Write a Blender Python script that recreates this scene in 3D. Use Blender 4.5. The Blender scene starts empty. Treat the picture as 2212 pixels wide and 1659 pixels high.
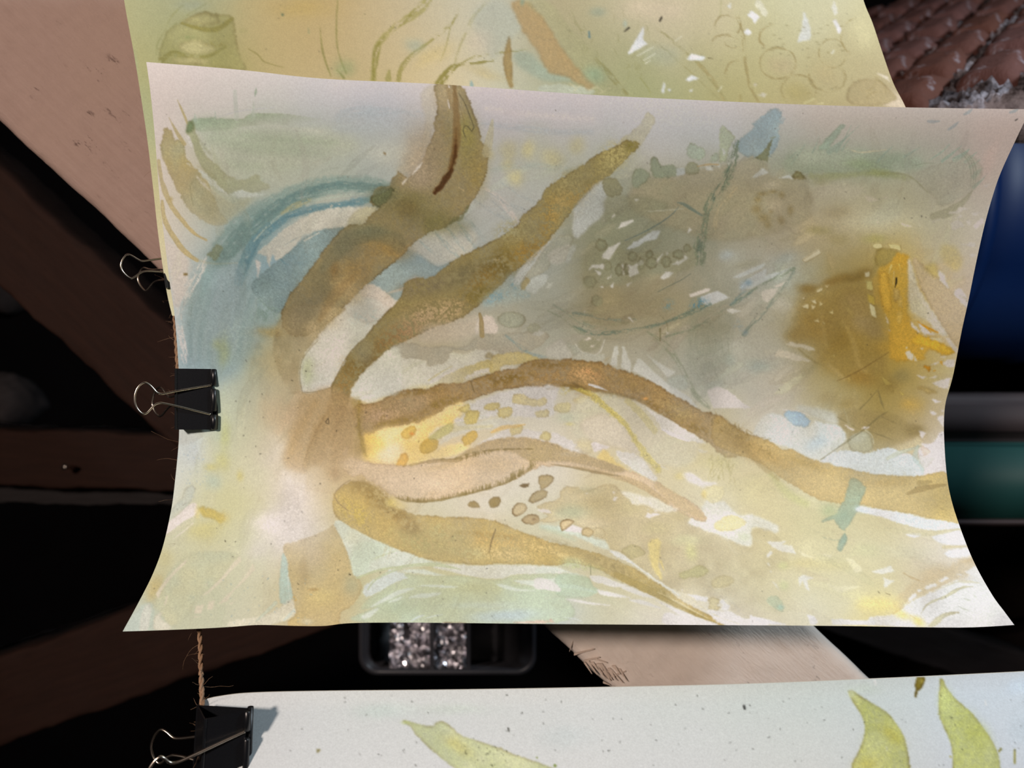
import bpy, bmesh, math, random
import numpy as np
from mathutils import Vector, Matrix

# ---------------------------------------------------------------- camera, world, lamps, exposure
scene = bpy.context.scene
COL = scene.collection
R90 = Matrix(((0, 1, 0), (0, 0, -1), (-1, 0, 0))).to_4x4()      # phone held on its side: photo left = up
cam_data = bpy.data.cameras.new('camera')
cam_data.sensor_width = 36.0
cam_data.lens = 1671.0 / 2212.0 * 36.0
cam_data.clip_start = 0.01
cam_data.dof.use_dof = True
cam_data.dof.focus_distance = 0.565
cam_data.dof.aperture_fstop = 5.2
cam = bpy.data.objects.new('camera', cam_data)
cam.matrix_world = Matrix.Translation((0.0, 0.0, 1.7)) @ R90
COL.objects.link(cam)
scene.camera = cam

world = bpy.data.worlds.new('attic_dim_air')
scene.world = world
world.use_nodes = True
bg = world.node_tree.nodes['Background']
bg.inputs[0].default_value = (0.55, 0.42, 0.40, 1)
bg.inputs[1].default_value = 0.045

def lamp(name, loc, target, energy, size, color):
    d = bpy.data.lights.new(name, 'AREA')
    d.shape = 'DISK'; d.size = size; d.energy = energy; d.color = color
    o = bpy.data.objects.new(name, d)
    o.location = loc
    o.rotation_euler = (Vector(target) - Vector(loc)).to_track_quat('-Z', 'Y').to_euler()
    COL.objects.link(o)
    return o
lamp('ceiling_lamp', (0.52, -1.15, 2.50), (0.0, 0.57, 1.66), 30.5, 0.20, (1.0, 0.825, 0.725))
fitted_lamp_data = bpy.data.lights.new('fitted_lamp', 'POINT')                 # unseen point lamp, placed by fitting the brightness of the sheets
fitted_lamp_data.energy = 30.0; fitted_lamp_data.color = (0.76, 0.89, 1.0); fitted_lamp_data.shadow_soft_size = 0.05
fitted_lamp_obj = bpy.data.objects.new('fitted_lamp', fitted_lamp_data)
fitted_lamp_obj.location = (0.602, 0.35, 0.762)
COL.objects.link(fitted_lamp_obj)

scene.view_settings.view_transform = 'Standard'
scene.view_settings.look = 'None'
scene.view_settings.exposure = 0.0
scene.view_settings.gamma = 1.0
scene.view_settings.use_curve_mapping = False
random.seed(5)

# ---------------------------------------------------------------- watercolour painter (numpy, procedural)
def _vnoise(rng, h, w, cell):
    gh, gw = int(h / cell) + 3, int(w / cell) + 3
    g = rng.random((gh, gw)).astype(np.float32) * 2 - 1
    y = np.arange(h, dtype=np.float32) / cell
    x = np.arange(w, dtype=np.float32) / cell
    yi, xi = y.astype(int), x.astype(int)
    fy, fx = y - yi, x - xi
    fy = (fy * fy * (3 - 2 * fy))[:, None]
    fx = (fx * fx * (3 - 2 * fx))[None, :]
    a = g[yi][:, xi]; b = g[yi][:, xi + 1]; c = g[yi + 1][:, xi]; d = g[yi + 1][:, xi + 1]
    return (a * (1 - fx) + b * fx) * (1 - fy) + (c * (1 - fx) + d * fx) * fy

def _box(a, r):
    if r < 1:
        return a
    for ax in (0, 1):
        p = np.pad(a, [(r + 1, r) if i == ax else (0, 0) for i in (0, 1)], mode='edge')
        s = np.cumsum(p, axis=ax, dtype=np.float64)
        n = 2 * r + 1
        a = ((s[n:] - s[:-n]) if ax == 0 else (s[:, n:] - s[:, :-n])).astype(np.float32) / n
    return a

def _blur(a, r):
    if r <= 0.3:
        return a
    if r < 1.2:
        k = min(r, 1.0) * 0.25
        p = np.pad(a, 1, mode='edge')
        a = p[1:-1] * (1 - 2 * k) + k * (p[:-2] + p[2:])
        return a[:, 1:-1] * (1 - 2 * k) + k * (a[:, :-2] + a[:, 2:])
    return _box(_box(a, int(round(r * 0.75))), max(1, int(r * 0.75)))

def _spline(pts, closed, step=4.0):
    P = np.array(pts, dtype=np.float64)
    n = len(P)
    if n < 3:
        m = max(2, int(np.hypot(*(P[-1][:2] - P[0][:2])) / step) + 1)
        t = np.linspace(0, 1, m)[:, None]
        return P[0] * (1 - t) + P[-1] * t
    out = []
    for i in range(n if closed else n - 1):
        if closed:
            p0, p1, p2, p3 = P[i - 1], P[i], P[(i + 1) % n], P[(i + 2) % n]
        else:
            p0, p1, p2, p3 = P[max(i - 1, 0)], P[i], P[i + 1], P[min(i + 2, n - 1)]
        m = max(1, min(40, int(np.hypot(*(p2 - p1)[:2]) / step)))
        t = (np.arange(m) / m)[:, None]
        out.append(0.5 * (2 * p1 + (p2 - p0) * t + (2 * p0 - 5 * p1 + 4 * p2 - p3) * t * t
                          + (3 * p1 - p0 - 3 * p2 + p3) * t ** 3))
    if not closed:
        out.append(P[-1:])
    return np.concatenate(out)

class Canvas:
    """A sheet's paint layer; positions are given on the sheet's own chart (x0..x1, y0..y1)."""
    def __init__(s, x0, y0, x1, y1, S=0.6, seed=1):
        s.x0, s.y0, s.S = x0, y0, S
        s.W, s.H = int((x1 - x0) * S), int((y1 - y0) * S)
        rng = s.rng = np.random.default_rng(seed)
        h, w = s.H, s.W
        s.C = np.zeros((h, w, 3), np.float32)
        s.n1 = rng.standard_normal((h, w)).astype(np.float32) * 0.6
        s.n2 = _vnoise(rng, h, w, 2.0); s.n4 = _vnoise(rng, h, w, 4.5); s.n10 = _vnoise(rng, h, w, 11)
        s.n10b = _vnoise(rng, h, w, 9); s.n4b = _vnoise(rng, h, w, 4)
        s.n30 = _vnoise(rng, h, w, 32); s.n80 = _vnoise(rng, h, w, 85)
        s.o = (0.0, 0.0, 1.0)

    def t(s, ox=0, oy=0, k=500 / 2212):
        s.o = (ox, oy, k)

    def px(s, pts):
        ox, oy, k = s.o
        P = np.array(pts, dtype=np.float64)[:, :2]
        return (P * k + (ox, oy) - (s.x0, s.y0)) * s.S

    def under(s, pts, sigma=50):
        h, w = s.H // 6 + 2, s.W // 6 + 2
        yy, xx = np.mgrid[0:h, 0:w].astype(np.float32) * 6
        num = np.zeros((h, w, 3), np.float32); den = np.zeros((h, w), np.float32) + 1e-12
        for x, y, c in pts:
            cx, cy = (x - s.x0) * s.S, (y - s.y0) * s.S
            d2 = ((xx - cx) ** 2 + (yy - cy) ** 2) / (sigma * s.S) ** 2
            wt = np.exp(-0.5 * d2) + 1e-4 / (1 + d2 * d2)
            num += wt[..., None] * np.array(c, np.float32); den += wt
        g = num / den[..., None]
        y = np.arange(s.H) / 6 + 0; x = np.arange(s.W) / 6
        wob = 1.6
        Y = np.clip(y[:, None] + s.n30 * wob + s.n10 * 0.4, 0, h - 1.01); X = np.clip(x[None, :] + s.n80 * wob + s.n10b * 0.4, 0, w - 1.01)
        yi, xi = Y.astype(int), X.astype(int); fy, fx = (Y - yi)[..., None], (X - xi)[..., None]
        s.C = ((g[yi, xi] * (1 - fx) + g[yi, xi + 1] * fx) * (1 - fy)
               + (g[yi + 1, xi] * (1 - fx) + g[yi + 1, xi + 1] * fx) * fy).astype(np.float32)

    def _bb(s, P, pad):
        x0, y0 = np.floor(P.min(0) - pad).astype(int); x1, y1 = np.ceil(P.max(0) + pad).astype(int)
        x0, y0 = max(x0, 0), max(y0, 0); x1, y1 = min(x1 + 1, s.W), min(y1 + 1, s.H)
        return (x0, y0, x1, y1) if x1 - x0 > 1 and y1 - y0 > 1 else None

    def _put(s, bb, m, col, a, edge, ew, gran, mul, mott):
        x0, y0, x1, y1 = bb
        sl = (slice(y0, y1), slice(x0, x1))
        c = np.array(col, np.float32)
        if c.ndim == 2:                                   # two pigments flowing into each other
            f = np.clip(0.5 + 0.9 * s.n30[sl] + 0.35 * s.n10[sl], 0, 1)[..., None]
            c = c[0] * (1 - f) + c[1] * f
        g = 1 + gran * (0.45 * s.n2[sl] + 0.5 * s.n1[sl]) * 0.20 + mott * s.n30[sl] * 0.08
        al = np.clip(m * a * (1 + gran * (0.14 * s.n4[sl] + 0.16 * s.n2[sl]) + mott * 0.16 * s.n30[sl]), 0, 1)[..., None]
        D = s.C[sl]
        if mul:
            D *= 1 - al * (1 - c / 235.0)
        else:
            D[...] = D * (1 - al) + np.clip(c * g[..., None], 0, 255) * al
        if edge > 0:
            e = np.clip(m * (1 - _blur(m, ew * s.S)) * 2.2, 0, 1) * edge * np.clip(1 + 0.8 * s.n10[sl], 0.1, 1.8)
            D *= 1 - e[..., None] * np.array((0.85, 1.0, 1.25), np.float32) * 0.5

    def w(s, col, pts, a=0.8, soft=1.0, rag=2.0, edge=0.25, ew=4.0, gran=0.35, mul=0, mott=1.0, grad=None, sm=1):
        """a wash: closed shape with ragged edge, pigment rim and granulation"""
        P = s.px(pts)
        if sm:
            P = _spline(P, True)
        pad = (rag + soft * 2.2 + ew) * s.S + 3
        bb = s._bb(P, pad)
        if bb is None:
            return
        x0, y0, x1, y1 = bb
        m = np.zeros((y1 - y0, x1 - x0), bool)
        Q = np.roll(P, -1, 0)
        xs = np.arange(x0, x1)
        for (ax, ay), (bx, by) in zip(P, Q):
            if ay == by:
                continue
            lo, hi = (ay, by) if ay < by else (by, ay)
            r0, r1 = max(int(np.ceil(lo - 0.5)), y0), min(int(np.ceil(hi - 0.5)), y1)
            if r1 <= r0:
                continue
            ys = np.arange(r0, r1) + 0.5
            xi = ax + (ys - ay) * (bx - ax) / (by - ay)
            m[r0 - y0:r1 - y0] ^= (xs[None, :] + 0.5 > xi[:, None])
        m = m.astype(np.float32)
        sl = (slice(y0, y1), slice(x0, x1))
        if rag > 0:
            r = rag * s.S
            yy = np.clip((np.arange(y1 - y0)[:, None] + r * (0.55 * s.n10[sl] + 0.75 * s.n4[sl] + 0.45 * s.n2[sl])).round().astype(int), 0, y1 - y0 - 1)
            xx = np.clip((np.arange(x1 - x0)[None, :] + r * (0.55 * s.n10b[sl] + 0.75 * s.n4b[sl] + 0.45 * s.n1[sl])).round().astype(int), 0, x1 - x0 - 1)
            m = m[yy, xx]
        m = _blur(m, max(0.9, soft * s.S))
        if grad:
            g0, g1 = s.px(grad)
            d = g1 - g0; L = (d * d).sum()
            gx = (np.arange(x0, x1)[None, :] - g0[0]) * d[0] + (np.arange(y0, y1)[:, None] - g0[1]) * d[1]
            m = m * np.clip(1 - gx / L, 0, 1)
        s._put(bb, m, col, a, edge, ew, gran, mul, mott)

    def l(s, col, pts, wd, a=0.8, soft=0.6, rag=0.8, edge=0.0, ew=3.0, gran=0.3, dry=0.0, mul=0, mott=0.6, sm=1):
        """a brush line of varying width; dry>0 gives broken bristle streaks"""
        n = len(pts)
        ox, oy, k = s.o
        if np.isscalar(wd):
            wd = [wd] * n
        wv = np.interp(np.linspace(0, 1, n), np.linspace(0, 1, len(wd)), wd) * k * s.S * 0.5
        P = np.concatenate([s.px(pts), wv[:, None]], 1)
        P = _spline(P, False, 3.0)
        R = np.maximum(P[:, 2], 0.35)
        pad = R.max() + (soft * 2 + rag) * s.S + 3
        bb = s._bb(P[:, :2], pad)
        if bb is None:
            return
        x0, y0, x1, y1 = bb
        d = np.full((y1 - y0, x1 - x0), 1e3, np.float32)
        U = np.zeros_like(d); T = np.zeros_like(d)
        acc = 0.0
        for i in range(len(P) - 1):
            ax, ay = P[i, :2]; bx, by = P[i + 1, :2]
            r = max(R[i], R[i + 1]) + soft * s.S * 2 + rag * s.S + 2.5
            i0, i1 = max(int(min(ax, bx) - r), x0), min(int(max(ax, bx) + r) + 2, x1)
            j0, j1 = max(int(min(ay, by) - r), y0), min(int(max(ay, by) + r) + 2, y1)
            L = np.hypot(bx - ax, by - ay)
            if i1 <= i0 or j1 <= j0 or L < 1e-6:
                acc += L
                continue
            X = np.arange(i0, i1)[None, :] - ax; Y = np.arange(j0, j1)[:, None] - ay
            ux, uy = (bx - ax) / L, (by - ay) / L
            tt = np.clip((X * ux + Y * uy) / L, 0, 1)
            dd = np.hypot(X - tt * L * ux, Y - tt * L * uy) - (R[i] * (1 - tt) + R[i + 1] * tt)
            v = d[j0 - y0:j1 - y0, i0 - x0:i1 - x0]
            b = dd < v
            v[b] = dd[b]
            U[j0 - y0:j1 - y0, i0 - x0:i1 - x0][b] = (Y * ux - X * uy)[b]
            T[j0 - y0:j1 - y0, i0 - x0:i1 - x0][b] = (acc + tt * L)[b]
            acc += L
        sl = (slice(y0, y1), slice(x0, x1))
        d = d + rag * s.S * (s.n4[sl] + 0.5 * s.n10[sl])
        sf = max(0.7, soft * s.S)
        m = np.clip(0.5 - d / (2 * sf), 0, 1)
        m = m * m * (3 - 2 * m)
        if dry > 0:
            uu = (U * 1.3 + 500).astype(int) % s.H; t2 = (T * 0.16 + 40).astype(int) % s.W
            st = s.n2[uu, t2] * 0.9 + s.n4[sl] * 0.5 + s.n1[sl] * 0.25
            m = m * np.clip(0.5 + (st - (dry * 2 - 1) * 0.8) * 2.2, 0, 1)
        s._put(bb, m.astype(np.float32), col, a, edge, ew, gran, mul, mott)

    def g(s, col, x, y, rx, ry=None, a=0.6, rot=0, gran=0.4, mul=0, mott=1.2, speck=0.0):
        """a soft bloom (wet-in-wet)"""
        ry = ry or rx
        ox, oy, k = s.o
        (cx, cy), = s.px([(x, y)])
        rx, ry = rx * k * s.S, ry * k * s.S
        r = max(rx, ry) * 1.6
        bb = s._bb(np.array([[cx - r, cy - r], [cx + r, cy + r]]), 0)
        if bb is None:
            return
        x0, y0, x1, y1 = bb
        sl = (slice(y0, y1), slice(x0, x1))
        X = np.arange(x0, x1)[None, :] - cx + s.n30[sl] * rx * 0.25 + s.n10[sl] * rx * 0.10
        Y = np.arange(y0, y1)[:, None] - cy + s.n30[sl] * ry * 0.25 + s.n10b[sl] * ry * 0.10
        ca, sa = math.cos(math.radians(rot)), math.sin(math.radians(rot))
        u, v = (X * ca + Y * sa) / rx, (-X * sa + Y * ca) / ry
        m = np.exp(-1.3 * (u * u + v * v) ** 1.25)
        if speck > 0:
            m = m * np.clip(0.5 + (s.n2[sl] * 0.8 + s.n4[sl] * 0.6 + s.n1[sl] * 0.3) * 2 - speck + 0.5, 0, 1)
        s._put(bb, m.astype(np.float32), col, a, 0, 3, gran, mul, mott)

    def strokes(s, n, box, angle, ln=(50, 150), wd=(5, 18), a=(.08, .22), amp=.09, dry=.3):
        """faint overlapping brush marks that follow angle(x, y), tinted from the paint already there"""
        s.t(0, 0, 1)
        for _ in range(n):
            x, y = s.rng.uniform(box[0], box[2]), s.rng.uniform(box[1], box[3])
            th = math.radians(angle(x, y) + s.rng.normal(0, 9)); L = s.rng.uniform(*ln); bend = s.rng.normal(0, .10)
            i, j = int((y - s.y0) * s.S), int((x - s.x0) * s.S)
            if not (0 <= i < s.H and 0 <= j < s.W):
                continue
            k = 1 + s.rng.normal(0, amp)
            col = np.clip(s.C[i, j] * k * (1 + s.rng.normal(0, .018, 3)) + (4 if k > 1 else 0), 20, 236)
            c, q = math.cos(th), math.sin(th)
            p = [(x - c * L / 2, y - q * L / 2), (x - q * L * bend, y + c * L * bend), (x + c * L / 2, y + q * L / 2)]
            w = s.rng.uniform(*wd)
            s.l(tuple(col), p, [w * .3, w, w * .4], a=s.rng.uniform(*a), soft=s.rng.uniform(.8, 4), rag=1.2, gran=.4, dry=dry * s.rng.uniform(0, 1.4), edge=.05)

    def marks(s, n, box, angle, ln=(40, 120), wd=(8, 26), a=(.15, .4), amp=.08, edge=.18):
        """translucent flat brush marks with crisp dried rims"""
        s.t(0, 0, 1)
        for _ in range(n):
            x, y = s.rng.uniform(box[0], box[2]), s.rng.uniform(box[1], box[3])
            th = math.radians(angle(x, y) + s.rng.normal(0, 12)); L = s.rng.uniform(*ln) / 2; w = s.rng.uniform(*wd) / 2
            i, j = int((y - s.y0) * s.S), int((x - s.x0) * s.S)
            if not (0 <= i < s.H and 0 <= j < s.W):
                continue
            k = 1 + s.rng.normal(0, amp)
            col = np.clip(s.C[i, j] * k * (1 + s.rng.normal(0, .015, 3)), 20, 232)
            c, q = math.cos(th), math.sin(th)
            P = [(x + c * u * L - q * v * w, y + q * u * L + c * v * w) for u, v in ((-1, s.rng.uniform(-.5, .5)), (-.5, 1), (.3, s.rng.uniform(.6, 1.1)), (1, s.rng.uniform(.2, .9)), (.9, s.rng.uniform(-.9, -.2)), (.1, -1), (-.7, s.rng.uniform(-1, -.5)))]
            s.w(tuple(col), P, a=s.rng.uniform(*a), soft=s.rng.uniform(.6, 1.6), rag=1.5, edge=edge, ew=2.5, gran=.3)

    def specks(s, n, x0, y0, x1, y1, col=(45, 42, 35), r=(0.8, 2.0), a=0.8):
        s.t(0, 0, 1)
        for _ in range(n):
            x, y = s.rng.uniform(x0, x1), s.rng.uniform(y0, y1)
            q = s.rng.uniform(*r); an = s.rng.uniform(0, 6.28); ln = q * s.rng.uniform(0.2, 1.6)
            s.l(col, [(x, y), (x + ln * math.cos(an), y + ln * math.sin(an))], q, a=a * s.rng.uniform(0.5, 1), rag=0.3, gran=0)

    def finish(s, white, paper=0.86):
        """reflectance of the painted sheet: seen colour relative to the seen colour of bare paper nearby"""
        h, w = 12, 16
        pts = np.array([(x, y) for x, y, c in white], np.float32); cs = np.array([c for x, y, c in white], np.float32)
        gx, gy = np.meshgrid(np.linspace(s.x0, s.x0 + s.W / s.S, w), np.linspace(s.y0, s.y0 + s.H / s.S, h))
        d2 = ((gx[..., None] - pts[:, 0]) ** 2 + (gy[..., None] - pts[:, 1]) ** 2) / 260.0 ** 2
        wt = np.exp(-0.5 * d2) + 1e-4 / (1 + d2)
        G = (wt @ cs) / wt.sum(-1, keepdims=True)
        Y = np.linspace(0, h - 1.001, s.H); X = np.linspace(0, w - 1.001, s.W)
        yi, xi = Y.astype(int), X.astype(int); fy, fx = (Y - yi)[:, None, None], (X - xi)[None, :, None]
        Wf = (G[yi][:, xi] * (1 - fx) + G[yi][:, xi + 1] * fx) * (1 - fy) + (G[yi + 1][:, xi] * (1 - fx) + G[yi + 1][:, xi + 1] * fx) * fy
        lin = lambda c: np.where(c <= 0.04045, c / 12.92, ((c + 0.055) / 1.055) ** 2.4)
        C = s.C * (1 + 0.012 * s.n1[..., None] + 0.012 * s.n2[..., None])
        R = lin(np.clip(C, 0, 255) / 255) / lin(Wf / 255) * paper
        return np.clip(R, 0.002, 0.93).astype(np.float32)

F_PX, CX, CY = 1671.0, 1106.0, 829.5
CAM = (0.0, 0.0, 1.7)
def at(px, py, d):
    """world point seen at photo position (px, py), d metres in front of the camera"""
    return np.stack([(CY - np.asarray(py, float)) / F_PX * d, np.asarray(d, float) + 0 * np.asarray(px, float),
                     CAM[2] - (np.asarray(px, float) - CX) / F_PX * d], -1)
def _poly(pts, n):
    P = _spline(pts, False, 6.0)
    s = np.r_[0, np.cumsum(np.hypot(*np.diff(P[:, :2], axis=0).T))]
    q = np.linspace(0, s[-1], n)
    return np.stack([np.interp(q, s, P[:, 0]), np.interp(q, s, P[:, 1])], -1)
def sheet_grid(top, bottom, left, right, nu, nv, width=0.6, depth=None):
    T, B, L, R = _poly(top, nu), _poly(bottom, nu), _poly(left, nv), _poly(right, nv)
    u = np.linspace(0, 1, nu)[None, :, None]; v = np.linspace(0, 1, nv)[:, None, None]
    P = ((1 - v) * T[None] + v * B[None] + (1 - u) * L[:, None] + u * R[:, None]
         - ((1 - u) * (1 - v) * T[0] + u * (1 - v) * T[-1] + (1 - u) * v * B[0] + u * v * B[-1]))
    d = width * F_PX / (P[:, -1, 0] - P[:, 0, 0]) if depth is None else depth(np.linspace(0, 1, nv))
    k = max(3, nv // 14); d = np.convolve(np.pad(d, k, mode='edge'), np.ones(2 * k + 1) / (2 * k + 1), 'valid')
    return P, at(P[..., 0], P[..., 1], d[:, None])
KELP = dict(top=[(316,134),(430,143),(540,153),(700,170),(950,182),(1250,203),(1480,215),(1740,226),(1960,232),(2226,236)],
            bottom=[(265,1364),(330,1362),(430,1358),(500,1354),(560,1350),(640,1352),(700,1352),(760,1346),(900,1345),(1200,1348),(1500,1350),(1800,1352),(2000,1355),(2100,1355),(2191,1350)],
            left=[(316,134),(325,200),(335,300),(345,430),(358,540),(368,620),(377,680),(385,780),(388,850),(387,930),(385,970),(378,1040),(370,1100),(352,1180),(330,1240),(300,1300),(265,1364)],
            right=[(2226,236),(2200,290),(2163,370),(2143,428),(2125,494),(2107,575),(2092,649),(2077,717),(2059,810),(2043,868),(2039,913),(2040,958),(2044,1015),(2052,1067),(2070,1128),(2102,1210),(2142,1283),(2171,1323),(2191,1350)])
UPPER = dict(top=[(252,-125),(900,-120),(1828,-120)], bottom=[(372,682),(1000,686),(2000,690)],
             left=[(252,-125),(268,0),(290,120),(303,200),(318,300),(330,400),(341,500),(352,580),(362,640),(372,682)],
             right=[(1828,-120),(1865,0),(1885,50),(1905,110),(1930,180),(1958,236),(1985,320),(2005,440),(2012,560),(2000,690)])
LOWER = dict(top=[(440,1512),(470,1505),(540,1497),(700,1493),(1000,1490),(1300,1485),(1600,1478),(1900,1466),(2212,1451),(2450,1438)],
             bottom=[(440,2100),(1400,2100),(2450,2100)], left=[(440,1512),(441,1545),(444,1600),(446,1750),(440,2100)], right=[(2450,1438),(2440,1700),(2450,2100)])

# ---------------------------------------------------------------- helpers
def tag(o, label=None, cat=None, group=None, kind=None):
    for k, v in (('label', label), ('category', cat), ('group', group), ('kind', kind)):
        if v:
            o[k] = v
    return o
def empty(name, loc):
    o = bpy.data.objects.new(name, None)
    o.empty_display_size = 0.02
    o.location = loc
    COL.objects.link(o)
    return o
def link(name, me, mat, parent=None, smooth=True):
    if mat is not None:
        me.materials.append(mat)
    if smooth:
        me.polygons.foreach_set('use_smooth', [True] * len(me.polygons))
    o = bpy.data.objects.new(name, me)
    COL.objects.link(o)
    if parent is not None:
        o.parent = parent
        o.matrix_parent_inverse = Matrix.Translation(-parent.location)
    return o
def from_bm(name, bm, mat, parent=None, smooth=True):
    me = bpy.data.meshes.new(name)
    bmesh.ops.recalc_face_normals(bm, faces=bm.faces)
    bm.to_mesh(me); bm.free()
    return link(name, me, mat, parent, smooth)
def tube(bm, pts, r, n=8, cap=True):
    """round bar along world points, radius r (number or list)"""
    P = [Vector(p) for p in pts]
    m = len(P)
    rr = [r] * m if not hasattr(r, '__len__') else r
    rings = []
    ref = None
    for i in range(m):
        t = (P[min(i + 1, m - 1)] - P[max(i - 1, 0)]).normalized()
        if ref is None:
            ref = t.orthogonal().normalized()
        ref = (ref - t * ref.dot(t)).normalized()
        b = t.cross(ref)
        rings.append([bm.verts.new(P[i] + (ref * math.cos(2 * math.pi * k / n) + b * math.sin(2 * math.pi * k / n)) * rr[i]) for k in range(n)])
    for a, c in zip(rings, rings[1:]):
        for k in range(n):
            bm.faces.new((a[k], a[(k + 1) % n], c[(k + 1) % n], c[k]))
    if cap:
        bm.faces.new(rings[0][::-1]); bm.faces.new(rings[-1])
def spl(pts, step):
    return [tuple(p) for p in _spline(pts, False, step)]
def hexa(bm, q0, q1):
    """solid between two quads (lists of four points)"""
    a = [bm.verts.new(p) for p in q0]; b = [bm.verts.new(p) for p in q1]
    bm.faces.new(a[::-1]); bm.faces.new(b)
    for k in range(4):
        bm.faces.new((a[k], a[(k + 1) % 4], b[(k + 1) % 4], b[k]))
def grid_solid(bm, c00, c10, c01, c11, back, nu, nv, fn=None):
    """slab: front face subdivided nu x nv and displaced by fn(u,v)->offset vector, closed towards `back` vector"""
    c00, c10, c01, c11, back = (Vector(v) for v in (c00, c10, c01, c11, back))
    V = []
    for j in range(nv + 1):
        row = []
        for i in range(nu + 1):
            u, v = i / nu, j / nv
            p = c00 * (1 - u) * (1 - v) + c10 * u * (1 - v) + c01 * (1 - u) * v + c11 * u * v
            if fn:
                p = p + fn(u, v)
            row.append(bm.verts.new(p))
        V.append(row)
    for j in range(nv):
        for i in range(nu):
            bm.faces.new((V[j][i], V[j][i + 1], V[j + 1][i + 1], V[j + 1][i]))
    loop = [V[0][i] for i in range(nu)] + [V[j][nu] for j in range(nv)] + [V[nv][i] for i in range(nu, 0, -1)] + [V[j][0] for j in range(nv, 0, -1)]
    bk = [bm.verts.new(v.co + back) for v in loop]
    n = len(loop)
    for k in range(n):
        bm.faces.new((loop[k], bk[k], bk[(k + 1) % n], loop[(k + 1) % n]))
    bm.faces.new(bk[::-1])

# ---------------------------------------------------------------- materials
def mat(name, base=(0.5, 0.5, 0.5), rough=0.6, metal=0.0, spec=0.5):
    m = bpy.data.materials.new(name)
    m.use_nodes = True
    b = m.node_tree.nodes['Principled BSDF']
    b.inputs['Base Color'].default_value = (*base, 1)
    b.inputs['Roughness'].default_value = rough
    b.inputs['Metallic'].default_value = metal
    b.inputs['Specular IOR Level'].default_value = spec
    return m, m.node_tree.nodes, m.node_tree.links, b
def ramp(N, stops):
    r = N.new('ShaderNodeValToRGB')
    e = r.color_ramp.elements
    while len(e) < len(stops):
        e.new(0.5)
    for q, (p, c) in zip(e, stops):
        q.position = p
        q.color = (*c, 1) if len(c) == 3 else c
    return r
def noise(N, L, scale, detail=5, rough=0.6, vec=None, dist=0.0):
    n = N.new('ShaderNodeTexNoise')
    n.inputs['Scale'].default_value = scale; n.inputs['Detail'].default_value = detail
    n.inputs['Roughness'].default_value = rough; n.inputs['Distortion'].default_value = dist
    if vec is not None:
        L.new(vec, n.inputs['Vector'])
    return n
def mapped(N, L, scale=(1, 1, 1), rot=(0, 0, 0), src='Object'):
    tc = N.new('ShaderNodeTexCoord'); mp = N.new('ShaderNodeMapping')
    mp.inputs['Scale'].default_value = scale; mp.inputs['Rotation'].default_value = rot
    L.new(tc.outputs[src], mp.inputs['Vector'])
    return mp.outputs['Vector']
def mix(N, L, fac, a, b, mode='MIX'):
    m = N.new('ShaderNodeMix'); m.data_type = 'RGBA'; m.blend_type = mode
    for s, v in ((m.inputs['Factor'], fac), (m.inputs['A'], a), (m.inputs['B'], b)):
        if hasattr(v, 'is_output'):
            L.new(v, s)
        elif hasattr(v, '__len__'):
            s.default_value = (*v, 1)
        else:
            s.default_value = v
    return m.outputs['Result']
def bump(N, L, b, h, strength, dist=0.001):
    n = N.new('ShaderNodeBump')
    n.inputs['Strength'].default_value = strength; n.inputs['Distance'].default_value = dist
    L.new(h, n.inputs['Height']); L.new(n.outputs['Normal'], b.inputs['Normal'])

M = {}
m, N, L, b = mat('painted_watercolour_paper', rough=0.82, spec=0.25)
ca = N.new('ShaderNodeVertexColor'); ca.layer_name = 'paint'
g1 = noise(N, L, 900, 3, 0.6, mapped(N, L)); r1 = ramp(N, [(0.25, (0.90, 0.90, 0.90)), (0.75, (1.07, 1.07, 1.07))]); L.new(g1.outputs['Fac'], r1.inputs[0])
L.new(mix(N, L, 1.0, ca.outputs['Color'], r1.outputs[0], 'MULTIPLY'), b.inputs['Base Color'])
bump(N, L, b, noise(N, L, 620, 4, 0.65, mapped(N, L)).outputs['Fac'], 0.12, 0.0006)
M['paper'] = m
m, N, L, b = mat('cream_paper_edge', (0.80, 0.74, 0.62), 0.85, spec=0.2); M['paper_edge'] = m
L.new(mix(N, L, noise(N, L, 60, 3).outputs['Fac'], (0.74, 0.68, 0.56), (0.86, 0.80, 0.68)), b.inputs['Base Color'])

m, N, L, b = mat('black_clip_enamel', (0.006, 0.007, 0.009), 0.28, spec=0.5); M['clip_black'] = m
rr = ramp(N, [(0.3, (0.22,) * 3), (0.8, (0.42,) * 3)]); L.new(noise(N, L, 160, 4).outputs['Fac'], rr.inputs[0]); L.new(rr.outputs[0], b.inputs['Roughness'])
m, N, L, b = mat('nickel_wire', (0.62, 0.56, 0.48), 0.26, 1.0); M['wire'] = m
L.new(mix(N, L, noise(N, L, 240, 3).outputs['Fac'], (0.56, 0.49, 0.41), (0.72, 0.66, 0.57)), b.inputs['Base Color'])

m, N, L, b = mat('jute_fibre', (0.36, 0.22, 0.13), 0.9, spec=0.15); M['jute'] = m
v = mapped(N, L, (1, 1, 1)); L.new(mix(N, L, noise(N, L, 700, 5, 0.7, v).outputs['Fac'], (0.20, 0.11, 0.06), (0.50, 0.33, 0.21)), b.inputs['Base Color'])
bump(N, L, b, noise(N, L, 1500, 3, 0.7, v).outputs['Fac'], 0.5, 0.0005)

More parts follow.
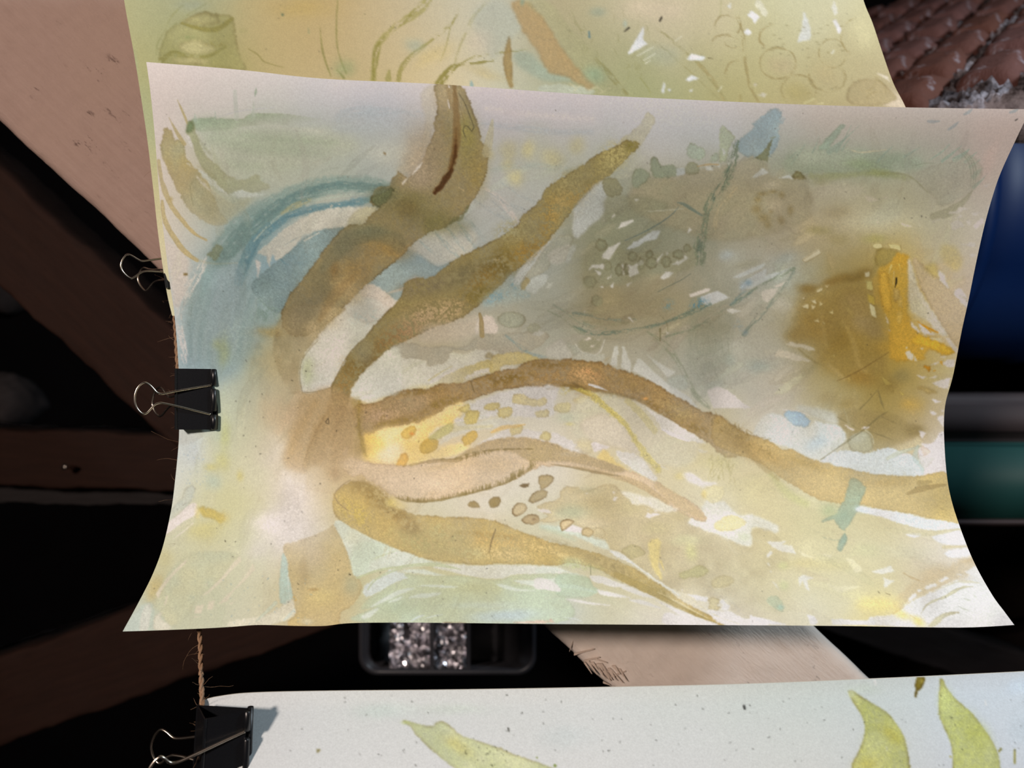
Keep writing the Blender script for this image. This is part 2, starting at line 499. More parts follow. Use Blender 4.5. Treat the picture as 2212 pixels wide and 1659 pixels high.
# whitewashed rafter: object axes run along (x), across (y) and out of the timber (z)
m, N, L, b = mat('whitewashed_timber', rough=0.75, spec=0.2); M['whitewash'] = m
vl = mapped(N, L, (1, 1, 1)); grain = noise(N, L, 16, 8, 0.7, mapped(N, L, (1.0, 14, 14))); fine = noise(N, L, 60, 8, 0.75, mapped(N, L, (1, 6, 6)))
patch = noise(N, L, 3.2, 4, 0.6, vl); fl = noise(N, L, 55, 6, 0.8, mapped(N, L, (0.55, 2.0, 2.0), (0, 0, 0.5))); gate = noise(N, L, 7, 4, 0.7, mapped(N, L, (1, 2.2, 2)))
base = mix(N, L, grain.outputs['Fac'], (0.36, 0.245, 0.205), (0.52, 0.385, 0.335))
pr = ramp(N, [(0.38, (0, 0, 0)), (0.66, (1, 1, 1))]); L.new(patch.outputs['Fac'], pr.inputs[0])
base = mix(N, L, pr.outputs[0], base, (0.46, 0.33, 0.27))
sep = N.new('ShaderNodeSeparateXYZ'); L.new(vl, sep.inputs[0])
lit_end = N.new('ShaderNodeMapRange'); lit_end.inputs['From Min'].default_value = -0.05; lit_end.inputs['From Max'].default_value = 0.22
nz = N.new('ShaderNodeMath'); nz.operation = 'MULTIPLY_ADD'; L.new(patch.outputs['Fac'], nz.inputs[0]); nz.inputs[1].default_value = 0.25; L.new(sep.outputs[0], nz.inputs[2]); L.new(nz.outputs[0], lit_end.inputs['Value'])
base = mix(N, L, lit_end.outputs[0], base, mix(N, L, grain.outputs['Fac'], (0.80, 0.68, 0.58), (0.93, 0.84, 0.76)))       # creamier towards the lower end, with the stronger light there painted in
mg = N.new('ShaderNodeMath'); mg.operation = 'MULTIPLY'
gr = ramp(N, [(0.50, (0, 0, 0)), (0.62, (1, 1, 1))]); L.new(gate.outputs['Fac'], gr.inputs[0])
fr = ramp(N, [(0.60, (0, 0, 0)), (0.66, (1, 1, 1))]); L.new(fl.outputs['Fac'], fr.inputs[0])
L.new(gr.outputs[0], mg.inputs[0]); L.new(fr.outputs[0], mg.inputs[1])
base = mix(N, L, mg.outputs[0], base, (0.13, 0.065, 0.055))
f2 = noise(N, L, 110, 5, 0.7, mapped(N, L, (0.6, 1.6, 1.6), (0, 0, 0.6))); f2r = ramp(N, [(0.70, (0, 0, 0)), (0.74, (0.8, 0.8, 0.8))]); L.new(f2.outputs['Fac'], f2r.inputs[0])
base = mix(N, L, f2r.outputs[0], base, (0.14, 0.07, 0.06))
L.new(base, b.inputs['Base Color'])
hs = N.new('ShaderNodeMath'); hs.operation = 'SUBTRACT'; L.new(fine.outputs['Fac'], hs.inputs[0]); L.new(mg.outputs[0], hs.inputs[1])
bump(N, L, b, hs.outputs[0], 0.75, 0.0025)

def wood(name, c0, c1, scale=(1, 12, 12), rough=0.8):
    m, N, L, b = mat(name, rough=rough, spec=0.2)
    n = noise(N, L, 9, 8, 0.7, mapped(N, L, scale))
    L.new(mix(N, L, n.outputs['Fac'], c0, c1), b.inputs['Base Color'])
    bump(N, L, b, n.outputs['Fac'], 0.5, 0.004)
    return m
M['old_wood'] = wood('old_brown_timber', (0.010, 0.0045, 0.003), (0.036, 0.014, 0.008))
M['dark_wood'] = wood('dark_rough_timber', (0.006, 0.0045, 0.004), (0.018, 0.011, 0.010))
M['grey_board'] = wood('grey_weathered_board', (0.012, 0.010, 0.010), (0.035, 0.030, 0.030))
M['sliver'] = wood('bare_splinter_wood', (0.34, 0.24, 0.18), (0.80, 0.68, 0.58))

m, N, L, b = mat('old_red_brick', rough=0.85, spec=0.2); M['brick'] = m
oi = N.new('ShaderNodeObjectInfo'); v = mapped(N, L)
n1 = noise(N, L, 14, 6, 0.65, v); n2 = noise(N, L, 30, 6, 0.75, v, 0.6)
c = mix(N, L, n1.outputs['Fac'], (0.050, 0.017, 0.011), (0.125, 0.048, 0.032)); c = mix(N, L, oi.outputs['Random'], c, (0.10, 0.045, 0.040))
wr = ramp(N, [(0.56, (0, 0, 0)), (0.68, (1, 1, 1))]); L.new(n2.outputs['Fac'], wr.inputs[0])
c = mix(N, L, wr.outputs[0], c, (0.24, 0.21, 0.23)); L.new(c, b.inputs['Base Color']); bump(N, L, b, n2.outputs['Fac'], 0.6, 0.006)
m, N, L, b = mat('crumbling_lime_mortar', rough=0.9, spec=0.1); M['mortar'] = m
n1 = noise(N, L, 26, 7, 0.75, mapped(N, L)); r = ramp(N, [(0.34, (0.010, 0.008, 0.009)), (0.46, (0.10, 0.085, 0.09)), (0.62, (0.42, 0.39, 0.43))]); L.new(n1.outputs['Fac'], r.inputs[0]); L.new(r.outputs[0], b.inputs['Base Color']); bump(N, L, b, n1.outputs['Fac'], 1.0, 0.01)

def plain(name, c0, c1, scale, rough, spec=0.4, bs=0.2):
    m, N, L, b = mat(name, rough=rough, spec=spec)
    n = noise(N, L, scale, 5, 0.6, mapped(N, L))
    L.new(mix(N, L, n.outputs['Fac'], c0, c1), b.inputs['Base Color']); bump(N, L, b, n.outputs['Fac'], bs, 0.003)
    return m
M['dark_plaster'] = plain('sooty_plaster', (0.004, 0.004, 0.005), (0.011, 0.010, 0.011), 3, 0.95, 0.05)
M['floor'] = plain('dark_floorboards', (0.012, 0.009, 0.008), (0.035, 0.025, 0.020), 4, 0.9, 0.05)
M['blue'] = plain('blue_plastic', (0.000, 0.014, 0.075), (0.001, 0.020, 0.10), 5, 0.5)
M['teal'] = plain('teal_plastic', (0.010, 0.060, 0.055), (0.014, 0.075, 0.070), 6, 0.55)
M['mauve'] = plain('dusty_mauve_plastic', (0.055, 0.042, 0.044), (0.075, 0.058, 0.060), 8, 0.7)
M['smoke'] = plain('smoky_grey_plastic', (0.022, 0.022, 0.026), (0.040, 0.039, 0.044), 8, 0.35)
M['wool'] = plain('grey_insulation_wool', (0.018, 0.015, 0.015), (0.045, 0.038, 0.037), 22, 0.95, 0.05, 0.8)
M['nail'] = mat('steel_nail', (0.7, 0.62, 0.55), 0.3, 1.0)[0]
M['foil'] = mat('crinkled_silver_foil', (0.86, 0.85, 0.88), 0.20, 1.0)[0]

# ---------------------------------------------------------------- room shell
def slab_obj(name, corners, back, mt, nu=1, nv=1, fn=None, parent=None, smooth=False):
    bm = bmesh.new(); grid_solid(bm, *corners, back, nu, nv, fn)
    return from_bm(name, bm, mt, parent, smooth)
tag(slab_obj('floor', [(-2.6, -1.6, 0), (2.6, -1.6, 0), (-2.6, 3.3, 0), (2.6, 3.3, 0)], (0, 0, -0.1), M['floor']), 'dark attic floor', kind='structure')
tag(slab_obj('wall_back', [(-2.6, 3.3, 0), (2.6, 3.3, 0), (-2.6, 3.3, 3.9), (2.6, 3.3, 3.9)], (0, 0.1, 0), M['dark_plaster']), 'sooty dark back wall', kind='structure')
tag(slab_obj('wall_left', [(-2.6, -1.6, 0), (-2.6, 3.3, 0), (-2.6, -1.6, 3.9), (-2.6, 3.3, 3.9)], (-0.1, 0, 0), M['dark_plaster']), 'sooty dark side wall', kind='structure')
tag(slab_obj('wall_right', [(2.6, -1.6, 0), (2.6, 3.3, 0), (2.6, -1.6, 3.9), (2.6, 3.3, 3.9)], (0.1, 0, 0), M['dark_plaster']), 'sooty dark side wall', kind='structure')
tag(slab_obj('ceiling', [(-2.6, -1.6, 3.9), (2.6, -1.6, 3.9), (-2.6, 3.3, 3.9), (2.6, 3.3, 3.9)], (0, 0, 0.1), M['dark_plaster']), 'dark attic ceiling', kind='structure')

# brick wall: courses climb away from the viewer
rb = np.random.default_rng(3)
e1 = Vector(at(0, 0, 0)) - Vector(at(0, 0, 0))
def cam_vec(x, y, z):                      # x to photo right, y to photo up, z away from the camera
    return Vector((y, z, -x))
e1 = cam_vec(0.77, 0.64, 0.80).normalized(); e2 = cam_vec(1.0, -0.06, -0.90); e2 = (e2 - e1 * e2.dot(e1)).normalized()
en = e1.cross(e2).normalized()
if en.y > 0:
    en = -en
W0 = Vector(at(2030, 108, 1.08))
wall = empty('wall_brick', W0 + e1 * 0 - en * 0.05)
tag(wall, 'old red brick wall with crumbling white mortar', kind='structure')
BL, BH = 0.128, 0.078
nz1 = lambda u, v, k: math.sin(u * 37.1 * k + 1.3) * math.sin(v * 29.7 * k + 0.7) * 0.5 + math.sin(u * 83.3 * k + v * 61.9 * k) * 0.35
def mort(u, v):
    a = rb.normal(0, 0.004) + 0.004 * nz1(u, v, 1.7) + 0.003 * nz1(v, u, 4.1)
    return en * a
mo = bmesh.new()
c0 = W0 - en * 0.010
grid_solid(mo, c0 - e1 * 0.30 - e2 * 0.42, c0 + e1 * 0.75 - e2 * 0.42, c0 - e1 * 0.30 + e2 * 0.20, c0 + e1 * 0.75 + e2 * 0.20, -en * 0.05, 200, 110, mort)
from_bm('mortar', mo, M['mortar'], wall)
def brick_mesh(sd):
    r = np.random.default_rng(sd)
    bm = bmesh.new()
    nu, nv = 9, 6
    V = []
    for j in range(nv + 1):
        row = []
        for i in range(nu + 1):
            u, v = i / nu - 0.5, j / nv - 0.5
            ed = min(0.5 - abs(u), 0.5 - abs(v)) * 2
            x = u * (BL - 0.016) + r.normal(0, 0.0012) * (1 + 1.5 * (ed < 0.1)); y = v * (BH - 0.017) + r.normal(0, 0.0012) * (1 + 1.5 * (ed < 0.1))
            row.append(bm.verts.new((x, y, 0.012 * min(1, ed * 5) ** 0.5 - 0.004 + r.normal(0, 0.0009))))
        V.append(row)
    for j in range(nv):
        for i in range(nu):
            bm.faces.new((V[j][i], V[j][i + 1], V[j + 1][i + 1], V[j + 1][i]))
    loop = [V[0][i] for i in range(nu)] + [V[j][nu] for j in range(nv)] + [V[nv][i] for i in range(nu, 0, -1)] + [V[j][0] for j in range(nv, 0, -1)]
    bk = [bm.verts.new((v.co.x, v.co.y, -0.04)) for v in loop]
    for k in range(len(loop)):
        bm.faces.new((loop[k], bk[k], bk[(k + 1) % len(loop)], loop[(k + 1) % len(loop)]))
    bm.faces.new(bk[::-1])
    bmesh.ops.recalc_face_normals(bm, faces=bm.faces)
    me = bpy.data.meshes.new('brick'); bm.to_mesh(me); bm.free()
    me.materials.append(M['brick']); me.polygons.foreach_set('use_smooth', [True] * len(me.polygons))
    return me
BM = [brick_mesh(s) for s in range(6)]
RB = Matrix((e1, e2, e1.cross(e2))).transposed()
if e1.cross(e2).dot(en) < 0:
    RB = Matrix((e1, -e2, e1.cross(-e2))).transposed()
k = 0
for j in range(-5, 3):
    for i in range(-2, 6):
        p = W0 + e1 * ((i + (0.5 if j % 2 else 0) + rb.uniform(-0.05, 0.05)) * BL) + e2 * ((j + 0.28) * BH) + en * rb.uniform(-0.002, 0.004)
        o = bpy.data.objects.new('brick', BM[k % 6]); k += 1
        COL.objects.link(o); o.parent = wall
        o.matrix_local = Matrix.Translation(p - wall.location) @ (RB @ Matrix.Rotation(rb.uniform(-0.04, 0.04), 3, 'Z')).to_4x4()

# ---------------------------------------------------------------- whitewashed rafter
def timber(name, pa, pb, wa, wb, thick, mt, nu=40, nv=10, rough_amp=0.0, seed=0, bevel=0.08, wave=0.0):
    """beam whose near face runs from pa to pb (world); wa/wb = half-width vectors across; thick = depth away"""
    pa, pb = Vector(pa), Vector(pb)
    ax = (pb - pa).normalized()
    wv = Vector(wa); wv2 = Vector(wb)
    nrm = ax.cross(wv).normalized()
    if nrm.y > 0:
        nrm = -nrm
    org = (pa + pb) / 2
    yv = nrm.cross(ax).normalized()
    rot = Matrix((ax, yv, nrm)).transposed().to_4x4()
    mw = Matrix.Translation(org) @ rot
    inv = mw.inverted()
    r = np.random.default_rng(seed)
    bm = bmesh.new()
    ph = r.uniform(0, 6, 8)
    def edge(u, s):
        return wave * (math.sin(u * 23 + ph[0] + s) + 0.6 * math.sin(u * 61 + ph[1] + 2 * s) + 0.4 * math.sin(u * 141 + ph[2] - s))
    prof = [(-1.0, 1.0), (-1.0, 0.0 + 2 * bevel), (-0.985, bevel * 0.9), (-0.955, bevel * 0.25), (-0.90, 0.0)] + [(q, 0.0) for q in np.linspace(-0.8, 0.8, nv)] + [(0.90, 0.0), (0.955, bevel * 0.25), (0.985, bevel * 0.9), (1.0, 2 * bevel), (1.0, 1.0)]
    rows = []
    for i in range(nu + 1):
        u = i / nu
        c = pa.lerp(pb, u); hw = wv.lerp(wv2, u)
        row = []
        for s, z in prof:
            e = edge(u, 1.0 if s > 0 else -1.0) * (1.0 if abs(s) > 0.85 else 0.0)
            p = c + hw * s + hw.normalized() * e - nrm * (thick * z) + nrm * (r.normal(0, rough_amp) if z < 0.5 else 0)
            row.append(bm.verts.new(inv @ p))
        rows.append(row)
    n = len(prof)
    for a, c in zip(rows, rows[1:]):
        for k in range(n - 1):
            bm.faces.new((a[k], a[k + 1], c[k + 1], c[k]))
        bm.faces.new((a[n - 1], a[0], c[0], c[n - 1]))
    bm.faces.new(rows[0][::-1]); bm.faces.new(rows[-1])
    o = from_bm(name, bm, mt)
    o.matrix_world = mw
    return o
BD = 0.672
def bl(x):                                   # photo line of the rafter's left edge
    return 270 + 0.926 * x
pl0, pl1 = Vector(at(-420, bl(-420), BD)), Vector(at(1900, bl(1900), BD))
hwv = (Vector(at(592, 270, BD)) - Vector(at(0, 270, BD)))
axb = (pl1 - pl0).normalized()
hwv = (hwv - axb * hwv.dot(axb)) / 2
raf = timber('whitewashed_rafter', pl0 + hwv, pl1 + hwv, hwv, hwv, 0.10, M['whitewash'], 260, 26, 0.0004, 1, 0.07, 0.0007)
tag(raf, 'thick diagonal roof timber with chipped white paint behind the sheets', 'beam')
def child(o, parent):
    mw = o.matrix_world.copy()
    o.parent = parent
    o.matrix_parent_inverse = parent.matrix_world.inverted()
    o.matrix_world = mw
    return o
bpy.context.view_layer.update()
# torn, splintered patch on the lower part of the rafter
rs = np.random.default_rng(11)
for q in range(15):
    x, y = 1266 + q * 5.2 + rs.uniform(-4, 4), 1432 + q * 1.2 + rs.uniform(-8, 8)
    ln, ww = rs.uniform(16, 40), rs.uniform(2.0, 5.0)
    dx, dy = 0.62 + rs.uniform(-.15, .15), 0.78
    d0, d1 = BD - 0.0015, BD - rs.uniform(0.003, 0.007)
    A = [at(x - ww, y, d0), at(x + ww, y - 1, d0), at(x + ww * .3 + ln * dx, y + ln * dy, d1), at(x - ww * .3 + ln * dx, y + ln * dy, d1)]
    bm = bmesh.new(); hexa(bm, [Vector(p) for p in A], [Vector(p) + Vector((0, 0.0016, 0)) for p in A])
    child(from_bm('splinter', bm, M['sliver'], None, False), raf)
for (x0, y0, x1, y1) in ((1240, 1414, 1284, 1402), (1262, 1428, 1296, 1420), (1320, 1462, 1352, 1450), (1238, 1386, 1230, 1408), (1303, 1474, 1318, 1480), (1286, 1424, 1312, 1432)):
    bm = bmesh.new()
    A = [at(x0, y0 - 2.2, BD - .001), at(x1, y1 - .6, BD - .002), at(x1, y1 + .6, BD - .002), at(x0, y0 + 2.2, BD - .001)]
    hexa(bm, [Vector(p) for p in A], [Vector(p) + Vector((0, 0.0012, 0)) for p in A])
    child(from_bm('splinter', bm, M['sliver'], None, False), raf)

# ---------------------------------------------------------------- dim things behind
def bar(name, p0, p1, hw_px, d, thick, mt, label, cat, seed=0):
    a0, a1 = Vector(at(*p0, d)), Vector(at(*p1, d))
    ax = (a1 - a0).normalized()
    hv = ax.cross(Vector((0, 1, 0))).normalized() * (hw_px / F_PX * d)
    return tag(timber(name, a0, a1, hv, hv, thick, mt, 60, 8, 0.001, seed, 0.05, 0.0015), label, cat)
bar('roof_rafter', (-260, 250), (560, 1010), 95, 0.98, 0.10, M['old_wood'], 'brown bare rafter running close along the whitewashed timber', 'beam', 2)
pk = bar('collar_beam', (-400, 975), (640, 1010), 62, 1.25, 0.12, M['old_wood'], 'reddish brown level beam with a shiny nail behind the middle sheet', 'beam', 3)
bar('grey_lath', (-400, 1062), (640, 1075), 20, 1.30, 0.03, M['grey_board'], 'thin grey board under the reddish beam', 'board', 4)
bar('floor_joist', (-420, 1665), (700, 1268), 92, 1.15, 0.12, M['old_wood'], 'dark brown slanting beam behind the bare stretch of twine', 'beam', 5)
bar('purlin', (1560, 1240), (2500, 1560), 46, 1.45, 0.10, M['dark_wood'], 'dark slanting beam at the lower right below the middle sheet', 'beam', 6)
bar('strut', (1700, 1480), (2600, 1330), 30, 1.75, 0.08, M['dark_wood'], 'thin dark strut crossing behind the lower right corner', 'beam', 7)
bm = bmesh.new()
c = Vector(at(158, 1010, 1.235))
tube(bm, [c, c + Vector((0.002, -0.012, 0.004)), c + Vector((0.003, -0.016, 0.006))], [0.0035, 0.0035, 0.006], 10)
bpy.context.view_layer.update()
child(from_bm('nail', bm, M['nail']), pk)

def lump(name, px, py, d, rx, ry, rz, mt, seed, amp=0.18):
    r = np.random.default_rng(seed)
    bm = bmesh.new(); bmesh.ops.create_icosphere(bm, subdivisions=4, radius=1.0)
    D = [Vector(r.normal(0, 1, 3)).normalized() for _ in range(26)]; A = r.uniform(0.2, 1, 26)
    for v in bm.verts:
        n = v.co.normalized()
        f = 1 + amp * sum(a * max(0, n.dot(q)) ** 14 for a, q in zip(A, D)) + amp * 0.25 * math.sin(n.x * 11 + n.y * 7) * math.sin(n.z * 13)
        v.co = Vector((n.x * rx * f, n.y * ry * f, n.z * rz * f))
    o = from_bm(name, bm, mt); o.location = at(px, py, d)
    return o
tag(lump('wool_bundle', -12, 575, 1.30, 0.075, 0.09, 0.075, M['wool'], 1), 'pale grey lump of insulation wool at the left edge above the beam', 'insulation')
tag(lump('wool_wad', 20, 868, 1.42, 0.05, 0.06, 0.05, M['wool'], 2), 'small dim grey wad of wool just above the reddish beam', 'insulation')

# smoky plastic tub with crumpled foil in it (seen between middle and lower sheet)
TD = 1.15
def rrect(x0, y0, x1, y1, r, n=8):
    P = []
    for cx, cy, a0 in ((x1 - r, y0 + r, -90), (x1 - r, y1 - r, 0), (x0 + r, y1 - r, 90), (x0 + r, y0 + r, 180)):
        for q in range(n + 1):
            a = math.radians(a0 + 90 * q / n)
            P.append((cx + r * math.cos(a), cy + r * math.sin(a)))
    return P
tub = empty('storage_tub', at(980, 1400, TD)); tag(tub, 'smoky grey plastic tub behind the gap between middle and lower sheet', 'tub')
bm = bmesh.new()
O = rrect(775, 1180, 1158, 1458, 40); I = rrect(786, 1191, 1147, 1447, 34); n = len(O)
vo = [bm.verts.new(at(x, y, TD)) for x, y in O]; vi = [bm.verts.new(at(x, y, TD)) for x, y in I]
bo = [bm.verts.new(at(966 + (x - 966) * .86, 1320 + (y - 1320) * .86, TD + 0.16)) for x, y in O]; bi = [bm.verts.new(at(966 + (x - 966) * .86, 1320 + (y - 1320) * .86, TD + 0.15)) for x, y in I]
for k in range(n):
    q = (k + 1) % n
    bm.faces.new((vo[k], vo[q], vi[q], vi[k])); bm.faces.new((vo[q], vo[k], bo[k], bo[q])); bm.faces.new((vi[k], vi[q], bi[q], bi[k]))
bm.faces.new(bo); bm.faces.new(bi[::-1])
from_bm('tub_body', bm, M['smoke'], tub)
bm = bmesh.new()
for x0, x1 in ((928, 938), (1008, 1016)):
    hexa(bm, [Vector(at(x0, 1195, TD + .004)), Vector(at(x1, 1195, TD + .004)), Vector(at(x1, 1450, TD + .004)), Vector(at(x0, 1450, TD + .004))], [Vector(at(x0, 1195, TD + .02)), Vector(at(x1, 1195, TD + .02)), Vector(at(x1, 1450, TD + .02)), Vector(at(x0, 1450, TD + .02))])
from_bm('divider', bm, M['smoke'], tub, False)
rf = np.random.default_rng(8)
bm = bmesh.new()
nu, nv = 46, 44
fx, fy, fd = np.linspace(842, 1006, nu), np.linspace(1230, 1446, nv), rf.normal(0, 1, (nv, nu))
V = [[bm.verts.new(Vector(at(fx[i] + rf.uniform(-1.2, 1.2), fy[j] + rf.uniform(-1.5, 1.5), TD + 0.032 + 0.0042 * fd[j, i] + 0.008 * math.sin(i * .5) * math.sin(j * .4)))) for i in range(nu)] for j in range(nv)]
for j in range(nv - 1):
    for i in range(nu - 1):
        bm.faces.new((V[j][i], V[j][i + 1], V[j + 1][i + 1])); bm.faces.new((V[j][i], V[j + 1][i + 1], V[j + 1][i]))
fo = from_bm('crumpled_foil', bm, M['foil'], None, False)
sm = fo.modifiers.new('thickness', 'SOLIDIFY'); sm.thickness = 0.0006; sm.offset = 1
tag(fo, 'glittering crumpled silver foil inside the smoky tub', 'foil')
# blue drum, teal box with mauve lid (standing on the floor below)
def lathe(name, prof, mt, parent=None, n=64):
    bm = bmesh.new()
    R = [[bm.verts.new((r * math.cos(2 * math.pi * k / n), r * math.sin(2 * math.pi * k / n), z)) for k in range(n)] for r, z in prof]
    for a, c in zip(R, R[1:]):
        for k in range(n):
            bm.faces.new((a[k], a[(k + 1) % n], c[(k + 1) % n], c[k]))
    bm.faces.new(R[0][::-1]); bm.faces.new(R[-1])
    return from_bm(name, bm, mt, parent)
# the drum's side runs up to just right of the middle sheet
DX, DY, DR = 0.36, 1.62, 0.31
top = 1.7 - (2108 - CX) / F_PX * 1.36
drum = empty('plastic_drum', (DX, DY, 0)); tag(drum, 'big blue plastic drum at the right edge below the brick wall', 'drum')
o = lathe('drum_body', [(DR * .9, 0.0), (DR, 0.03), (DR, 0.28), (DR * 1.03, 0.30), (DR * 1.03, 0.33), (DR, 0.35), (DR, 0.62), (DR * 1.03, 0.64), (DR * 1.03, 0.67), (DR, 0.69), (DR, top - 0.05), (DR * .96, top - 0.012), (DR * .90, top)], M['blue'])
o.parent = drum
o = lathe('drum_rim', [(DR * .97, top - 0.02), (DR * 1.0, top - 0.014), (DR * 1.0, top + 0.006), (DR * .93, top + 0.012), (DR * .2, top + 0.012)], M['blue'])
o.parent = drum
bx = empty('storage_box', (-0.085, 1.30, 0)); tag(bx, 'teal plastic box with a dusty mauve side band right of the middle sheet', 'box')
def px_box(name, x0, x1, zt, y0, y1, mt, parent, bev=0.012):
    bm = bmesh.new()
    hexa(bm, [Vector(p) for p in ((x0, y0, 0), (x1, y0, 0), (x1, y0, zt), (x0, y0, zt))], [Vector(p) for p in ((x0, y1, 0), (x1, y1, 0), (x1, y1, zt), (x0, y1, zt))])
    bmesh.ops.bevel(bm, geom=bm.edges[:], offset=bev, segments=3, affect='EDGES')
    return from_bm(name, bm, mt, parent)
BY = 1.25
X = lambda py: (CY - py) / F_PX * BY
ztop = 1.7 - (1990 - CX) / F_PX * BY
px_box('box_body', X(1122), X(958), ztop, BY, BY + 0.4, M['teal'], bx, 0.006)
px_box('box_band', X(957), X(852), ztop - 0.004, BY + 0.004, BY + 0.4, M['mauve'], bx, 0.018)
px_box('box_edge', X(1137), X(1123), ztop, BY + 0.006, BY + 0.4, M['mauve'], bx, 0.003)

# ---------------------------------------------------------------- twine
tw = empty('jute_twine', at(430, 1400, 0.54)); tag(tw, 'hairy brown jute twine the sheets are clipped to', 'twine')
TP = [(310, -320, .665), (335, 60, .655), (352, 330, .645), (366, 560, .636), (378, 690, .628), (384, 790, .620), (392, 900, .615), (398, 1050, .606), (412, 1200, .582), (431, 1366, .552), (434, 1440, .537), (437, 1530, .517), (440, 1640, .500), (444, 1900, .47)]
W3 = np.array([at(*p) for p in TP])
path = _spline(W3, False, 0.0022)
seg = np.r_[0, np.cumsum(np.linalg.norm(np.diff(path, axis=0), axis=1))]
def along(s):
    return Vector([np.interp(s, seg, path[:, k]) for k in range(3)])
rt = np.random.default_rng(4)
nT = int(seg[-1] / 0.0011)
for st in (0, 1):
    bm = bmesh.new(); pts = []
    for i in range(nT):
        s = seg[-1] * i / (nT - 1)
        c = along(s); t = (along(min(s + 0.002, seg[-1])) - along(max(s - 0.002, 0))).normalized()
        a = t.orthogonal().normalized(); bb = t.cross(a)
        th = 2 * math.pi * s / 0.0135 + math.pi * st
        pts.append(c + (a * math.cos(th) + bb * math.sin(th)) * 0.00085)
    tube(bm, pts, [0.00105 + rt.normal(0, 0.00005) for _ in pts], 7)
    from_bm('strand', bm, M['jute'], tw)
bm = bmesh.new()
def hair(s, ln, curl, r):
    c = along(s)
    d = Vector(rt.normal(0, 1, 3)); t = (along(s + .002) - along(s)).normalized(); d = (d - t * d.dot(t) * 0.75).normalized()
    q = Vector(rt.normal(0, 1, 3)).normalized()
    P = [c]
    for k in range(7):
        d = (d + q * curl * rt.uniform(0.3, 1.0) + Vector(rt.normal(0, 0.16, 3))).normalized()
        P.append(P[-1] + d * ln / 7)
    tube(bm, P, [r * (1 - 0.09 * k) for k in range(8)], 4)
vis = lambda s: along(s)
for i in range(360):
    s = rt.uniform(0, seg[-1])
    hair(s, rt.uniform(0.003, 0.011) if rt.random() < .8 else rt.uniform(0.012, 0.026), rt.uniform(0, 0.7), 0.00012)
fz = from_bm('fibre', bm, M['jute'], tw); fz['kind'] = 'stuff'

# ---------------------------------------------------------------- binder clips
def wire(bm, pts, r=0.0009, step=3.0):
    Q = _spline(np.array(pts, float), False, step)
    tube(bm, [at(*p) for p in Q], r, 10)
def clip(name, label, FL, FR, back_v, jaw_back, notches, front, back, wr, group='binder clips on the twine'):
    """FL/FR: (px,py,depth) corners of the near plate at the fold (top,bottom) and at the jaw (top,bottom)"""
    p = [Vector(at(*q)) for q in FL + FR]                    # fold top, fold bottom, jaw top, jaw bottom
    root = empty(name, (p[0] + p[3]) / 2)
    tag(root, label, 'binder clip', group)
    th = Vector((0, 0.0006, 0))
    bm = bmesh.new()
    ft, fb, jt, jb = p
    bt, bb_ = ft + back_v, fb + back_v
    kt, kb = jt + jaw_back, jb + jaw_back
    def plate(a, c, dd, e, off):                              # a fold top, c fold bottom, dd jaw bottom, e jaw top
        hexa(bm, [a, c, dd, e], [a + off, c + off, dd + off, e + off])
    plate(ft, fb, jb, jt, th)
    plate(bt, bb_, kb, kt, -th)
    sv = (ft - jt).normalized() * 0.0007
    hexa(bm, [ft, fb, bb_, bt], [ft + sv, fb + sv, bb_ + sv, bt + sv])
    for a, c in ((ft, fb), (bt, bb_)):                        # rounded folds
        tube(bm, [a, a.lerp(c, .5), c], 0.0010, 10)
    from_bm('clip_body', bm, M['clip_black'], root, False)
    lip = bmesh.new()                                         # rolled jaw lip, open where the wires leave
    out = (jt - ft).normalized()
    for f0, f1 in zip([0.0] + [q[1] for q in notches], [q[0] for q in notches] + [1.0]):
        a, c = jt.lerp(jb, f0), jt.lerp(jb, f1)
        sh = out * 0.0012 + Vector((0, -0.0006, 0))
        tube(lip, [a + sh, a.lerp(c, .04) + sh, a.lerp(c, .5) + sh, a.lerp(c, .96) + sh, c + sh], [0.0013, 0.0021, 0.0021, 0.0021, 0.0013], 14)
    from_bm('jaw_lip', lip, M['clip_black'], root)
    lip = bmesh.new()
    sh = out * 0.0012 + Vector((0, 0.0012, 0))
    tube(lip, [kt + sh, kt.lerp(kb, .5) + sh, kb + sh], 0.0019, 12)
    from_bm('jaw_lip', lip, M['clip_black'], root)
    for pts in (front, back):
        wb = bmesh.new(); wire(wb, pts, wr)
        from_bm('wire_handle', wb, M['wire'], root)
    return root
def prof(pts, d0, d1, x0, x1):
    """give wire points a depth that runs linearly with px from (x0,d0) to (x1,d1)"""
    return [(x, y, d0 + (d1 - d0) * (x - x0) / (x1 - x0)) for x, y in pts]
f1 = prof([(456,832),(420,838),(385,844),(360,849),(347,851),(338,847),(329,837),(321,830),(312,826.5),(303,831),(296,840),(292,851),(291,862),(292,872),(296,882),(303,890.5),(310,894.5),(317,892),(325,884),(334,874.5),(345,870.5),(360,872.5),(390,879),(420,886.5),(455,895)], .6010, .5760, 456, 291)
k1 = prof([(396,850),(375,856),(366,857),(358,850),(352,841),(345,836.5),(338,841),(333,850),(330,862),(329,873),(331,881),(334,888),(339,895),(345,899.5),(350,897),(358,887),(366,878.5),(376,874),(396,872)], .6300, .6470, 396, 329)
clip('binder_clip', 'black binder clip gripping the left edge of the large middle sheet', [(380,796,.5925),(380,928,.5925)], [(459,797,.6015),(459,928,.6015)], Vector((0, 0.026, 0)), Vector((0, 0.004, 0)), [(.275, .325), (.70, .75)], f1, k1, 0.00088)
f2 = prof([(385,556),(361,557.5),(338,560),(309,564),(299,561),(290,555.5),(280,550.5),(273,550.5),(266,558),(262,567),(261,575),(263,583),(267,589),(275,597),(284,601.5),(291,598),(301,591),(311,586.5),(327,586),(350,587.5),(388,590)], .6130, .5900, 385, 261)
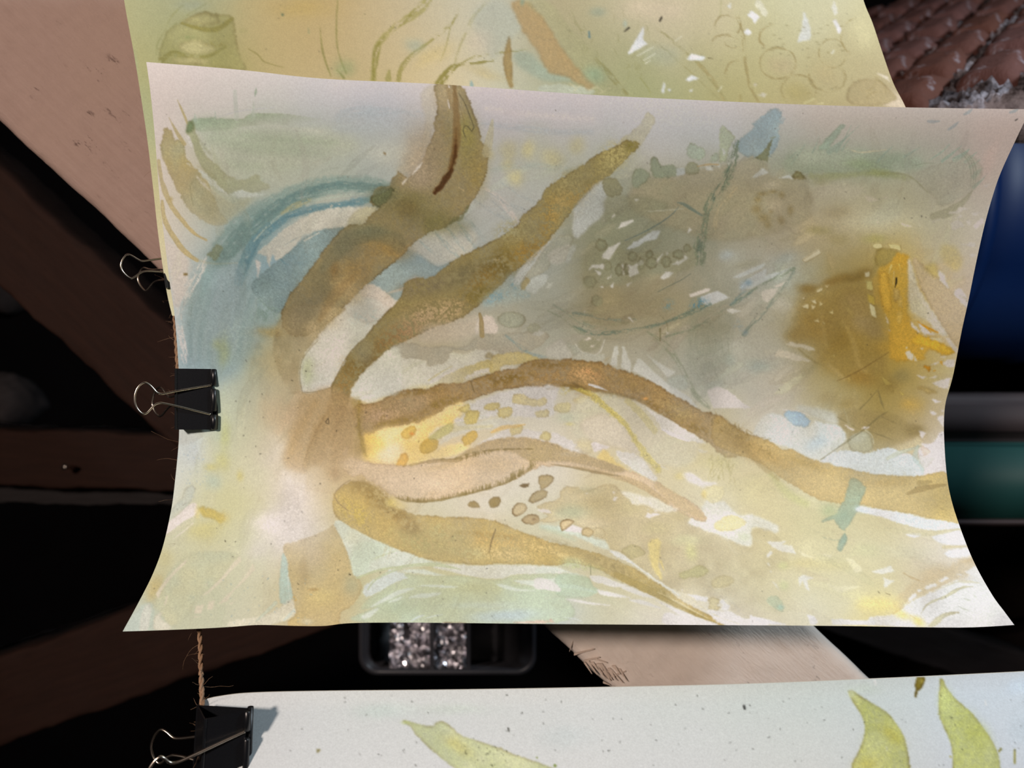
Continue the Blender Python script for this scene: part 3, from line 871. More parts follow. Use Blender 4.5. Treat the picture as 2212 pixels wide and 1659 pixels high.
k2 = prof([(372,586),(348,582),(332,583),(320,581.5),(310,578.5),(304,584),(299,595),(298,604),(301,613),(306,621),(314,628.5),(320,624),(330,612),(338,607),(352,604.5),(374,602)], .6420, .6560, 372, 298)
clip('binder_clip', 'black binder clip half hidden behind the middle sheet, holding the upper sheet', [(348,528,.6075),(360,622,.6060)], [(398,520,.6150),(410,616,.6135)], Vector((0.0002, 0.020, 0.0065)), Vector((0, 0.004, 0)), [(.275, .325), (.70, .75)], f2, k2, 0.00075)
f3 = prof([(529,1580),(500,1593),(470,1607),(440,1621),(410,1635),(385,1646),(372,1648.5),(363,1645),(354,1637.5),(346,1635),(337,1641),(330,1649),(322,1662),(318,1678),(322,1694),(332,1704),(346,1706),(360,1699),(380,1696),(420,1706),(470,1720),(526,1736)], .4890, .4660, 529, 318)
k3 = prof([(460,1588),(431,1590),(400,1594),(380,1595),(371,1591),(362,1583),(353,1577),(346,1576.5),(337,1585),(331,1597),(327,1612),(329,1628),(335,1641),(344,1649),(352,1646),(361,1637),(371,1632),(383,1632.5),(400,1636),(428,1644),(460,1652)], .5130, .5260, 460, 327)
clip('binder_clip', 'black binder clip at the lower left corner of the photo, on the bottom sheet', [(444,1553,.4830),(430,1775,.4830)], [(531,1535,.4900),(523,1785,.4900)], Vector((-0.0004, 0.022, 0.0135)), Vector((0, 0.004, 0)), [(.175, .235), (.70, .75)], f3, k3, 0.00098)

def paint_kelp_sheet():
    c = Canvas(250, 120, 2240, 1380, 0.6, 7)
    rows = [
     (190, [340,460,580,700,820,940,1060,1180,1300,1420,1540,1660,1780,1900,2020,2140],
      [(229,212,206),(224,209,206),(218,208,208),(214,206,210),(212,204,209),(214,206,208),(210,200,204),(208,198,201),(204,193,194),(202,190,188),(199,184,178),(196,179,169),(192,173,161),(189,170,158),(187,167,155),(187,164,152)]),
     (260, [340,380,460,580,700,820,940,1060,1180,1300,1420,1540,1660,1780,1900,2020,2140],
      [(229,211,204),(226,210,203),(205,204,196),(194,198,190),(190,195,198),(180,188,200),(192,193,196),(190,189,198),(189,189,199),(190,191,198),(190,192,199),(191,192,197),(184,182,178),(190,173,161),(188,170,158),(186,167,156),(190,165,153)]),
     (330, [350,400,460,580,700,820,940,1060,1180,1300,1420,1540,1660,1780,1900,2020,2140],
      [(226,210,202),(206,196,178),(192,195,185),(186,190,178),(182,190,182),(188,194,192),(188,190,184),(180,186,184),(182,186,172),(182,187,180),(192,191,188),(178,181,176),(170,170,158),(167,168,152),(166,168,146),(174,166,151),(195,170,158)]),
     (420, [365,440,580,700,820,940,1060,1180,1300,1420,1540,1660,1780,1900,2020,2100],
      [(226,213,203),(184,182,156),(186,189,176),(182,188,178),(165,178,178),(175,180,175),(182,185,187),(180,187,189),(165,172,165),(156,152,128),(158,149,124),(165,152,128),(178,166,141),(180,169,143),(173,164,142),(187,169,151)]),
     (510, [370,440,500,580,700,820,940,1060,1180,1300,1420,1540,1660,1780,1900,2020,2090],
      [(228,216,206),(205,208,203),(150,174,182),(142,170,183),(192,195,190),(165,178,185),(166,180,185),(180,186,186),(170,175,168),(150,151,130),(152,155,138),(152,153,139),(168,159,139),(181,171,147),(188,172,132),(195,181,152),(200,183,165)]),
     (600, [385,440,500,580,660,820,940,1060,1180,1300,1420,1540,1660,1780,1850,1950,2030,2080],
      [(222,216,210),(158,182,192),(150,180,195),(142,172,189),(150,175,190),(165,178,182),(168,178,180),(160,170,165),(166,174,170),(150,146,120),(163,156,131),(168,162,143),(179,176,166),(166,147,98),(152,127,68),(203,168,84),(202,182,152),(201,179,161)]),
     (690, [392,460,540,620,700,820,940,1060,1180,1300,1420,1540,1660,1720,1850,1950,2030,2075],
      [(205,215,215),(152,183,201),(165,188,190),(167,171,147),(205,203,188),(205,203,192),(182,168,139),(180,180,166),(166,170,158),(158,150,123),(168,160,136),(166,164,146),(186,183,173),(167,152,107),(156,131,71),(203,163,70),(214,190,161),(206,181,163)]),
     (770, [398,460,540,620,700,820,940,1060,1180,1300,1420,1540,1660,1780,1880,1960,2030],
      [(185,205,210),(162,191,196),(172,186,167),(186,173,132),(212,215,205),(196,199,183),(186,183,163),(190,188,175),(186,188,178),(179,179,166),(181,181,169),(176,176,159),(189,181,166),(166,146,89),(158,132,66),(188,154,70),(205,186,132)]),
     (850, [480,540,620,700,820,940,1060,1180,1300,1420,1540,1660,1780,1880,1960,2030],
      [(191,206,196),(186,191,166),(193,176,141),(181,166,126),(206,203,179),(200,190,145),(203,199,174),(206,204,191),(200,194,165),(192,189,170),(191,193,183),(196,187,167),(181,166,117),(165,140,76),(171,147,83),(202,184,157)]),
     (930, [400,470,540,620,700,800,900,1020,1180,1300,1420,1540,1640,1760,1880,1970,2035],
      [(211,219,221),(186,196,166),(196,196,166),(206,186,151),(178,153,109),(235,206,128),(216,193,126),(206,199,171),(206,201,177),(206,196,162),(206,196,162),(196,180,130),(215,210,200),(210,210,205),(166,146,91),(175,146,87),(214,199,188)]),
     (1010, [393,460,540,620,700,800,900,1000,1180,1300,1420,1540,1660,1780,1900,2030],
      [(209,216,219),(191,196,151),(206,201,166),(216,204,179),(187,164,121),(206,182,136),(210,187,152),(210,187,148),(216,211,201),(202,188,144),(210,200,161),(206,196,147),(199,181,125),(214,214,204),(214,216,216),(216,203,198)]),
     (1090, [385,460,540,620,700,800,920,1040,1180,1300,1420,1540,1660,1780,1900,2040],
      [(206,213,209),(191,186,112),(201,199,151),(221,213,201),(202,183,135),(182,155,88),(206,211,192),(216,216,206),(198,194,162),(186,173,125),(198,185,142),(216,211,186),(210,198,151),(196,186,132),(192,175,120),(204,180,117)]),
     (1170, [370,460,540,640,730,800,920,1040,1180,1300,1420,1540,1660,1780,1900,2050],
      [(191,193,152),(196,193,147),(206,209,186),(223,215,209),(202,208,188),(182,163,101),(185,165,110),(192,168,110),(193,189,155),(197,187,153),(206,193,152),(211,201,166),(201,186,137),(206,196,152),(206,196,157),(221,213,211)]),
     (1250, [340,420,540,640,740,850,960,1080,1180,1300,1420,1540,1660,1780,1900,2000,2100],
      [(186,181,132),(191,193,157),(201,199,162),(192,173,119),(184,170,106),(202,212,197),(189,190,143),(193,189,137),(206,206,177),(187,174,125),(208,198,161),(208,200,166),(208,198,156),(208,196,151),(201,189,147),(190,166,127),(219,213,213)]),
     (1330, [290,420,540,640,720,830,960,1080,1200,1300,1420,1540,1660,1780,1900,2000,2100,2180],
      [(181,196,181),(181,186,152),(196,196,166),(191,174,128),(196,177,129),(177,187,153),(172,187,167),(177,191,187),(182,196,196),(197,197,168),(211,206,192),(216,211,206),(208,200,171),(211,206,182),(224,206,134),(222,215,205),(222,217,220),(223,218,222)]),
    ]
    c.under([(x, y, k) for y, xs, ks in rows for x, k in zip(xs, ks)])
    WH = (219, 214, 208)
    w, l, g, t = c.w, c.l, c.g, c.t

    # ---- upper left corner ------------------------------------------------------------------
    t(300, 120)
    w((164,178,154), [(500,615),(600,600),(720,592),(800,602),(900,606),(1000,606),(1020,580),(1070,556),(1200,550),(1400,558),(1520,575),(1680,600),(1900,640),(1950,720),(1700,700),(1300,665),(1000,680),(760,720),(560,720)], a=.85, soft=1, rag=1, edge=.12, grad=[(1000,560),(1040,760)])
    w((160,174,148), [(520,620),(720,600),(900,650),(960,740),(760,730),(560,720)], a=.6, soft=12, rag=3, edge=0)
    w(((180,188,168),(186,190,176)), [(540,700),(800,680),(1200,680),(1700,700),(2000,760),(2100,900),(1800,1000),(1500,1080),(1200,1150),(900,1130),(700,1000),(590,840)], a=.65, soft=16, edge=0, rag=6)
    l((172,184,164), [(1000,760),(1300,800),(1600,810),(1880,830)], 45, a=.5, soft=10, rag=4)
    l((178,190,170), [(700,780),(1100,860),(1500,900)], 60, a=.4, soft=14, rag=4)
    l((206,205,196), [(1150,640),(1400,690),(1750,720)], 26, a=.5, soft=8)
    l((208,206,198), [(640,900),(900,960),(1300,1000),(1700,1010)], 60, a=.35, soft=14)
    l((170,180,160), [(700,1180),(900,1230),(1150,1180)], 60, a=.35, soft=10)
    w(((188,170,122),(178,172,138)), [(245,700),(310,715),(340,800),(420,830),(460,980),(560,1090),(660,1180),(700,1320),(780,1500),(850,1600),(700,1620),(560,1540),(450,1430),(330,1210),(240,1000),(205,880),(225,800)], a=.97, edge=.18, grad=[(300,1100),(1000,1900)])
    w(((176,172,142),(172,176,154)), [(560,1150),(700,1300),(900,1380),(1100,1350),(1000,1480),(800,1600),(640,1560),(520,1400),(500,1250)], a=.6, soft=8, edge=0, rag=4)
    l((184,166,118), [(365,420),(400,500),(440,590),(460,650)], [2,16,20,12], rag=.5)
    l((186,168,120), [(285,590),(320,660),(370,750),(430,840)], [3,18,34,40], rag=.6)
    w(((152,154,118),(172,172,140)), [(475,620),(510,630),(530,680),(550,760),(600,860),(650,970),(740,1040),(830,1130),(900,1170),(1010,1190),(1120,1140),(1180,1200),(1250,1260),(1100,1310),(950,1290),(850,1330),(740,1270),(620,1090),(560,980),(500,830),(455,720)], a=.85, edge=.12, grad=[(500,700),(1700,1650)])
    w((116,134,98), [(475,620),(515,630),(525,710),(455,735),(460,680)], a=.75, soft=2)
    w((166,178,150), [(560,770),(620,850),(690,960),(640,900)], a=.5, soft=2)
    w((212,206,200), [(445,775),(475,765),(530,890),(490,860)], a=.8, soft=1.5, edge=0)
    w((203,206,202), [(560,1085),(640,1130),(720,1190),(820,1300),(880,1340),(800,1312),(700,1240),(620,1170)], a=.85, soft=1.5, edge=0)
    w((214,206,196), [(548,1160),(600,1190),(690,1300),(640,1262)], a=.85, soft=1, edge=0)
    w((202,207,204), [(870,1325),(970,1290),(1100,1320),(1230,1330),(1100,1350),(950,1358)], a=.8, soft=1.5, edge=0)
    w((214,208,200), [(460,1015),(500,1060),(470,1045)], a=.8, soft=1, edge=0)
    l((176,184,168), [(690,1240),(800,1340),(900,1400)], 26, a=.4, soft=3)
    l((198,180,136), [(185,1005),(195,1080),(215,1200),(250,1300),(300,1420),(400,1560),(520,1690),(640,1760)], [34,34,40,52,44,40,32,16], a=.9, rag=.8, edge=.1)
    g((190,170,122), 300, 1370, 24, 30, a=.8)
    l((190,192,182), [(915,340),(920,450),(930,600)], [34,40,44], a=.6, rag=.4)
    l((152,166,146), [(1117,305),(1113,345),(1105,385)], [2,26,3], rag=.2)
    l((186,190,178), [(1092,430),(1090,560)], [6,40], a=.6, rag=.4)
    l((170,182,166), [(530,555),(535,610)], [4,34], a=.6)
    l((176,188,174), [(724,530),(726,590)], [3,20], a=.5)
    l((192,190,196), [(760,580),(950,530),(1100,510),(1300,490)], [4,10,8,3], a=.5)
    l((122,122,92), [(545,1180),(495,1220),(490,1300),(515,1430)], 5, a=.5, rag=.3)
    l((172,182,190), [(1900,620),(1960,560),(2080,530),(2212,540)], [60,110,130,150], a=.45, soft=10, rag=6, dry=.25)
    l((178,186,192), [(1880,690),(2212,700)], 60, a=.4, soft=8)
    # ---- blue arc --------------------------------------------------------------------------
    t(0, 0, 1)
    w(((154,176,178),(146,170,176)), [(395,800),(398,720),(412,640),(440,560),(480,505),(540,455),(600,425),(640,450),(600,500),(560,560),(540,620),(600,640),(640,600),(600,700),(560,740),(520,800),(450,830)], a=.8, soft=16, rag=8, edge=0)
    l((138,162,160), [(470,560),(500,520),(545,480),(605,440),(670,412),(740,397),(800,400),(850,412)], [40,60,62,54,46,38,34,30], a=.75, soft=6, rag=4, dry=.08)
    l((114,142,142), [(480,560),(515,515),(560,478),(610,445),(670,415),(740,402),(810,406),(850,412)], [30,40,40,32,26,20,18,14], a=.7, soft=4, rag=3, dry=.16)
    l((104,134,138), [(540,492),(600,446),(660,414),(740,396),(820,400)], [14,20,16,10,8], a=.55, soft=2.5, rag=2.5, dry=.3)
    l((104,142,156), [(516,610),(522,580),(535,552),(556,516),(590,486),(625,464),(680,449),(740,441),(800,430),(840,424)], [18,28,30,28,24,20,16,14,14,12], a=.75, soft=3.5, rag=2.5, dry=.15)
    l((92,130,146), [(518,600),(540,548),(570,505),(620,470),(690,450),(770,436)], [12,14,10,9,7,5], a=.5, soft=2, dry=.35)
    l((180,192,184), [(548,520),(580,485),(620,455),(680,432),(760,420),(830,416)], [4,6,5,6,5,3], a=.7, soft=1.5, dry=.25)
    l((172,168,130), [(608,460),(635,445),(668,430)], [6,14,8], a=.6, soft=3, dry=.2)
    l((168,184,180), [(640,428),(720,412),(800,413)], [4,6,5], a=.55, soft=1.5, dry=.3)
    for q in range(14):
        x = 405 + q * 11
        l(((166,184,190) if q % 2 else (132,156,162)), [(x+70,560+q*3),(x+30,640),(x+8,710),(x,800-q*4)], [6,13,13,6], a=.3, soft=4, rag=2, dry=.2)
    l((160,178,188), [(500,600),(485,660),(475,720)], [60,80,60], a=.5, soft=18, rag=6)
    t(340, 440)
    l((224,220,216), [(455,520),(400,640),(330,760),(250,900),(215,1050),(225,1250),(255,1500)], [30,70,90,90,60,70,60], a=.8, soft=2, rag=3, dry=.42)
    l((226,214,206), [(110,420),(200,560),(200,800),(175,950)], [100,190,140,60], a=.75, soft=8, rag=3)
    l((146,170,172), [(470,640),(380,800),(320,950),(300,1150),(320,1450)], [20,30,36,36,40], a=.55, soft=2, dry=.3)
    w(((210,207,198),(200,200,192)), [(960,480),(1070,370),(1200,250),(1400,130),(1600,60),(1800,30),(2060,30),(2110,40),(1950,210),(1800,225),(1650,235),(1540,250),(1400,310),(1300,420),(1200,520),(1130,540),(1100,480),(1062,610),(1035,500)], a=.92, edge=0, rag=2.5)
    w((224,217,214), [(940,540),(985,560),(980,640),(968,722),(955,640)], a=.9, edge=0)
    w((176,172,138), [(1900,60),(2110,40),(1950,210),(1850,230),(1800,225)], a=.5, soft=2, edge=.1)
    w(((128,152,160),(140,162,166)), [(1540,255),(1700,235),(1790,230),(1700,340),(1560,480),(1480,610),(1380,740),(1280,860),(1180,1040),(1090,1020),(960,900),(890,800),(900,760),(980,690),(1130,560),(1260,460),(1400,340)], a=.9, edge=.12, gran=.7)
    l((200,202,196), [(1400,350),(1540,275)], [22,10], a=.8)
    l((112,142,156), [(1200,400),(1300,340),(1450,260)], [4,10,4], a=.5, dry=.4)
    l((96,138,158), [(1180,530),(1210,565),(1245,580)], [12,10,4], a=.6)
    g((132,154,152), 1000, 740, 120, 110, a=.45); g((112,138,150), 1340, 560, 160, 200, a=.35, speck=.6)
    w((140,146,112), [(560,385),(625,420),(600,480),(545,540),(500,512),(465,480),(520,450)], a=.9, edge=.15, rag=3)
    l((200,182,136), [(40,-30),(50,80),(85,200),(190,370),(290,480),(380,540)], [30,40,46,50,46,26], a=.9, edge=.12, rag=.8)
    l((188,178,144), [(300,480),(420,545),(560,570),(760,560)], [20,26,18,10], a=.3, soft=2)
    w((168,148,98), [(245,672),(262,662),(290,668),(288,684),(255,684)], a=.95, edge=.4, rag=.6)
    g((138,158,154), 560, 470, 130, 130, a=.35)
    g((116,138,132), 1080, 1060, 210, 130, a=.6, speck=.6, gran=.9); g((120,140,138), 960, 1400, 90, 260, a=.45, speck=.75)
    g((168,186,182), 700, 1250, 240, 200, a=.4, speck=.2)
    g((165,142,84), 1110, 1225, 190, 60, a=.65, gran=.8); g((198,182,138), 1080, 1470, 190, 230, a=.6)
    g((178,188,130), 620, 1400, 70, 160, a=.5); g((184,194,140), 560, 1330, 60, 60, a=.5)
    def flow(x, y):
        if x < 660:
            return 96 - max(0, 620 - y) * .12
        if x > 1560 and y < 1040:
            return math.degrees(math.atan2(y - 720, x - 1860))
        if y > 1060:
            return 22 if x > 1000 else -50
        return -32 if y < 620 else -14
    c.strokes(380, (370, 330, 2080, 1335), flow, wd=(8, 26), dry=.15)
    c.marks(110, (440, 330, 2060, 1335), flow, edge=.03, a=(.1, .3))
    # ---- pale island between the two upper fronds -------------------------------------------
    t(0, 0, 1)
    w(((213,216,205),(218,217,210)), [(742,664),(770,640),(800,625),(843,640),(868,645),(843,668),(823,688),(790,725),(758,759),(738,793),(722,821),(716,837),(690,845),(654,848),(646,815),(650,779),(679,736),(697,715)], a=.95, edge=0)
    w(((196,197,190),(206,203,194)), [(742,664),(781,623),(800,612),(840,626),(866,640),(843,668),(823,688),(800,700),(770,690)], a=.7, soft=3, edge=.1)
    g((150,168,166), 790, 680, 46, 22, a=.5, speck=.9); g((192,202,160), 662, 800, 16, 34, a=.7)
    t(780, 480)
    w(((140,162,170),(150,168,170)), [(360,350),(460,250),(600,330),(740,420),(900,360),(740,480),(640,530),(500,520),(420,590),(400,700),(380,740),(300,720),(200,640),(100,590),(0,610),(0,560),(220,430)], a=.85, edge=.15, gran=.5)
    w((208,200,190), [(20,610),(130,600),(230,670),(330,770),(280,830),(150,740),(0,700)], a=.8, soft=2, edge=0)
    l((205,196,182), [(230,680),(400,630)], [10,30], a=.6)
    # ---- field between frond one and two ----------------------------------------------------
    w((194,194,186), [(460,240),(660,90),(860,0),(1100,100),(1050,280),(880,370),(700,400),(600,340)], a=.75, soft=5, edge=0)
    for (p, q, ww) in (((700,90),(930,330),44),((820,50),(1010,280),34),((930,10),(1100,240),50),((1050,0),(1200,190),30),((560,180),(700,300),24)):
        l((150,168,170), [p, ((p[0]+q[0])/2-10, (p[1]+q[1])/2), q], [ww*.5, ww, ww*.6], a=.6, soft=3, rag=2, dry=.3, gran=.6)
    t(780, 140)
    for (p, q, ww) in (((1060,1280),(1500,1520),40),((1180,1200),(1640,1420),30),((1250,1300),(1600,1560),26),((980,1450),(1180,1640),36),((1330,1120),(1700,1330),30)):
        l((156,168,174), [p, ((p[0]+q[0])/2, (p[1]+q[1])/2+14), q], [ww*.4, ww, ww*.4], a=.5, soft=3, rag=2, dry=.35, gran=.8)
    l((212,202,200), [(1180,1180),(1300,1260),(1420,1400),(1480,1500)], [20,50,60,50], a=.55, soft=3, dry=.4)
    for x, y, r in ((1390,800,100),(1600,820,90),(1830,890,100),(2050,750,90),(1390,950,70),(1210,850,60),(1480,1080,90)):
        g((198,190,142), x, y, r, r*1.1, a=.55)
    l((162,176,188), [(1150,560),(1500,600),(1900,640),(2200,640)], [30,50,50,30], a=.4, soft=8, dry=.2)
    l((164,178,176), [(1250,1000),(1600,960),(2000,1000)], 50, a=.4, soft=6, dry=.25)
    l((214,205,206), [(1200,420),(1600,470),(2200,520)], 60, a=.4, soft=10)
    l((172,182,190), [(0,460),(200,450),(450,450),(620,480)], [60,70,50,20], a=.5, soft=6, rag=5, dry=.2)
    g((176,184,192), 250, 560, 330, 110, a=.4); g((206,206,196), 300, 860, 260, 120, a=.4)
    # ---- frond one --------------------------------------------------------------------------
    t(0, 0, 1)
    F1 = [(940,183),(995,185),(1011,215),(1024,248),(1035,280),(1041,307),(1050,312),(1056,318),(1053,361),(1040,400),(1020,436),(997,465),(961,491),(934,499),(907,515),(882,536),(861,559),(825,588),(781,623),(758,648),(742,664),(720,690),(690,712),(660,725),(630,725),(612,705),(609,682),(611,666),(629,634),(652,607),(675,576),(702,537),(742,494),(765,486),(783,485),(800,465),(821,447),(800,438),(816,404),(839,400),(859,372),(880,384),(893,375),(913,348),(925,316),(938,285),(936,266),(947,230)]
    w((196,190,170), [(908,200),(945,184),(945,240),(930,290),(915,330),(880,370),(850,390),(866,360),(895,330),(915,300),(918,250)], a=.5, soft=4, edge=.08, rag=3)
    w(((150,134,94),(140,130,96)), F1, a=.9, edge=.5, ew=2.6, rag=2.4, gran=.5)
    w(((186,170,132),(170,156,118)), [(609,682),(640,660),(742,664),(720,690),(697,715),(679,736),(656,768),(649,790),(647,815),(652,846),(630,850),(600,800),(590,740)], a=.75, soft=2, edge=.2, grad=[(690,690),(560,840)])
    l((186,182,158), [(1063,258),(1058,290),(1050,330)], [4,15,20], a=.75, rag=.6)
    for args in (((168,152,132),915,330,44,80),((172,158,140),900,380,40,40),((150,142,84),1010,300,26,60),((158,140,84),1030,370,26,50),((110,108,66),940,482,70,30),((118,114,74),880,440,70,34),
                 ((112,116,86),830,418,34,20),((112,100,64),880,450,30,22),((154,128,76),815,520,60,40),((158,132,80),850,540,30,26),((108,116,96),800,500,60,22),((118,120,98),745,530,34,40),
                 ((160,134,84),765,580,46,34),((116,110,84),705,620,40,40),((130,106,66),722,585,10,22),((168,146,100),742,612,30,20),((188,168,126),752,630,30,26),((188,172,134),712,682,30,34),((122,118,96),655,665,34,40),((140,130,104),640,700,24,40),((192,176,140),676,714,18,26)):
        g(args[0], *args[1:], a=.62, gran=.7)
    w((112,114,92), [(700,555),(742,505),(800,492),(850,500),(880,520),(862,545),(820,520),(770,530),(720,570),(690,590)], a=.4, soft=4, edge=0, gran=.8)
    l((152,124,78), [(690,690),(720,640),(760,600)], [10,24,14], a=.35, soft=6)
    g((196,180,146), 955, 205, 30, 30, a=.6); g((190,180,150), 985, 240, 14, 50, a=.5)
    t(780, 140)
    l((128,102,64), [(885,180),(900,350),(905,500),(912,650),(900,780),(880,900),(840,1020),(780,1120),(700,1210)], [30,50,70,80,70,64,56,50,40], a=.7, soft=3, rag=1.5)
    l((150,128,92), [(825,190),(850,330),(880,420)], [40,40,30], a=.5, soft=4)
    l((72,44,20), [(905,720),(890,880),(845,1020),(785,1120),(700,1218)], [6,30,46,52,36], a=.9, soft=2.5, rag=2.5, gran=.9)
    l((96,64,32), [(905,600),(895,800),(850,980)], [10,40,46], a=.5, soft=4, gran=.6)
    l((218,212,208), [(825,330),(834,375),(840,412)], [3,14,3], a=.9, rag=.2)
    l((220,214,210), [(830,185),(838,210)], [4,16], a=.8, rag=.2)
    w((214,210,206), [(592,920),(560,985),(500,1045),(478,1060),(520,1000)], a=.95, edge=0, rag=.6)
    w((214,208,200), [(452,1075),(430,1110),(400,1150),(388,1130),(420,1095)], a=.9, edge=0, rag=.8)
    l((64,62,50), [(930,268),(990,370),(1050,520),(1075,600),(1055,630),(1010,580),(985,580),(972,630),(995,690)], [6,6,6,8,8,8,8,7,4], a=.75, rag=.2, gran=0)
    l((112,92,62), [(880,230),(920,330),(950,430),(985,550)], 6, a=.5, rag=.2)
    l((206,182,138), [(930,1170),(980,1200)], 10, a=.4)
    w((172,152,116), [(215,830),(240,850),(232,862),(212,842)], a=.9, edge=.3, rag=.4)
    w((100,108,78), [(100,1310),(170,1180),(260,1170),(330,1200),(260,1280),(180,1360)], a=.75, rag=5, edge=.3, gran=.9)
    l((104,106,72), [(800,1555),(900,1480),(950,1460),(1030,1340)], [20,30,30,14], a=.6, rag=3, soft=2)
    # ---- frond two --------------------------------------------------------------------------
    t(0, 0, 1)
    w(((186,184,168),(178,174,152)), [(1398,243),(1416,259),(1407,277),(1390,305),(1378,318),(1345,330),(1330,312),(1362,287),(1386,262)], a=.75, edge=.08, rag=2)
    F2 = [(1380,308),(1378,318),(1353,343),(1328,368),(1301,390),(1269,420),(1240,449),(1216,480),(1182,523),(1151,557),(1103,593),(1080,618),(1040,655),(1000,685),(960,700),(920,715),(880,735),(839,757),(798,794),(767,826),(758,851),(745,880),(720,870),(716,835),(722,821),(738,793),(758,759),(790,725),(823,688),(843,668),(868,638),(875,613),(900,600),(925,600),(947,588),(979,564),(1017,543),(1072,518),(1119,485),(1128,465),(1162,438),(1182,404),(1228,377),(1285,338),(1330,314),(1362,304)]
    w(((150,138,92),(142,130,86)), F2, a=.92, edge=.5, ew=2.6, rag=2.2, gran=.55)
    for args in (((162,152,104),1330,345,50,30,-35),((120,112,58),1365,318,14,14,0),((150,142,104),1240,390,50,30,-40),((158,132,74),1190,470,60,34,-45),((150,122,62),1140,540,46,22,-40),((156,134,82),1245,425,60,20,-35),
                 ((150,146,112),1110,500,44,26,-20),((108,94,46),1078,570,44,34,-30),((136,112,58),1040,600,40,20,-35),((116,110,82),1000,590,50,26,-30),((122,114,92),925,618,60,24,-20),((110,100,50),1030,640,50,20,-20),
                 ((186,164,130),965,675,60,24,-25),((190,168,136),900,690,60,22,-30),((178,146,110),868,715,44,22,-35),((136,112,70),835,735,40,24,-45),((118,96,52),800,775,30,30,-50),((150,146,118),782,758,24,30,-30),((124,100,50),765,800,24,30,-60),((148,120,70),742,835,22,30,0)):
        g(args[0], *args[1:5], rot=args[5], a=.72, gran=.85, speck=.15)
    t(780, 480)
    w((160,174,172), [(1430,500),(1330,620),(1200,700),(1150,830),(1300,800),(1500,760),(1600,680),(1480,560)], a=.7, soft=8, edge=0, rag=5, gran=.6)
    g((110,148,166), 1300, 720, 120, 60, a=.6, speck=.6, rot=-20); g((104,140,156), 1440, 570, 40, 90, a=.6, speck=.6, rot=-30); g((120,152,166), 1560, 690, 90, 30, a=.4, speck=.7)
    l((204,186,146), [(1270,355),(1300,358),(1320,350)], 5, a=.8)
    l((196,200,202), [(1480,560),(1620,390),(1800,200)], [70,90,40], a=.6, soft=3, dry=.15)
    w(((160,164,152),(170,172,160)), [(1560,520),(1640,420),(1760,240),(1900,130),(2020,130),(2000,230),(1820,330),(1800,430),(1700,500),(1620,520),(1540,640),(1520,600)], a=.75, edge=.2, rag=1.5)
    w((198,196,190), [(1790,290),(1900,240),(2000,210),(1930,380),(1820,400)], a=.6, soft=2, edge=0)
    w((186,192,190), [(2010,220),(2055,225),(1980,390),(1940,385)], a=.8, edge=.05)
    w((184,192,192), [(1620,540),(1700,510),(1760,490),(1780,560),(1700,640),(1660,690),(1560,630)], a=.75, edge=.08)
    w((186,192,188), [(1790,570),(1840,580),(1800,640),(1760,640)], a=.85, edge=.05)
    w((162,150,106), [(1520,620),(1570,530),(1615,540),(1560,650)], a=.7, edge=.15)
    # pale field under frond two
    w(((180,175,158),(170,170,158)), [(270,1210),(400,1150),(600,1180),(850,1190),(1000,1180),(1150,1080),(1400,1060),(1780,1060),(1640,1220),(1300,1250),(1000,1220),(860,1240),(820,1340),(640,1380),(620,1320),(400,1300)], a=.75, edge=.14, rag=2.5)
    w((205,196,182), [(620,1000),(900,950),(1120,880),(1110,1060),(900,1130),(700,1150),(560,1130)], a=.6, soft=8, edge=0)
    w((212,204,196), [(1165,905),(1240,900),(1310,1000),(1300,1050),(1170,1060)], a=.9, edge=0)
    w((210,204,196), [(1090,1020),(1125,900),(1130,1050),(1105,1080)], a=.8, edge=0)
    l((166,150,110), [(1130,872),(1145,950),(1152,1080)], [24,40,44], a=.9, edge=.2)
    w(((152,157,142),(160,165,150)), [(1300,930),(1370,860),(1500,865),(1570,910),(1540,990),(1400,1010)], a=.9, edge=.25, rag=1)
    w((164,166,146), [(1590,1020),(1650,960),(1720,1010),(1700,1050),(1610,1055)], a=.8, edge=.1)
    w((196,198,192), [(1640,1070),(1700,1035),(1760,1060),(1700,1085)], a=.8, edge=0)
    l((120,150,156), [(1380,1080),(1500,1180),(1640,1260),(1800,1300)], [20,30,30,16], a=.5, soft=3, dry=.25)
    w((200,200,192), [(1790,1190),(1920,1110),(1960,1180),(2030,1280),(2000,1310),(1840,1290),(1760,1260)], a=.85, edge=.06)
    w((176,180,168), [(1960,1150),(2060,1180),(2110,1250),(2060,1280)], a=.7, edge=.06)
    # white field, upper side of frond three
    w(((211,211,202),(205,206,190)), [(260,1225),(380,1280),(520,1310),(620,1325),(640,1375),(820,1330),(860,1245),(1000,1260),(1130,1215),(1340,1250),(1230,1310),(1240,1440),(1050,1480),(800,1560),(440,1630),(130,1680),(0,1700),(-90,1640),(0,1460),(140,1320)], a=.85, edge=.06, rag=2.5)
    w((198,184,122), [(760,1500),(900,1420),(1100,1350),(1240,1320),(1240,1440),(1050,1480),(900,1560),(700,1590)], a=.9, edge=.1, grad=[(1240,1380),(600,1640)])
    w((214,211,204), [(980,1500),(1100,1430),(1240,1400),(1235,1440),(1100,1475)], a=.9, edge=0, rag=2.5)
    l((196,188,140), [(640,1510),(760,1430),(870,1370)], [6,14,4], a=.8)
    l((216,212,206), [(660,1530),(760,1470),(900,1400)], [20,26,8], a=.7)
    l((196,198,176), [(380,1440),(520,1350),(620,1330)], [20,30,10], a=.5, soft=2)
    g((214,204,150), 560, 1600, 300, 40, a=.6, rot=-10)
    w(((204,190,134),(196,182,124)), [(1250,1290),(1340,1260),(1500,1235),(1700,1310),(1480,1360),(1340,1370),(1330,1420),(1240,1450)], a=.85, edge=.1)
    w((206,203,190), [(1330,1385),(1460,1370),(1470,1410),(1380,1420)], a=.9, edge=0)
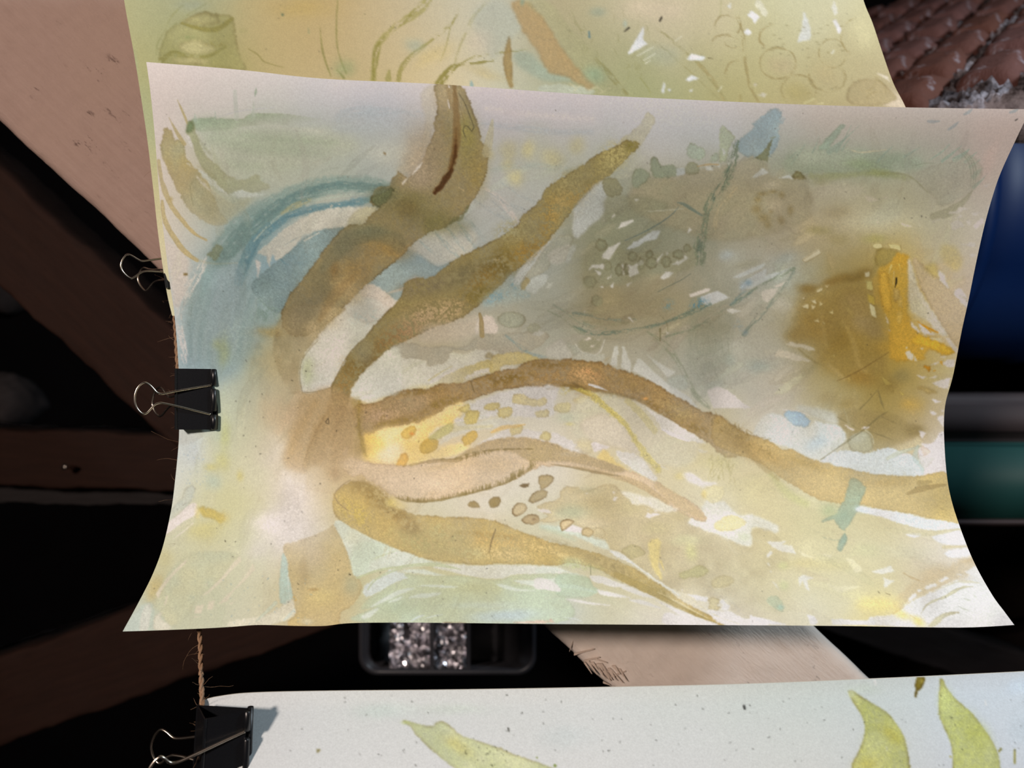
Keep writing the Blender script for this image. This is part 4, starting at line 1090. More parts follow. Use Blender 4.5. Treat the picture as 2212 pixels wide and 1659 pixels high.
    w((168,156,112), [(1220,1250),(1270,1280),(1240,1300),(1180,1300)], a=.6, soft=2)
    t(0, 0, 1)
    for col, x, y, rx, ry, a in (((130,134,116),1390,470,150,80,.6),((126,130,108),1330,545,110,60,.55),((150,152,136),1480,400,120,50,.4),((146,136,104),1340,660,170,50,.55),((150,142,112),1480,690,110,50,.4),((176,184,180),1680,600,110,60,.6),((190,192,184),1640,760,110,80,.45),((204,194,168),1900,470,120,44,.6),((178,160,126),1770,500,80,50,.5),((150,158,132),1850,350,190,32,.55),((160,164,144),1700,345,80,36,.5),((168,174,168),1500,800,110,60,.4),((172,160,132),1620,440,70,60,.4)):
        g(col, x, y, rx, ry, a=a, gran=.3)
    c.marks(90, (1260, 380, 1760, 860), lambda x, y: -35, ln=(30, 90), wd=(8, 22), a=(.2, .45), amp=.09, edge=.06)
    for q in range(16):
        x = 1490 + q * 6
        l((126,134,120), [(x + 14, 470 + 9 * q), (x + 4, 640), (x - 4, 760), (x + 6, 880 - 6 * q)], [4,12,12,4], a=.14, soft=4, rag=3, dry=.2)
    # ---- grey-green middle field ------------------------------------------------------------
    t(1240, 180)
    w(((164,152,124),(154,148,122)), [(560,1000),(700,920),(980,890),(1200,830),(1420,780),(1600,740),(1720,700),(1850,760),(1840,860),(1900,900),(2090,910),(2212,900),(2212,1300),(1500,1500),(1000,1400),(560,1200)], a=.55, soft=6, edge=.1)
    w(((142,142,118),(132,136,114)), [(280,1000),(440,1060),(700,1080),(900,1160),(860,1220),(600,1280),(380,1330),(290,1280)], a=.6, soft=5, edge=.05)
    w((186,192,196), [(0,1200),(140,1030),(270,930),(330,1060),(280,1150),(290,1230),(120,1400),(0,1480)], a=.7, soft=3, edge=.08)
    w((136,135,110), [(280,920),(380,900),(450,970),(440,1060),(330,1080),(275,1000)], a=.85, edge=.2)
    w((140,148,130), [(550,880),(600,820),(650,810),(720,860),(700,930),(590,1000),(550,930)], a=.9, edge=.2)
    w((142,151,132), [(725,760),(760,705),(810,730),(825,790),(930,775),(980,810),(975,880),(770,900)], a=.9, edge=.2)
    w((162,172,157), [(1080,620),(1110,565),(1190,600),(1250,630),(1240,720),(1120,720),(1080,680)], a=.85, edge=.2)
    w((150,152,128), [(1060,790),(1150,750),(1190,800),(1180,860),(1070,870)], a=.85, edge=.2)
    w((156,164,148), [(1300,700),(1350,660),(1385,680),(1385,740),(1310,750)], a=.8, edge=.15)
    w((170,176,152), [(1415,385),(1480,450),(1540,520),(1480,640),(1460,750),(1390,760),(1390,560),(1395,450)], a=.9, edge=.15, sm=0)
    w(((146,162,166),(152,164,164)), [(1890,250),(1990,300),(1950,420),(1970,490),(1890,690),(1740,720),(1610,680),(1560,570),(1690,450),(1730,370)], a=.9, edge=.12, rag=5)
    for q in range(9):
        l((148,162,164), [(1890+q*12,330+q*6),(1900+q*14,250+q*10)], [14,2], a=.7, rag=.3)
    w((130,131,100), [(1893,520),(1870,640),(1850,745),(1730,715),(1820,640)], a=.9, edge=.25, sm=0)
    l((130,132,102), [(1870,520),(1920,510)], 8, a=.7)
    l((146,152,140), [(1500,560),(1530,640),(1460,740)], [10,60,40], a=.6, soft=2, dry=.3)
    l((112,122,102), [(1560,560),(1500,780),(1420,950),(1300,1150),(1240,1350),(1200,1500),(1200,1680)], [60,80,110,90,80,90,110], a=.75, soft=3, rag=5, dry=.42, gran=.9)
    l((92,108,96), [(1500,760),(1400,960),(1280,1200),(1220,1440),(1180,1640)], [20,50,40,40,50], a=.6, soft=2, rag=3, dry=.55, gran=.9)
    l((190,172,136), [(1540,1000),(1440,1120),(1360,1280),(1330,1420)], [60,50,40,30], a=.45, soft=4, dry=.4)
    for x, y, rx, ry in ((1800,1050,60,26),(1980,1060,36,36),(1760,1110,40,40),(1750,1210,60,50),(1820,1290,70,50),(1850,1350,40,40),(1970,1300,40,44),(2060,1200,36,60),(1900,1030,50,20),(1880,1220,24,24)):
        g((142,124,84), x, y, rx, ry, a=.6, gran=.6)
    g((190,176,150), 1910, 1160, 90, 70, a=.6); g((196,184,162), 1870, 960, 90, 50, a=.6)
    l((104,120,112), [(985,1135),(1050,1155),(1120,1200),(1220,1260)], [14,30,30,14], a=.75, soft=1.5)
    l((74,98,104), [(995,1180),(930,1250),(820,1330),(640,1430),(480,1500)], [4,8,8,6,3], a=.75, rag=.2)
    l((176,176,160), [(700,1220),(860,1210),(1040,1195)], [8,16,6], a=.6)
    w((176,176,160), [(440,880),(560,860),(520,900),(350,900)], a=.4, soft=2, edge=0)
    chip = (198, 198, 194)
    def chips(lst, col, a=.9, edge=.06, rag=1.0, sm=0):
        for p in lst:
            w(col, p, a=a, edge=0, rag=rag, soft=.8, gran=.15, sm=sm)
    chips([[(400,1395),(460,1330),(560,1300),(572,1322),(480,1370)],[(260,1680),(330,1590),(445,1508),(390,1600),(350,1680)],[(575,1105),(630,1105),(590,1128)],[(345,1285),(385,1245),(395,1265),(360,1288)],
           [(1250,790),(1300,795),(1335,830),(1270,835)],[(1365,780),(1390,775),(1390,808)],[(1690,905),(1800,810),(1862,850),(1830,870)],[(1950,905),(2060,872),(2095,912)],[(1415,610),(1450,660),(1430,712)],[(1460,760),(1495,755),(1480,790)],[(1100,1380),(1130,1400),(1080,1440)]], chip)
    chips([[(490,1590),(560,1530),(680,1460),(740,1410),(830,1400),(790,1490),(680,1510),(600,1570)],[(975,808),(1060,810),(1065,870),(980,885)]], (184,190,194))
    w((160,148,106), [(2085,880),(2120,845),(2160,860),(2200,910),(2100,915)], a=.85, edge=.3)
    l((172,150,112), [(1180,790),(1300,770),(1380,775)], [16,14,8], a=.7)
    t(1240, 500)
    w(((148,146,116),(140,146,126)), [(90,200),(250,40),(500,190),(700,200),(860,210),(1050,200),(1100,100),(1180,300),(1000,400),(700,420),(500,500),(250,520),(100,560),(80,380)], a=.5, soft=5, edge=0)
    chips([[(255,240),(340,150),(440,110),(380,200),(330,270)],[(130,375),(170,320),(300,320),(290,360),(180,352)],[(195,365),(265,390),(240,422)],[(445,325),(470,310),(478,430)],[(500,310),(560,330),(660,260),(672,310),(600,335),(622,400),(530,437)],[(335,530),(380,490),(378,540)],[(258,520),(292,530),(268,542)],[(498,505),(565,480),(512,530)],[(315,450),(360,410),(350,440)],
           [(820,445),(880,380),(950,392),(905,440),(850,460)],[(780,275),(860,200),(835,235),(785,320)],[(930,315),(1030,270),(1100,250),(1000,322)],[(880,200),(905,200),(890,230)],[(1040,200),(1090,250),(1060,270)]], chip)
    for x, y, rx, ry in ((260,130,60,60),(500,360,26,60),(560,240,50,50),(640,310,40,60),(430,370,40,60),(740,300,60,60),(880,290,50,60),(320,330,40,50),(150,480,70,60),(720,220,40,40),(1000,220,60,50),(220,660,60,60),(1080,160,40,40)):
        pts = [(x+rx*math.cos(q*.9), y+ry*math.sin(q*.9)) for q in range(7)]
        w((136,138,112), pts, a=.55, edge=.3, rag=1.2)
    chips([[(1100,600),(1130,590),(1250,548),(1305,545),(1290,575),(1140,625),(1108,625)]], (212,206,200))
    chips([[(1205,625),(1370,565),(1490,630),(1280,715),(1210,670)]], (196,198,200))
    chips([[(1520,440),(1700,350),(1830,300),(1800,350),(1600,440)],[(1590,540),(1660,450),(1840,350),(1830,420),(2090,345),(1850,465),(1690,545)]], (196,200,202), a=.75)
    chips([[(1905,525),(2025,475),(1990,520),(1930,535)],[(1780,580),(1830,555),(1950,540),(1920,600),(1850,680),(1810,660)]], (208,200,190))
    g((170,182,192), 1460, 230, 90, 60, a=.5); g((180,188,194), 2000, 230, 160, 80, a=.4); g((150,146,124), 1640, 310, 140, 40, a=.5, rot=-20)
    for col, p, ww in (((96,116,104), [(0,905),(150,965),(300,965),(500,945),(800,885),(1000,815),(1150,750),(1300,690)], [26,34,34,26,30,40,50,20]),
                       ((110,126,116), [(0,780),(150,800),(400,845),(600,840)], [40,24,20,8]),
                       ((116,128,108), [(870,1005),(1100,930),(1250,860),(1450,740),(1700,560),(1900,450),(2100,350)], [20,26,26,20,24,20,30]),
                       ((112,134,132), [(1490,700),(1600,620),(1700,560)], [20,60,20]),
                       ((118,132,122), [(1620,980),(1700,880),(1800,780),(1950,600),(2100,380)], [50,34,30,26,20])):
        l(col, p, ww, a=.62, soft=2.5, rag=2, dry=.25, gran=.8)
    l((112,130,116), [(-200,700),(0,820),(150,905),(300,930)], [20,30,30,20], a=.45, soft=3, dry=.4)
    l((116,128,104), [(-250,760),(-80,840),(60,960),(220,980)], [20,26,30,20], a=.45, soft=3, dry=.4)
    l((128,130,100), [(100,860),(300,880),(520,870)], [20,30,20], a=.4, soft=3, dry=.4)
    g((82,124,142), 1200, 690, 90, 50, a=.75, speck=.5, rot=-25); g((104,138,146), 900, 700, 60, 60, a=.55, speck=.3); g((110,142,164), 1660, 480, 40, 36, a=.6); g((150,168,184), 1610, 520, 40, 60, a=.5); g((136,154,162), 1560, 890, 60, 70, a=.4, speck=.4); g((128,148,160), 1630, 960, 30, 30, a=.5)
    l((70,88,84), [(800,572),(900,520),(1020,460),(1110,400)], [3,6,6,3], a=.7, rag=.2)
    l((104,100,66), [(820,930),(818,1040)], [20,12], a=.6, soft=1); l((110,106,74), [(820,795),(880,870),(890,960),(830,975)], [4,6,6,4], a=.6, rag=.3)
    chips([[(880,950),(905,970),(890,985)],[(515,820),(535,820),(580,880),(560,865)],[(85,765),(110,755),(105,775)],[(1455,750),(1500,735),(1600,760),(1500,790)]], (204,202,196))
    l((202,202,194), [(10,1075),(60,1140),(150,1180),(240,1150),(290,1030)], [8,12,16,14,6], a=.7)
    w((146,146,120), [(40,1060),(110,1020),(240,1020),(260,1090),(200,1140),(90,1140)], a=.5, soft=2, edge=.05)
    chips([[(95,1035),(150,1010),(170,1025),(120,1045)],[(150,1100),(210,1080),(180,1110)],[(210,1025),(245,1022),(240,1040)]], (206,200,192))
    w((186,188,178), [(0,1200),(80,1150),(200,1180),(290,1170),(300,1260),(420,1300),(560,1330),(560,1360),(300,1280),(0,1215)], a=.7, edge=0)
    chips([[(385,1100),(420,1092),(412,1290),(345,1275)],[(460,1100),(480,1100),(552,1290),(535,1335),(452,1300)],[(688,1168),(770,1230),(975,1350),(895,1392),(800,1290)],[(600,1220),(640,1220),(760,1340),(880,1440),(1100,1580),(1180,1680),(1120,1680),(900,1530),(750,1440),(640,1370),(560,1330)]], (200,202,196))
    chips([[(1270,1520),(1370,1478),(1470,1520),(1620,1640),(1700,1690),(1330,1690)]], (211,204,198))
    w((172,180,172), [(880,1440),(960,1380),(1060,1380),(1100,1480),(1050,1520),(960,1500)], a=.6, soft=3, edge=.05)
    for q in range(7):
        x = 1100 + q*60
        l((138,142,122), [(x,960+q*8),(x+20,1150),(x+60,1320),(x+110,1480)], [10,14,12,5], a=.25, soft=1.5, dry=.3)
    l((120,130,104), [(700,960),(860,1080),(960,1200),(1080,1400),(1160,1560),(1280,1680)], [30,60,50,40,50,40], a=.4, soft=3, dry=.4, gran=.9)
    g((158,172,166), 1780, 1290, 140, 80, a=.5); g((164,174,168), 1500, 1240, 60, 60, a=.4); g((204,198,186), 1980, 700, 120, 80, a=.5)
    # ---- upper right grass and rim ----------------------------------------------------------
    t(1700, 200)
    w(((150,158,134),(162,164,144)), [(0,600),(200,570),(420,540),(620,560),(900,570),(1150,590),(1300,650),(1200,740),(900,760),(600,770),(300,770),(0,760)], a=.6, soft=6, edge=0, rag=4)
    w((156,166,146), [(295,550),(420,400),(530,290),(558,305),(500,400),(420,500),(400,545)], a=.9, rag=1.2, edge=.1)
    for p, ww in (([(400,560),(480,500),(560,430),(690,310)], [60,40,14,2]), ([(470,560),(540,450),(610,310)], [30,16,3]), ([(520,550),(560,480),(600,440)], [20,14,3]), ([(40,680),(110,580),(170,490)], [14,12,2]), ([(240,570),(275,500),(300,420)], [16,10,2]), ([(30,620),(110,540)], [16,2]), ([(860,660),(930,580),(1010,510)],[20,14,2]), ([(1120,610),(1200,560),(1275,515)],[20,12,2]), ([(1360,640),(1480,560),(1550,490)],[10,14,2]), ([(1480,650),(1560,590),(1670,500)],[30,20,2]), ([(1600,640),(1680,590),(1740,535)],[50,36,6]), ([(1700,660),(1770,600),(1810,565)],[30,16,2]), ([(1740,710),(1800,670),(1840,635)],[24,14,2]), ([(1780,800),(1830,750),(1860,720)],[40,40,10]), ([(1780,900),(1850,840),(1895,790)],[30,20,2])):
        l((148,158,140), p, ww, a=.7, rag=.6)
    w(((172,162,140),(164,158,140)), [(1250,760),(1450,690),(1600,640),(1750,590),(1850,700),(1860,790),(1770,930),(1600,1040),(1460,1090),(1390,980),(1330,940),(1240,850)], a=.6, soft=2, edge=.08, rag=2)
    for o in (0, 26, 50):
        l((138,136,114), [(1620+o,530),(1720+o,640),(1755+o,760),(1750+o*.7,900)], [3,10,10,4], a=.55, rag=.3)
    l((156,146,120), [(1400,1180),(1560,1130),(1700,1020),(1770,930)], [80,90,50,6], a=.65, soft=2)
    l((150,140,112), [(1520,1180),(1620,1080),(1740,960)], 5, a=.5)
    l((140,134,100), [(900,770),(1050,770),(1150,790),(1240,850),(1340,950)], [30,24,14,10,6], a=.6, soft=2)
    l((150,150,104), [(230,800),(500,790),(800,770),(1000,790),(1150,810)], [50,50,50,60,20], a=.55, soft=6, rag=3)
    g((140,152,108), 700, 680, 160, 60, a=.4); g((158,158,98), 850, 750, 110, 40, a=.5); g((150,144,96), 300, 840, 110, 40, a=.4)
    l((126,128,104), [(1200,700),(1320,672),(1460,676)], [4,8,3], a=.5)
    l((202,186,154), [(600,540),(680,568),(800,560),(940,540)], [6,10,8,4], a=.7, rag=1.5)
    w((140,136,98), [(45,790),(90,755),(150,790),(190,830),(130,810),(60,822)], a=.75, edge=.3)
    w((196,184,164), [(250,1000),(350,870),(560,870),(720,900),(740,960),(600,1010),(400,1000)], a=.55, soft=10, edge=0)
    w((194,190,168), [(800,1180),(1000,1000),(1100,1060),(1050,1200),(850,1260),(700,1240)], a=.45, soft=10, edge=0)
    g((162,142,104), 460, 1130, 170, 80, a=.4); g((150,138,92), 320, 1320, 130, 50, a=.5); g((156,140,92), 480, 1400, 120, 60, a=.4); g((170,160,96), 850, 1400, 130, 50, a=.5)
    chips([[(735,990),(790,985),(880,1030),(800,1048),(760,1030)],[(1375,1220),(1470,1195),(1480,1215),(1390,1255)],[(855,1090),(905,1095),(900,1105)],[(910,995),(970,995),(945,1020)]], (198,184,164), a=.8)
    chips([[(1080,1240),(1130,1255),(1200,1280),(1130,1285),(1100,1270)],[(1265,1240),(1285,1275),(1255,1275)]], (206,194,168), a=.9)
    chips([[(1560,1240),(1640,1210),(1690,1270),(1580,1320)],[(1540,1160),(1650,1100),(1740,1110),(1640,1150)],[(1590,1200),(1660,1170),(1680,1190)],[(1740,1150),(1860,1140),(1790,1170)],[(1700,1230),(1760,1220),(1740,1270)],[(1770,1280),(1870,1190),(1880,1250),(1800,1310)],[(1860,900),(1970,870),(1900,910)],[(1900,1100),(1960,1060),(1940,1120)],[(1650,1440),(1800,1430),(1790,1480)],[(1740,1530),(1800,1560),(1760,1580)]], (206,190,178), a=.75, rag=2)
    for p, q in (((1345,270),(1460,268)),((1540,350),(1640,272)),((1690,205),(1770,152)),((2130,185),(2210,150))):
        l((150,148,144), [p, ((p[0]+q[0])/2, (p[1]+q[1])/2+6), q], [20,30,4], a=.75, rag=.6)
    l((40,36,34), [(2180,262),(2200,248)], [12,8], a=.85, rag=.2)
    g((200,168,154), 1930, 640, 70, 200, a=.5, rot=20)
    chips([[(145,1590),(300,1500),(325,1530),(160,1612)]], (208,198,174), edge=.2)
    # ---- ochre flower, right ----------------------------------------------------------------
    t(1650, 500)
    w(((160,132,72),(152,124,62)), [(330,640),(420,540),(600,560),(800,480),(980,400),(1010,470),(1000,620),(1050,830),(1120,960),(1200,1000),(1180,1200),(1100,1350),(850,1450),(640,1350),(450,1200),(480,1120),(220,1050),(240,950),(330,800)], a=.6, soft=14, edge=0, rag=6)
    g((128,100,44), 850, 410, 180, 60, a=.75, rot=-18); g((136,108,52), 420, 540, 110, 50, a=.65); g((134,104,48), 660, 480, 120, 50, a=.55, rot=-20); g((146,124,84), 900, 700, 220, 200, a=.5); g((150,130,96), 1000, 900, 160, 130, a=.55)
    g((140,112,50), 720, 1040, 130, 140, a=.5); g((160,126,60), 500, 900, 200, 140, a=.45); g((148,122,66), 300, 960, 120, 90, a=.5); g((160,122,52), 950, 1400, 140, 90, a=.5); g((140,126,84), 1300, 1380, 120, 80, a=.5)
    l((186,160,104), [(540,780),(560,900),(600,1100)], [20,30,20], a=.3, soft=6); l((186,158,96), [(760,860),(860,1080),(900,1260),(980,1340)], [24,44,40,30], a=.4, soft=6); l((192,170,116), [(620,1280),(760,1400)], 30, a=.4, soft=5)
    w((158,136,74), [(1060,290),(1080,180),(1200,160),(1290,200),(1250,260),(1180,320),(1100,340)], a=.7, soft=2, edge=.3)
    w(((208,163,64),(198,152,58)), [(1100,350),(1180,320),(1290,210),(1380,260),(1380,600),(1390,830),(1480,960),(1600,1030),(1700,1060),(1830,1150),(1800,1175),(1690,1170),(1570,1130),(1520,1230),(1450,1230),(1300,1250),(1220,1200),(1200,1000),(1200,880),(1130,700),(1100,500)], a=.88, soft=2, edge=.12, rag=4)
    w((194,152,66), [(1040,480),(1100,370),(1120,560),(1110,700),(1050,690),(1060,600)], a=.6, soft=4, edge=0)
    w((228,178,72), [(1110,390),(1180,400),(1200,520),(1222,700),(1190,782),(1140,700),(1108,560)], a=.85, edge=.2)
    w((224,174,58), [(1400,1060),(1480,990),(1600,1030),(1700,1070),(1835,1160),(1780,1178),(1690,1165),(1550,1100)], a=.9, edge=.15)
    w((222,182,92), [(1270,760),(1320,760),(1320,850),(1290,900),(1275,820)], a=.8, edge=.15); w((224,188,106), [(1290,610),(1325,620),(1315,735),(1280,715)], a=.75, edge=.1)
    l((226,200,130), [(1215,320),(1190,400)], [20,6], a=.6); l((224,200,140), [(1240,380),(1232,500)], [14,6], a=.7); l((226,196,110), [(1290,310),(1300,360)], [14,5], a=.6)
    w((212,190,148), [(1240,540),(1290,560),(1300,620),(1260,680),(1240,620)], a=.4, soft=3)
    g((206,160,60), 1300, 1130, 130, 120, a=.5); g((190,148,60), 1180, 1090, 130, 70, a=.5)
    w((212,199,180), [(1380,270),(1420,330),(1480,540),(1560,680),(1670,830),(1760,980),(1700,995),(1560,860),(1470,800),(1400,740),(1378,600)], a=.85, soft=2, edge=.05, rag=2)
    w((204,190,154), [(1380,680),(1480,640),(1580,760),(1560,880),(1450,830),(1400,780)], a=.5, soft=6, edge=0)
    w(((200,173,134),(196,172,140)), [(1420,250),(1500,300),(1650,430),(1760,550),(1960,740),(1900,960),(1860,1120),(1760,985),(1640,780),(1520,580),(1460,420)], a=.8, soft=1.5, edge=.22)
    w((206,178,106), [(1700,130),(1830,150),(1900,280),(1850,380),(1760,330),(1690,240)], a=.5, soft=6, edge=0); w((206,180,100), [(1530,350),(1640,300),(1660,440),(1580,400)], a=.55, soft=5, edge=.1)
    w((216,203,188), [(1655,370),(1710,400),(1770,545),(1700,490)], a=.9, edge=.1); w((218,205,194), [(1815,595),(1860,540),(1955,640),(1952,745),(1890,690)], a=.9, edge=.15); w((206,192,174), [(1840,600),(1955,680),(1940,640)], a=.4)
    w((214,200,186), [(1480,870),(1560,930),(1640,985),(1540,980),(1500,940)], a=.9, edge=.1); w((216,202,188), [(1400,850),(1440,890),(1500,965),(1440,935)], a=.85, edge=.1)
    l((206,144,36), [(1465,855),(1530,900),(1600,935),(1660,962)], [8,18,22,12], a=.9, rag=.6); l((206,146,40), [(1540,905),(1590,960)], [14,10], a=.85)
    w((208,142,34), [(1510,1290),(1550,1280),(1590,1285),(1598,1320),(1578,1358),(1560,1320)], a=.9, edge=.2); l((206,150,50), [(1620,1330),(1635,1325)], 16, a=.8); l((208,150,50), [(1690,1245),(1705,1275)], [24,8], a=.8); l((200,140,60), [(1755,1035),(1760,1030)], 10, a=.8)
    chips([[(1570,1015),(1700,1020),(1710,1060),(1640,1045)]], (210,190,148)); chips([[(1735,1020),(1770,1015),(1860,1140),(1840,1170),(1790,1110)]], (216,200,184))
    chips([[(1348,1160),(1390,1145),(1430,1175),(1425,1235),(1375,1220)],[(1435,1160),(1465,1235),(1440,1240)],[(1340,1115),(1370,1100),(1375,1120)],[(1490,1110),(1530,1115),(1510,1130)]], (214,202,180), rag=1.5)
    chips([[(1700,1255),(1740,1235),(1840,1220),(1818,1300),(1750,1298)],[(1680,1200),(1750,1190),(1740,1208)],[(1615,1450),(1700,1415),(1785,1408),(1760,1510),(1650,1480)],[(1570,1400),(1660,1380),(1640,1400)],[(1460,1370),(1500,1370),(1550,1390),(1520,1405)],[(1600,1605),(1700,1625),(1640,1640)],[(1600,1265),(1680,1245),(1640,1275)],[(1160,790),(1180,830),(1195,885),(1175,870)],[(1190,925),(1210,950),(1195,955)]], (218,204,194), rag=1.6)
    w((202,172,100), [(1450,1480),(1560,1500),(1660,1540),(1580,1550)], a=.5, soft=3)
    def cellchip(p, col):
        w(col, p, a=.95, edge=0, rag=.6, soft=.6, gran=.1, sm=0)
        l((120,94,44), p + p[:1], 4, a=.35, rag=.5, sm=0)
    for p, col in (([(1030,130),(1050,115),(1120,112),(1135,150),(1080,165),(1042,155)],(208,192,142)),([(1180,112),(1240,120),(1300,130),(1306,190),(1272,170),(1210,160)],(210,190,134)),([(960,392),(1010,385),(1012,430),(970,436)],(216,204,172)),([(975,475),(1030,475),(1042,560),(985,552)],(206,190,122)),([(990,600),(1050,620),(1060,700),(1002,680)],(186,158,72)),([(1005,680),(1060,722),(1076,825),(1025,802)],(216,204,162)),
                   ([(365,268),(530,170),(546,205),(390,292)],(212,200,172)),([(498,562),(555,535),(562,560),(507,586)],(212,198,160)),([(585,520),(625,512),(604,540)],(208,192,150)),([(358,720),(400,690),(430,690),(426,740)],(212,198,160)),([(448,658),(490,650),(506,700),(470,680)],(212,198,160)),([(450,698),(502,715),(460,748)],(208,192,150)),([(525,662),(568,690),(535,715)],(210,194,146)),([(618,775),(660,750),(668,792)],(214,196,140)),([(473,856),(520,835),(532,870)],(212,196,150)),([(555,845),(597,887),(570,882)],(212,194,140)),([(353,636),(395,625),(382,655)],(208,196,166)),([(660,1185),(682,1178),(675,1198)],(208,188,120)),([(1115,1375),(1170,1412),(1225,1460),(1160,1466)],(206,180,96)),([(805,1392),(820,1398),(830,1435),(818,1428)],(204,178,100)),([(1295,1535),(1325,1540),(1340,1560),(1315,1560)],(200,176,96))):
        cellchip(p, col)
    chips([[(208,1072),(250,1050),(350,1075),(480,1110),(487,1140),(420,1132),(300,1100)],[(98,1190),(150,1130),(250,1150),(380,1200),(475,1250),(300,1235),(200,1205)]], (212,202,184), rag=1.6)
    l((140,122,74), [(330,1120),(450,1220),(560,1280)], [14,24,6], a=.4, soft=2)
    l((112,84,42), [(690,1425),(780,1390),(900,1330),(1050,1240),(1190,1150)], [4,7,7,7,3], a=.6, rag=.4)
    l((26,22,14), [(1263,442),(1261,490),(1250,532)], [16,15,3], a=.95, rag=.2, gran=0)
    # ---- right, below the flower ------------------------------------------------------------
    t(1650, 800)
    g((142,116,58), 1180, 130, 140, 90, a=.45); g((190,152,72), 1420, 340, 130, 80, a=.5); g((132,110,62), 1440, 570, 120, 70, a=.6); g((150,126,74), 1050, 520, 160, 110, a=.4); g((154,130,74), 800, 330, 150, 70, a=.4); g((170,150,104), 600, 260, 140, 60, a=.4)
    w(((156,134,86),(146,126,80)), [(700,440),(900,380),(1200,420),(1500,560),(1450,630),(1300,690),(1140,750),(1040,760),(1000,590),(800,660),(720,560)], a=.45, soft=5, edge=.05)
    w(((216,212,198),(208,212,208)), [(-100,600),(0,440),(150,420),(260,480),(430,550),(480,490),(700,530),(770,590),(790,660),(700,760),(560,850),(420,830),(300,760),(100,700),(-40,660)], a=.85, soft=2, edge=0)
    w((205,206,198), [(330,330),(600,380),(680,420),(700,520),(480,440),(300,370)], a=.6, soft=4, edge=0); l((214,206,196), [(180,370),(330,390),(430,430)], [14,12,6], a=.7)
    w(((166,190,208),(176,196,208)), [(190,400),(350,400),(445,490),(420,540),(300,530),(230,470)], a=.9, edge=.2)
    g((186,202,212), 500, 690, 150, 80, a=.6, rot=-20)
    w(((212,216,216),(216,218,222)), [(520,880),(700,780),(850,770),(1000,790),(1180,740),(1400,800),(1480,870),(1530,1000),(1300,1010),(1150,1005),(960,975),(800,945),(700,905),(600,875)], a=.92, soft=1.5, edge=0, rag=2)
    w((221,208,206), [(1490,700),(1600,700),(1720,590),(1760,1010),(1530,1010),(1540,880),(1480,800)], a=.92, soft=1.5, edge=0, rag=2)
    w((208,190,150), [(1260,730),(1400,680),(1480,640),(1500,740),(1380,800),(1300,770)], a=.7, soft=3, edge=0)
    l((200,200,178), [(1180,840),(1250,800),(1400,750),(1500,720)], [30,40,30,16], a=.7, edge=.15)
    l((184,194,184), [(1470,720),(1440,830),(1500,900),(1520,980)], [30,50,50,16], a=.55, soft=2, edge=.1)
    w((212,204,198), [(1480,800),(1560,840),(1630,830),(1590,900),(1540,940),(1500,890)], a=.8, edge=.12); w((212,190,170), [(1510,720),(1560,750),(1590,790),(1540,820),(1500,770)], a=.6, edge=.1)
    chips([[(760,515),(810,540),(878,578),(830,570)],[(1475,570),(1550,600),(1510,660),(1490,620)],[(1585,380),(1660,412),(1630,432),(1600,420)],[(1655,440),(1725,435),(1725,540),(1660,480)],[(1600,285),(1700,300),(1640,308)],[(1690,385),(1730,380),(1715,400)],[(930,545),(970,540),(1010,548),(965,565)]], (220,207,202), rag=1.6)
    w(((174,168,134),(182,180,158)), [(800,665),(930,585),(1010,610),(1045,720),(1030,770),(920,785),(840,770)], a=.75, edge=.25)
    for p, ww in (([(915,365),(1000,280),(1085,180)], [8,10,4]), ([(540,850),(720,725),(930,580),(1100,440),(1180,390)], [14,18,14,16,4]), ([(1000,580),(1150,630),(1220,660)], [6,10,4]), ([(700,445),(800,500),(900,555)], [6,10,3]), ([(1090,190),(1120,300),(1150,380)], [10,16,6]), ([(1120,440),(1260,500)], [8,4])):
        l((108,98,64), p, ww, a=.45, soft=1, rag=.8)
    l((206,204,180), [(970,570),(1030,620),(1045,700)], [14,12,8], a=.5)
    l((196,200,188), [(1030,760),(1000,860),(960,970)], [6,8,4], a=.5)
    # ---- frond three ------------------------------------------------------------------------
    t(0, 0, 1)
    F3 = [(762,880),(780,872),(807,870),(843,854),(875,843),(916,841),(956,829),(1006,825),(1051,811),(1085,800),(1119,793),(1130,784),(1164,776),(1209,776),(1280,781),(1301,785),(1367,807),(1412,828),(1475,863),(1523,890),(1556,897),(1570,911),(1611,936),(1640,947),(1610,975),(1575,990),(1540,965),(1527,954),(1480,927),(1432,897),(1385,870),(1339,856),(1300,848),(1262,843),(1240,838),(1205,834),(1119,838),(1067,847),(1024,861),(1001,868),(968,877),(943,895),(907,911),(875,917),(836,924),(800,936),(780,942),(768,920)]
    w(((166,142,102),(158,132,86)), F3, a=.93, edge=.4, rag=2.6, gran=.7)
    F3R = [(1545,900),(1570,911),(1611,936),(1658,951),(1692,972),(1710,970),(1740,988),(1763,994),(1808,1006),(1831,1012),(1867,1019),(1899,1026),(1989,1028),(2052,1026),(2075,1135),(2012,1121),(1966,1110),(1910,1101),(1865,1092),(1820,1090),(1760,1075),(1700,1040),(1640,1000),(1590,980),(1540,955)]
    w(((186,158,98),(194,166,106)), F3R, a=.88, edge=.22, rag=2, gran=.4, soft=1.2)
    for args in (((178,154,116),880,875,60,22,-10),((176,150,118),820,900,40,22,0),((128,108,54),860,912,70,8,-10),((130,110,58),960,872,60,10,-20),((134,112,60),900,846,60,7,-5),((140,116,62),1080,822,80,16,-8),((126,104,50),1100,812,50,10,-8),((130,108,58),1180,786,60,10,0),((164,136,88),1190,812,50,18,0),((190,156,110),1270,812,44,20,10),((196,152,104),1278,805,20,10,10),((124,102,50),1240,836,50,8,10),((150,128,84),1350,826,60,20,20),((120,100,56),1330,852,60,6,15),((120,98,52),1420,880,50,10,32),((122,100,52),1500,920,50,10,30),((168,148,100),1470,890,40,20,30),((156,134,84),1580,940,50,30,25)):
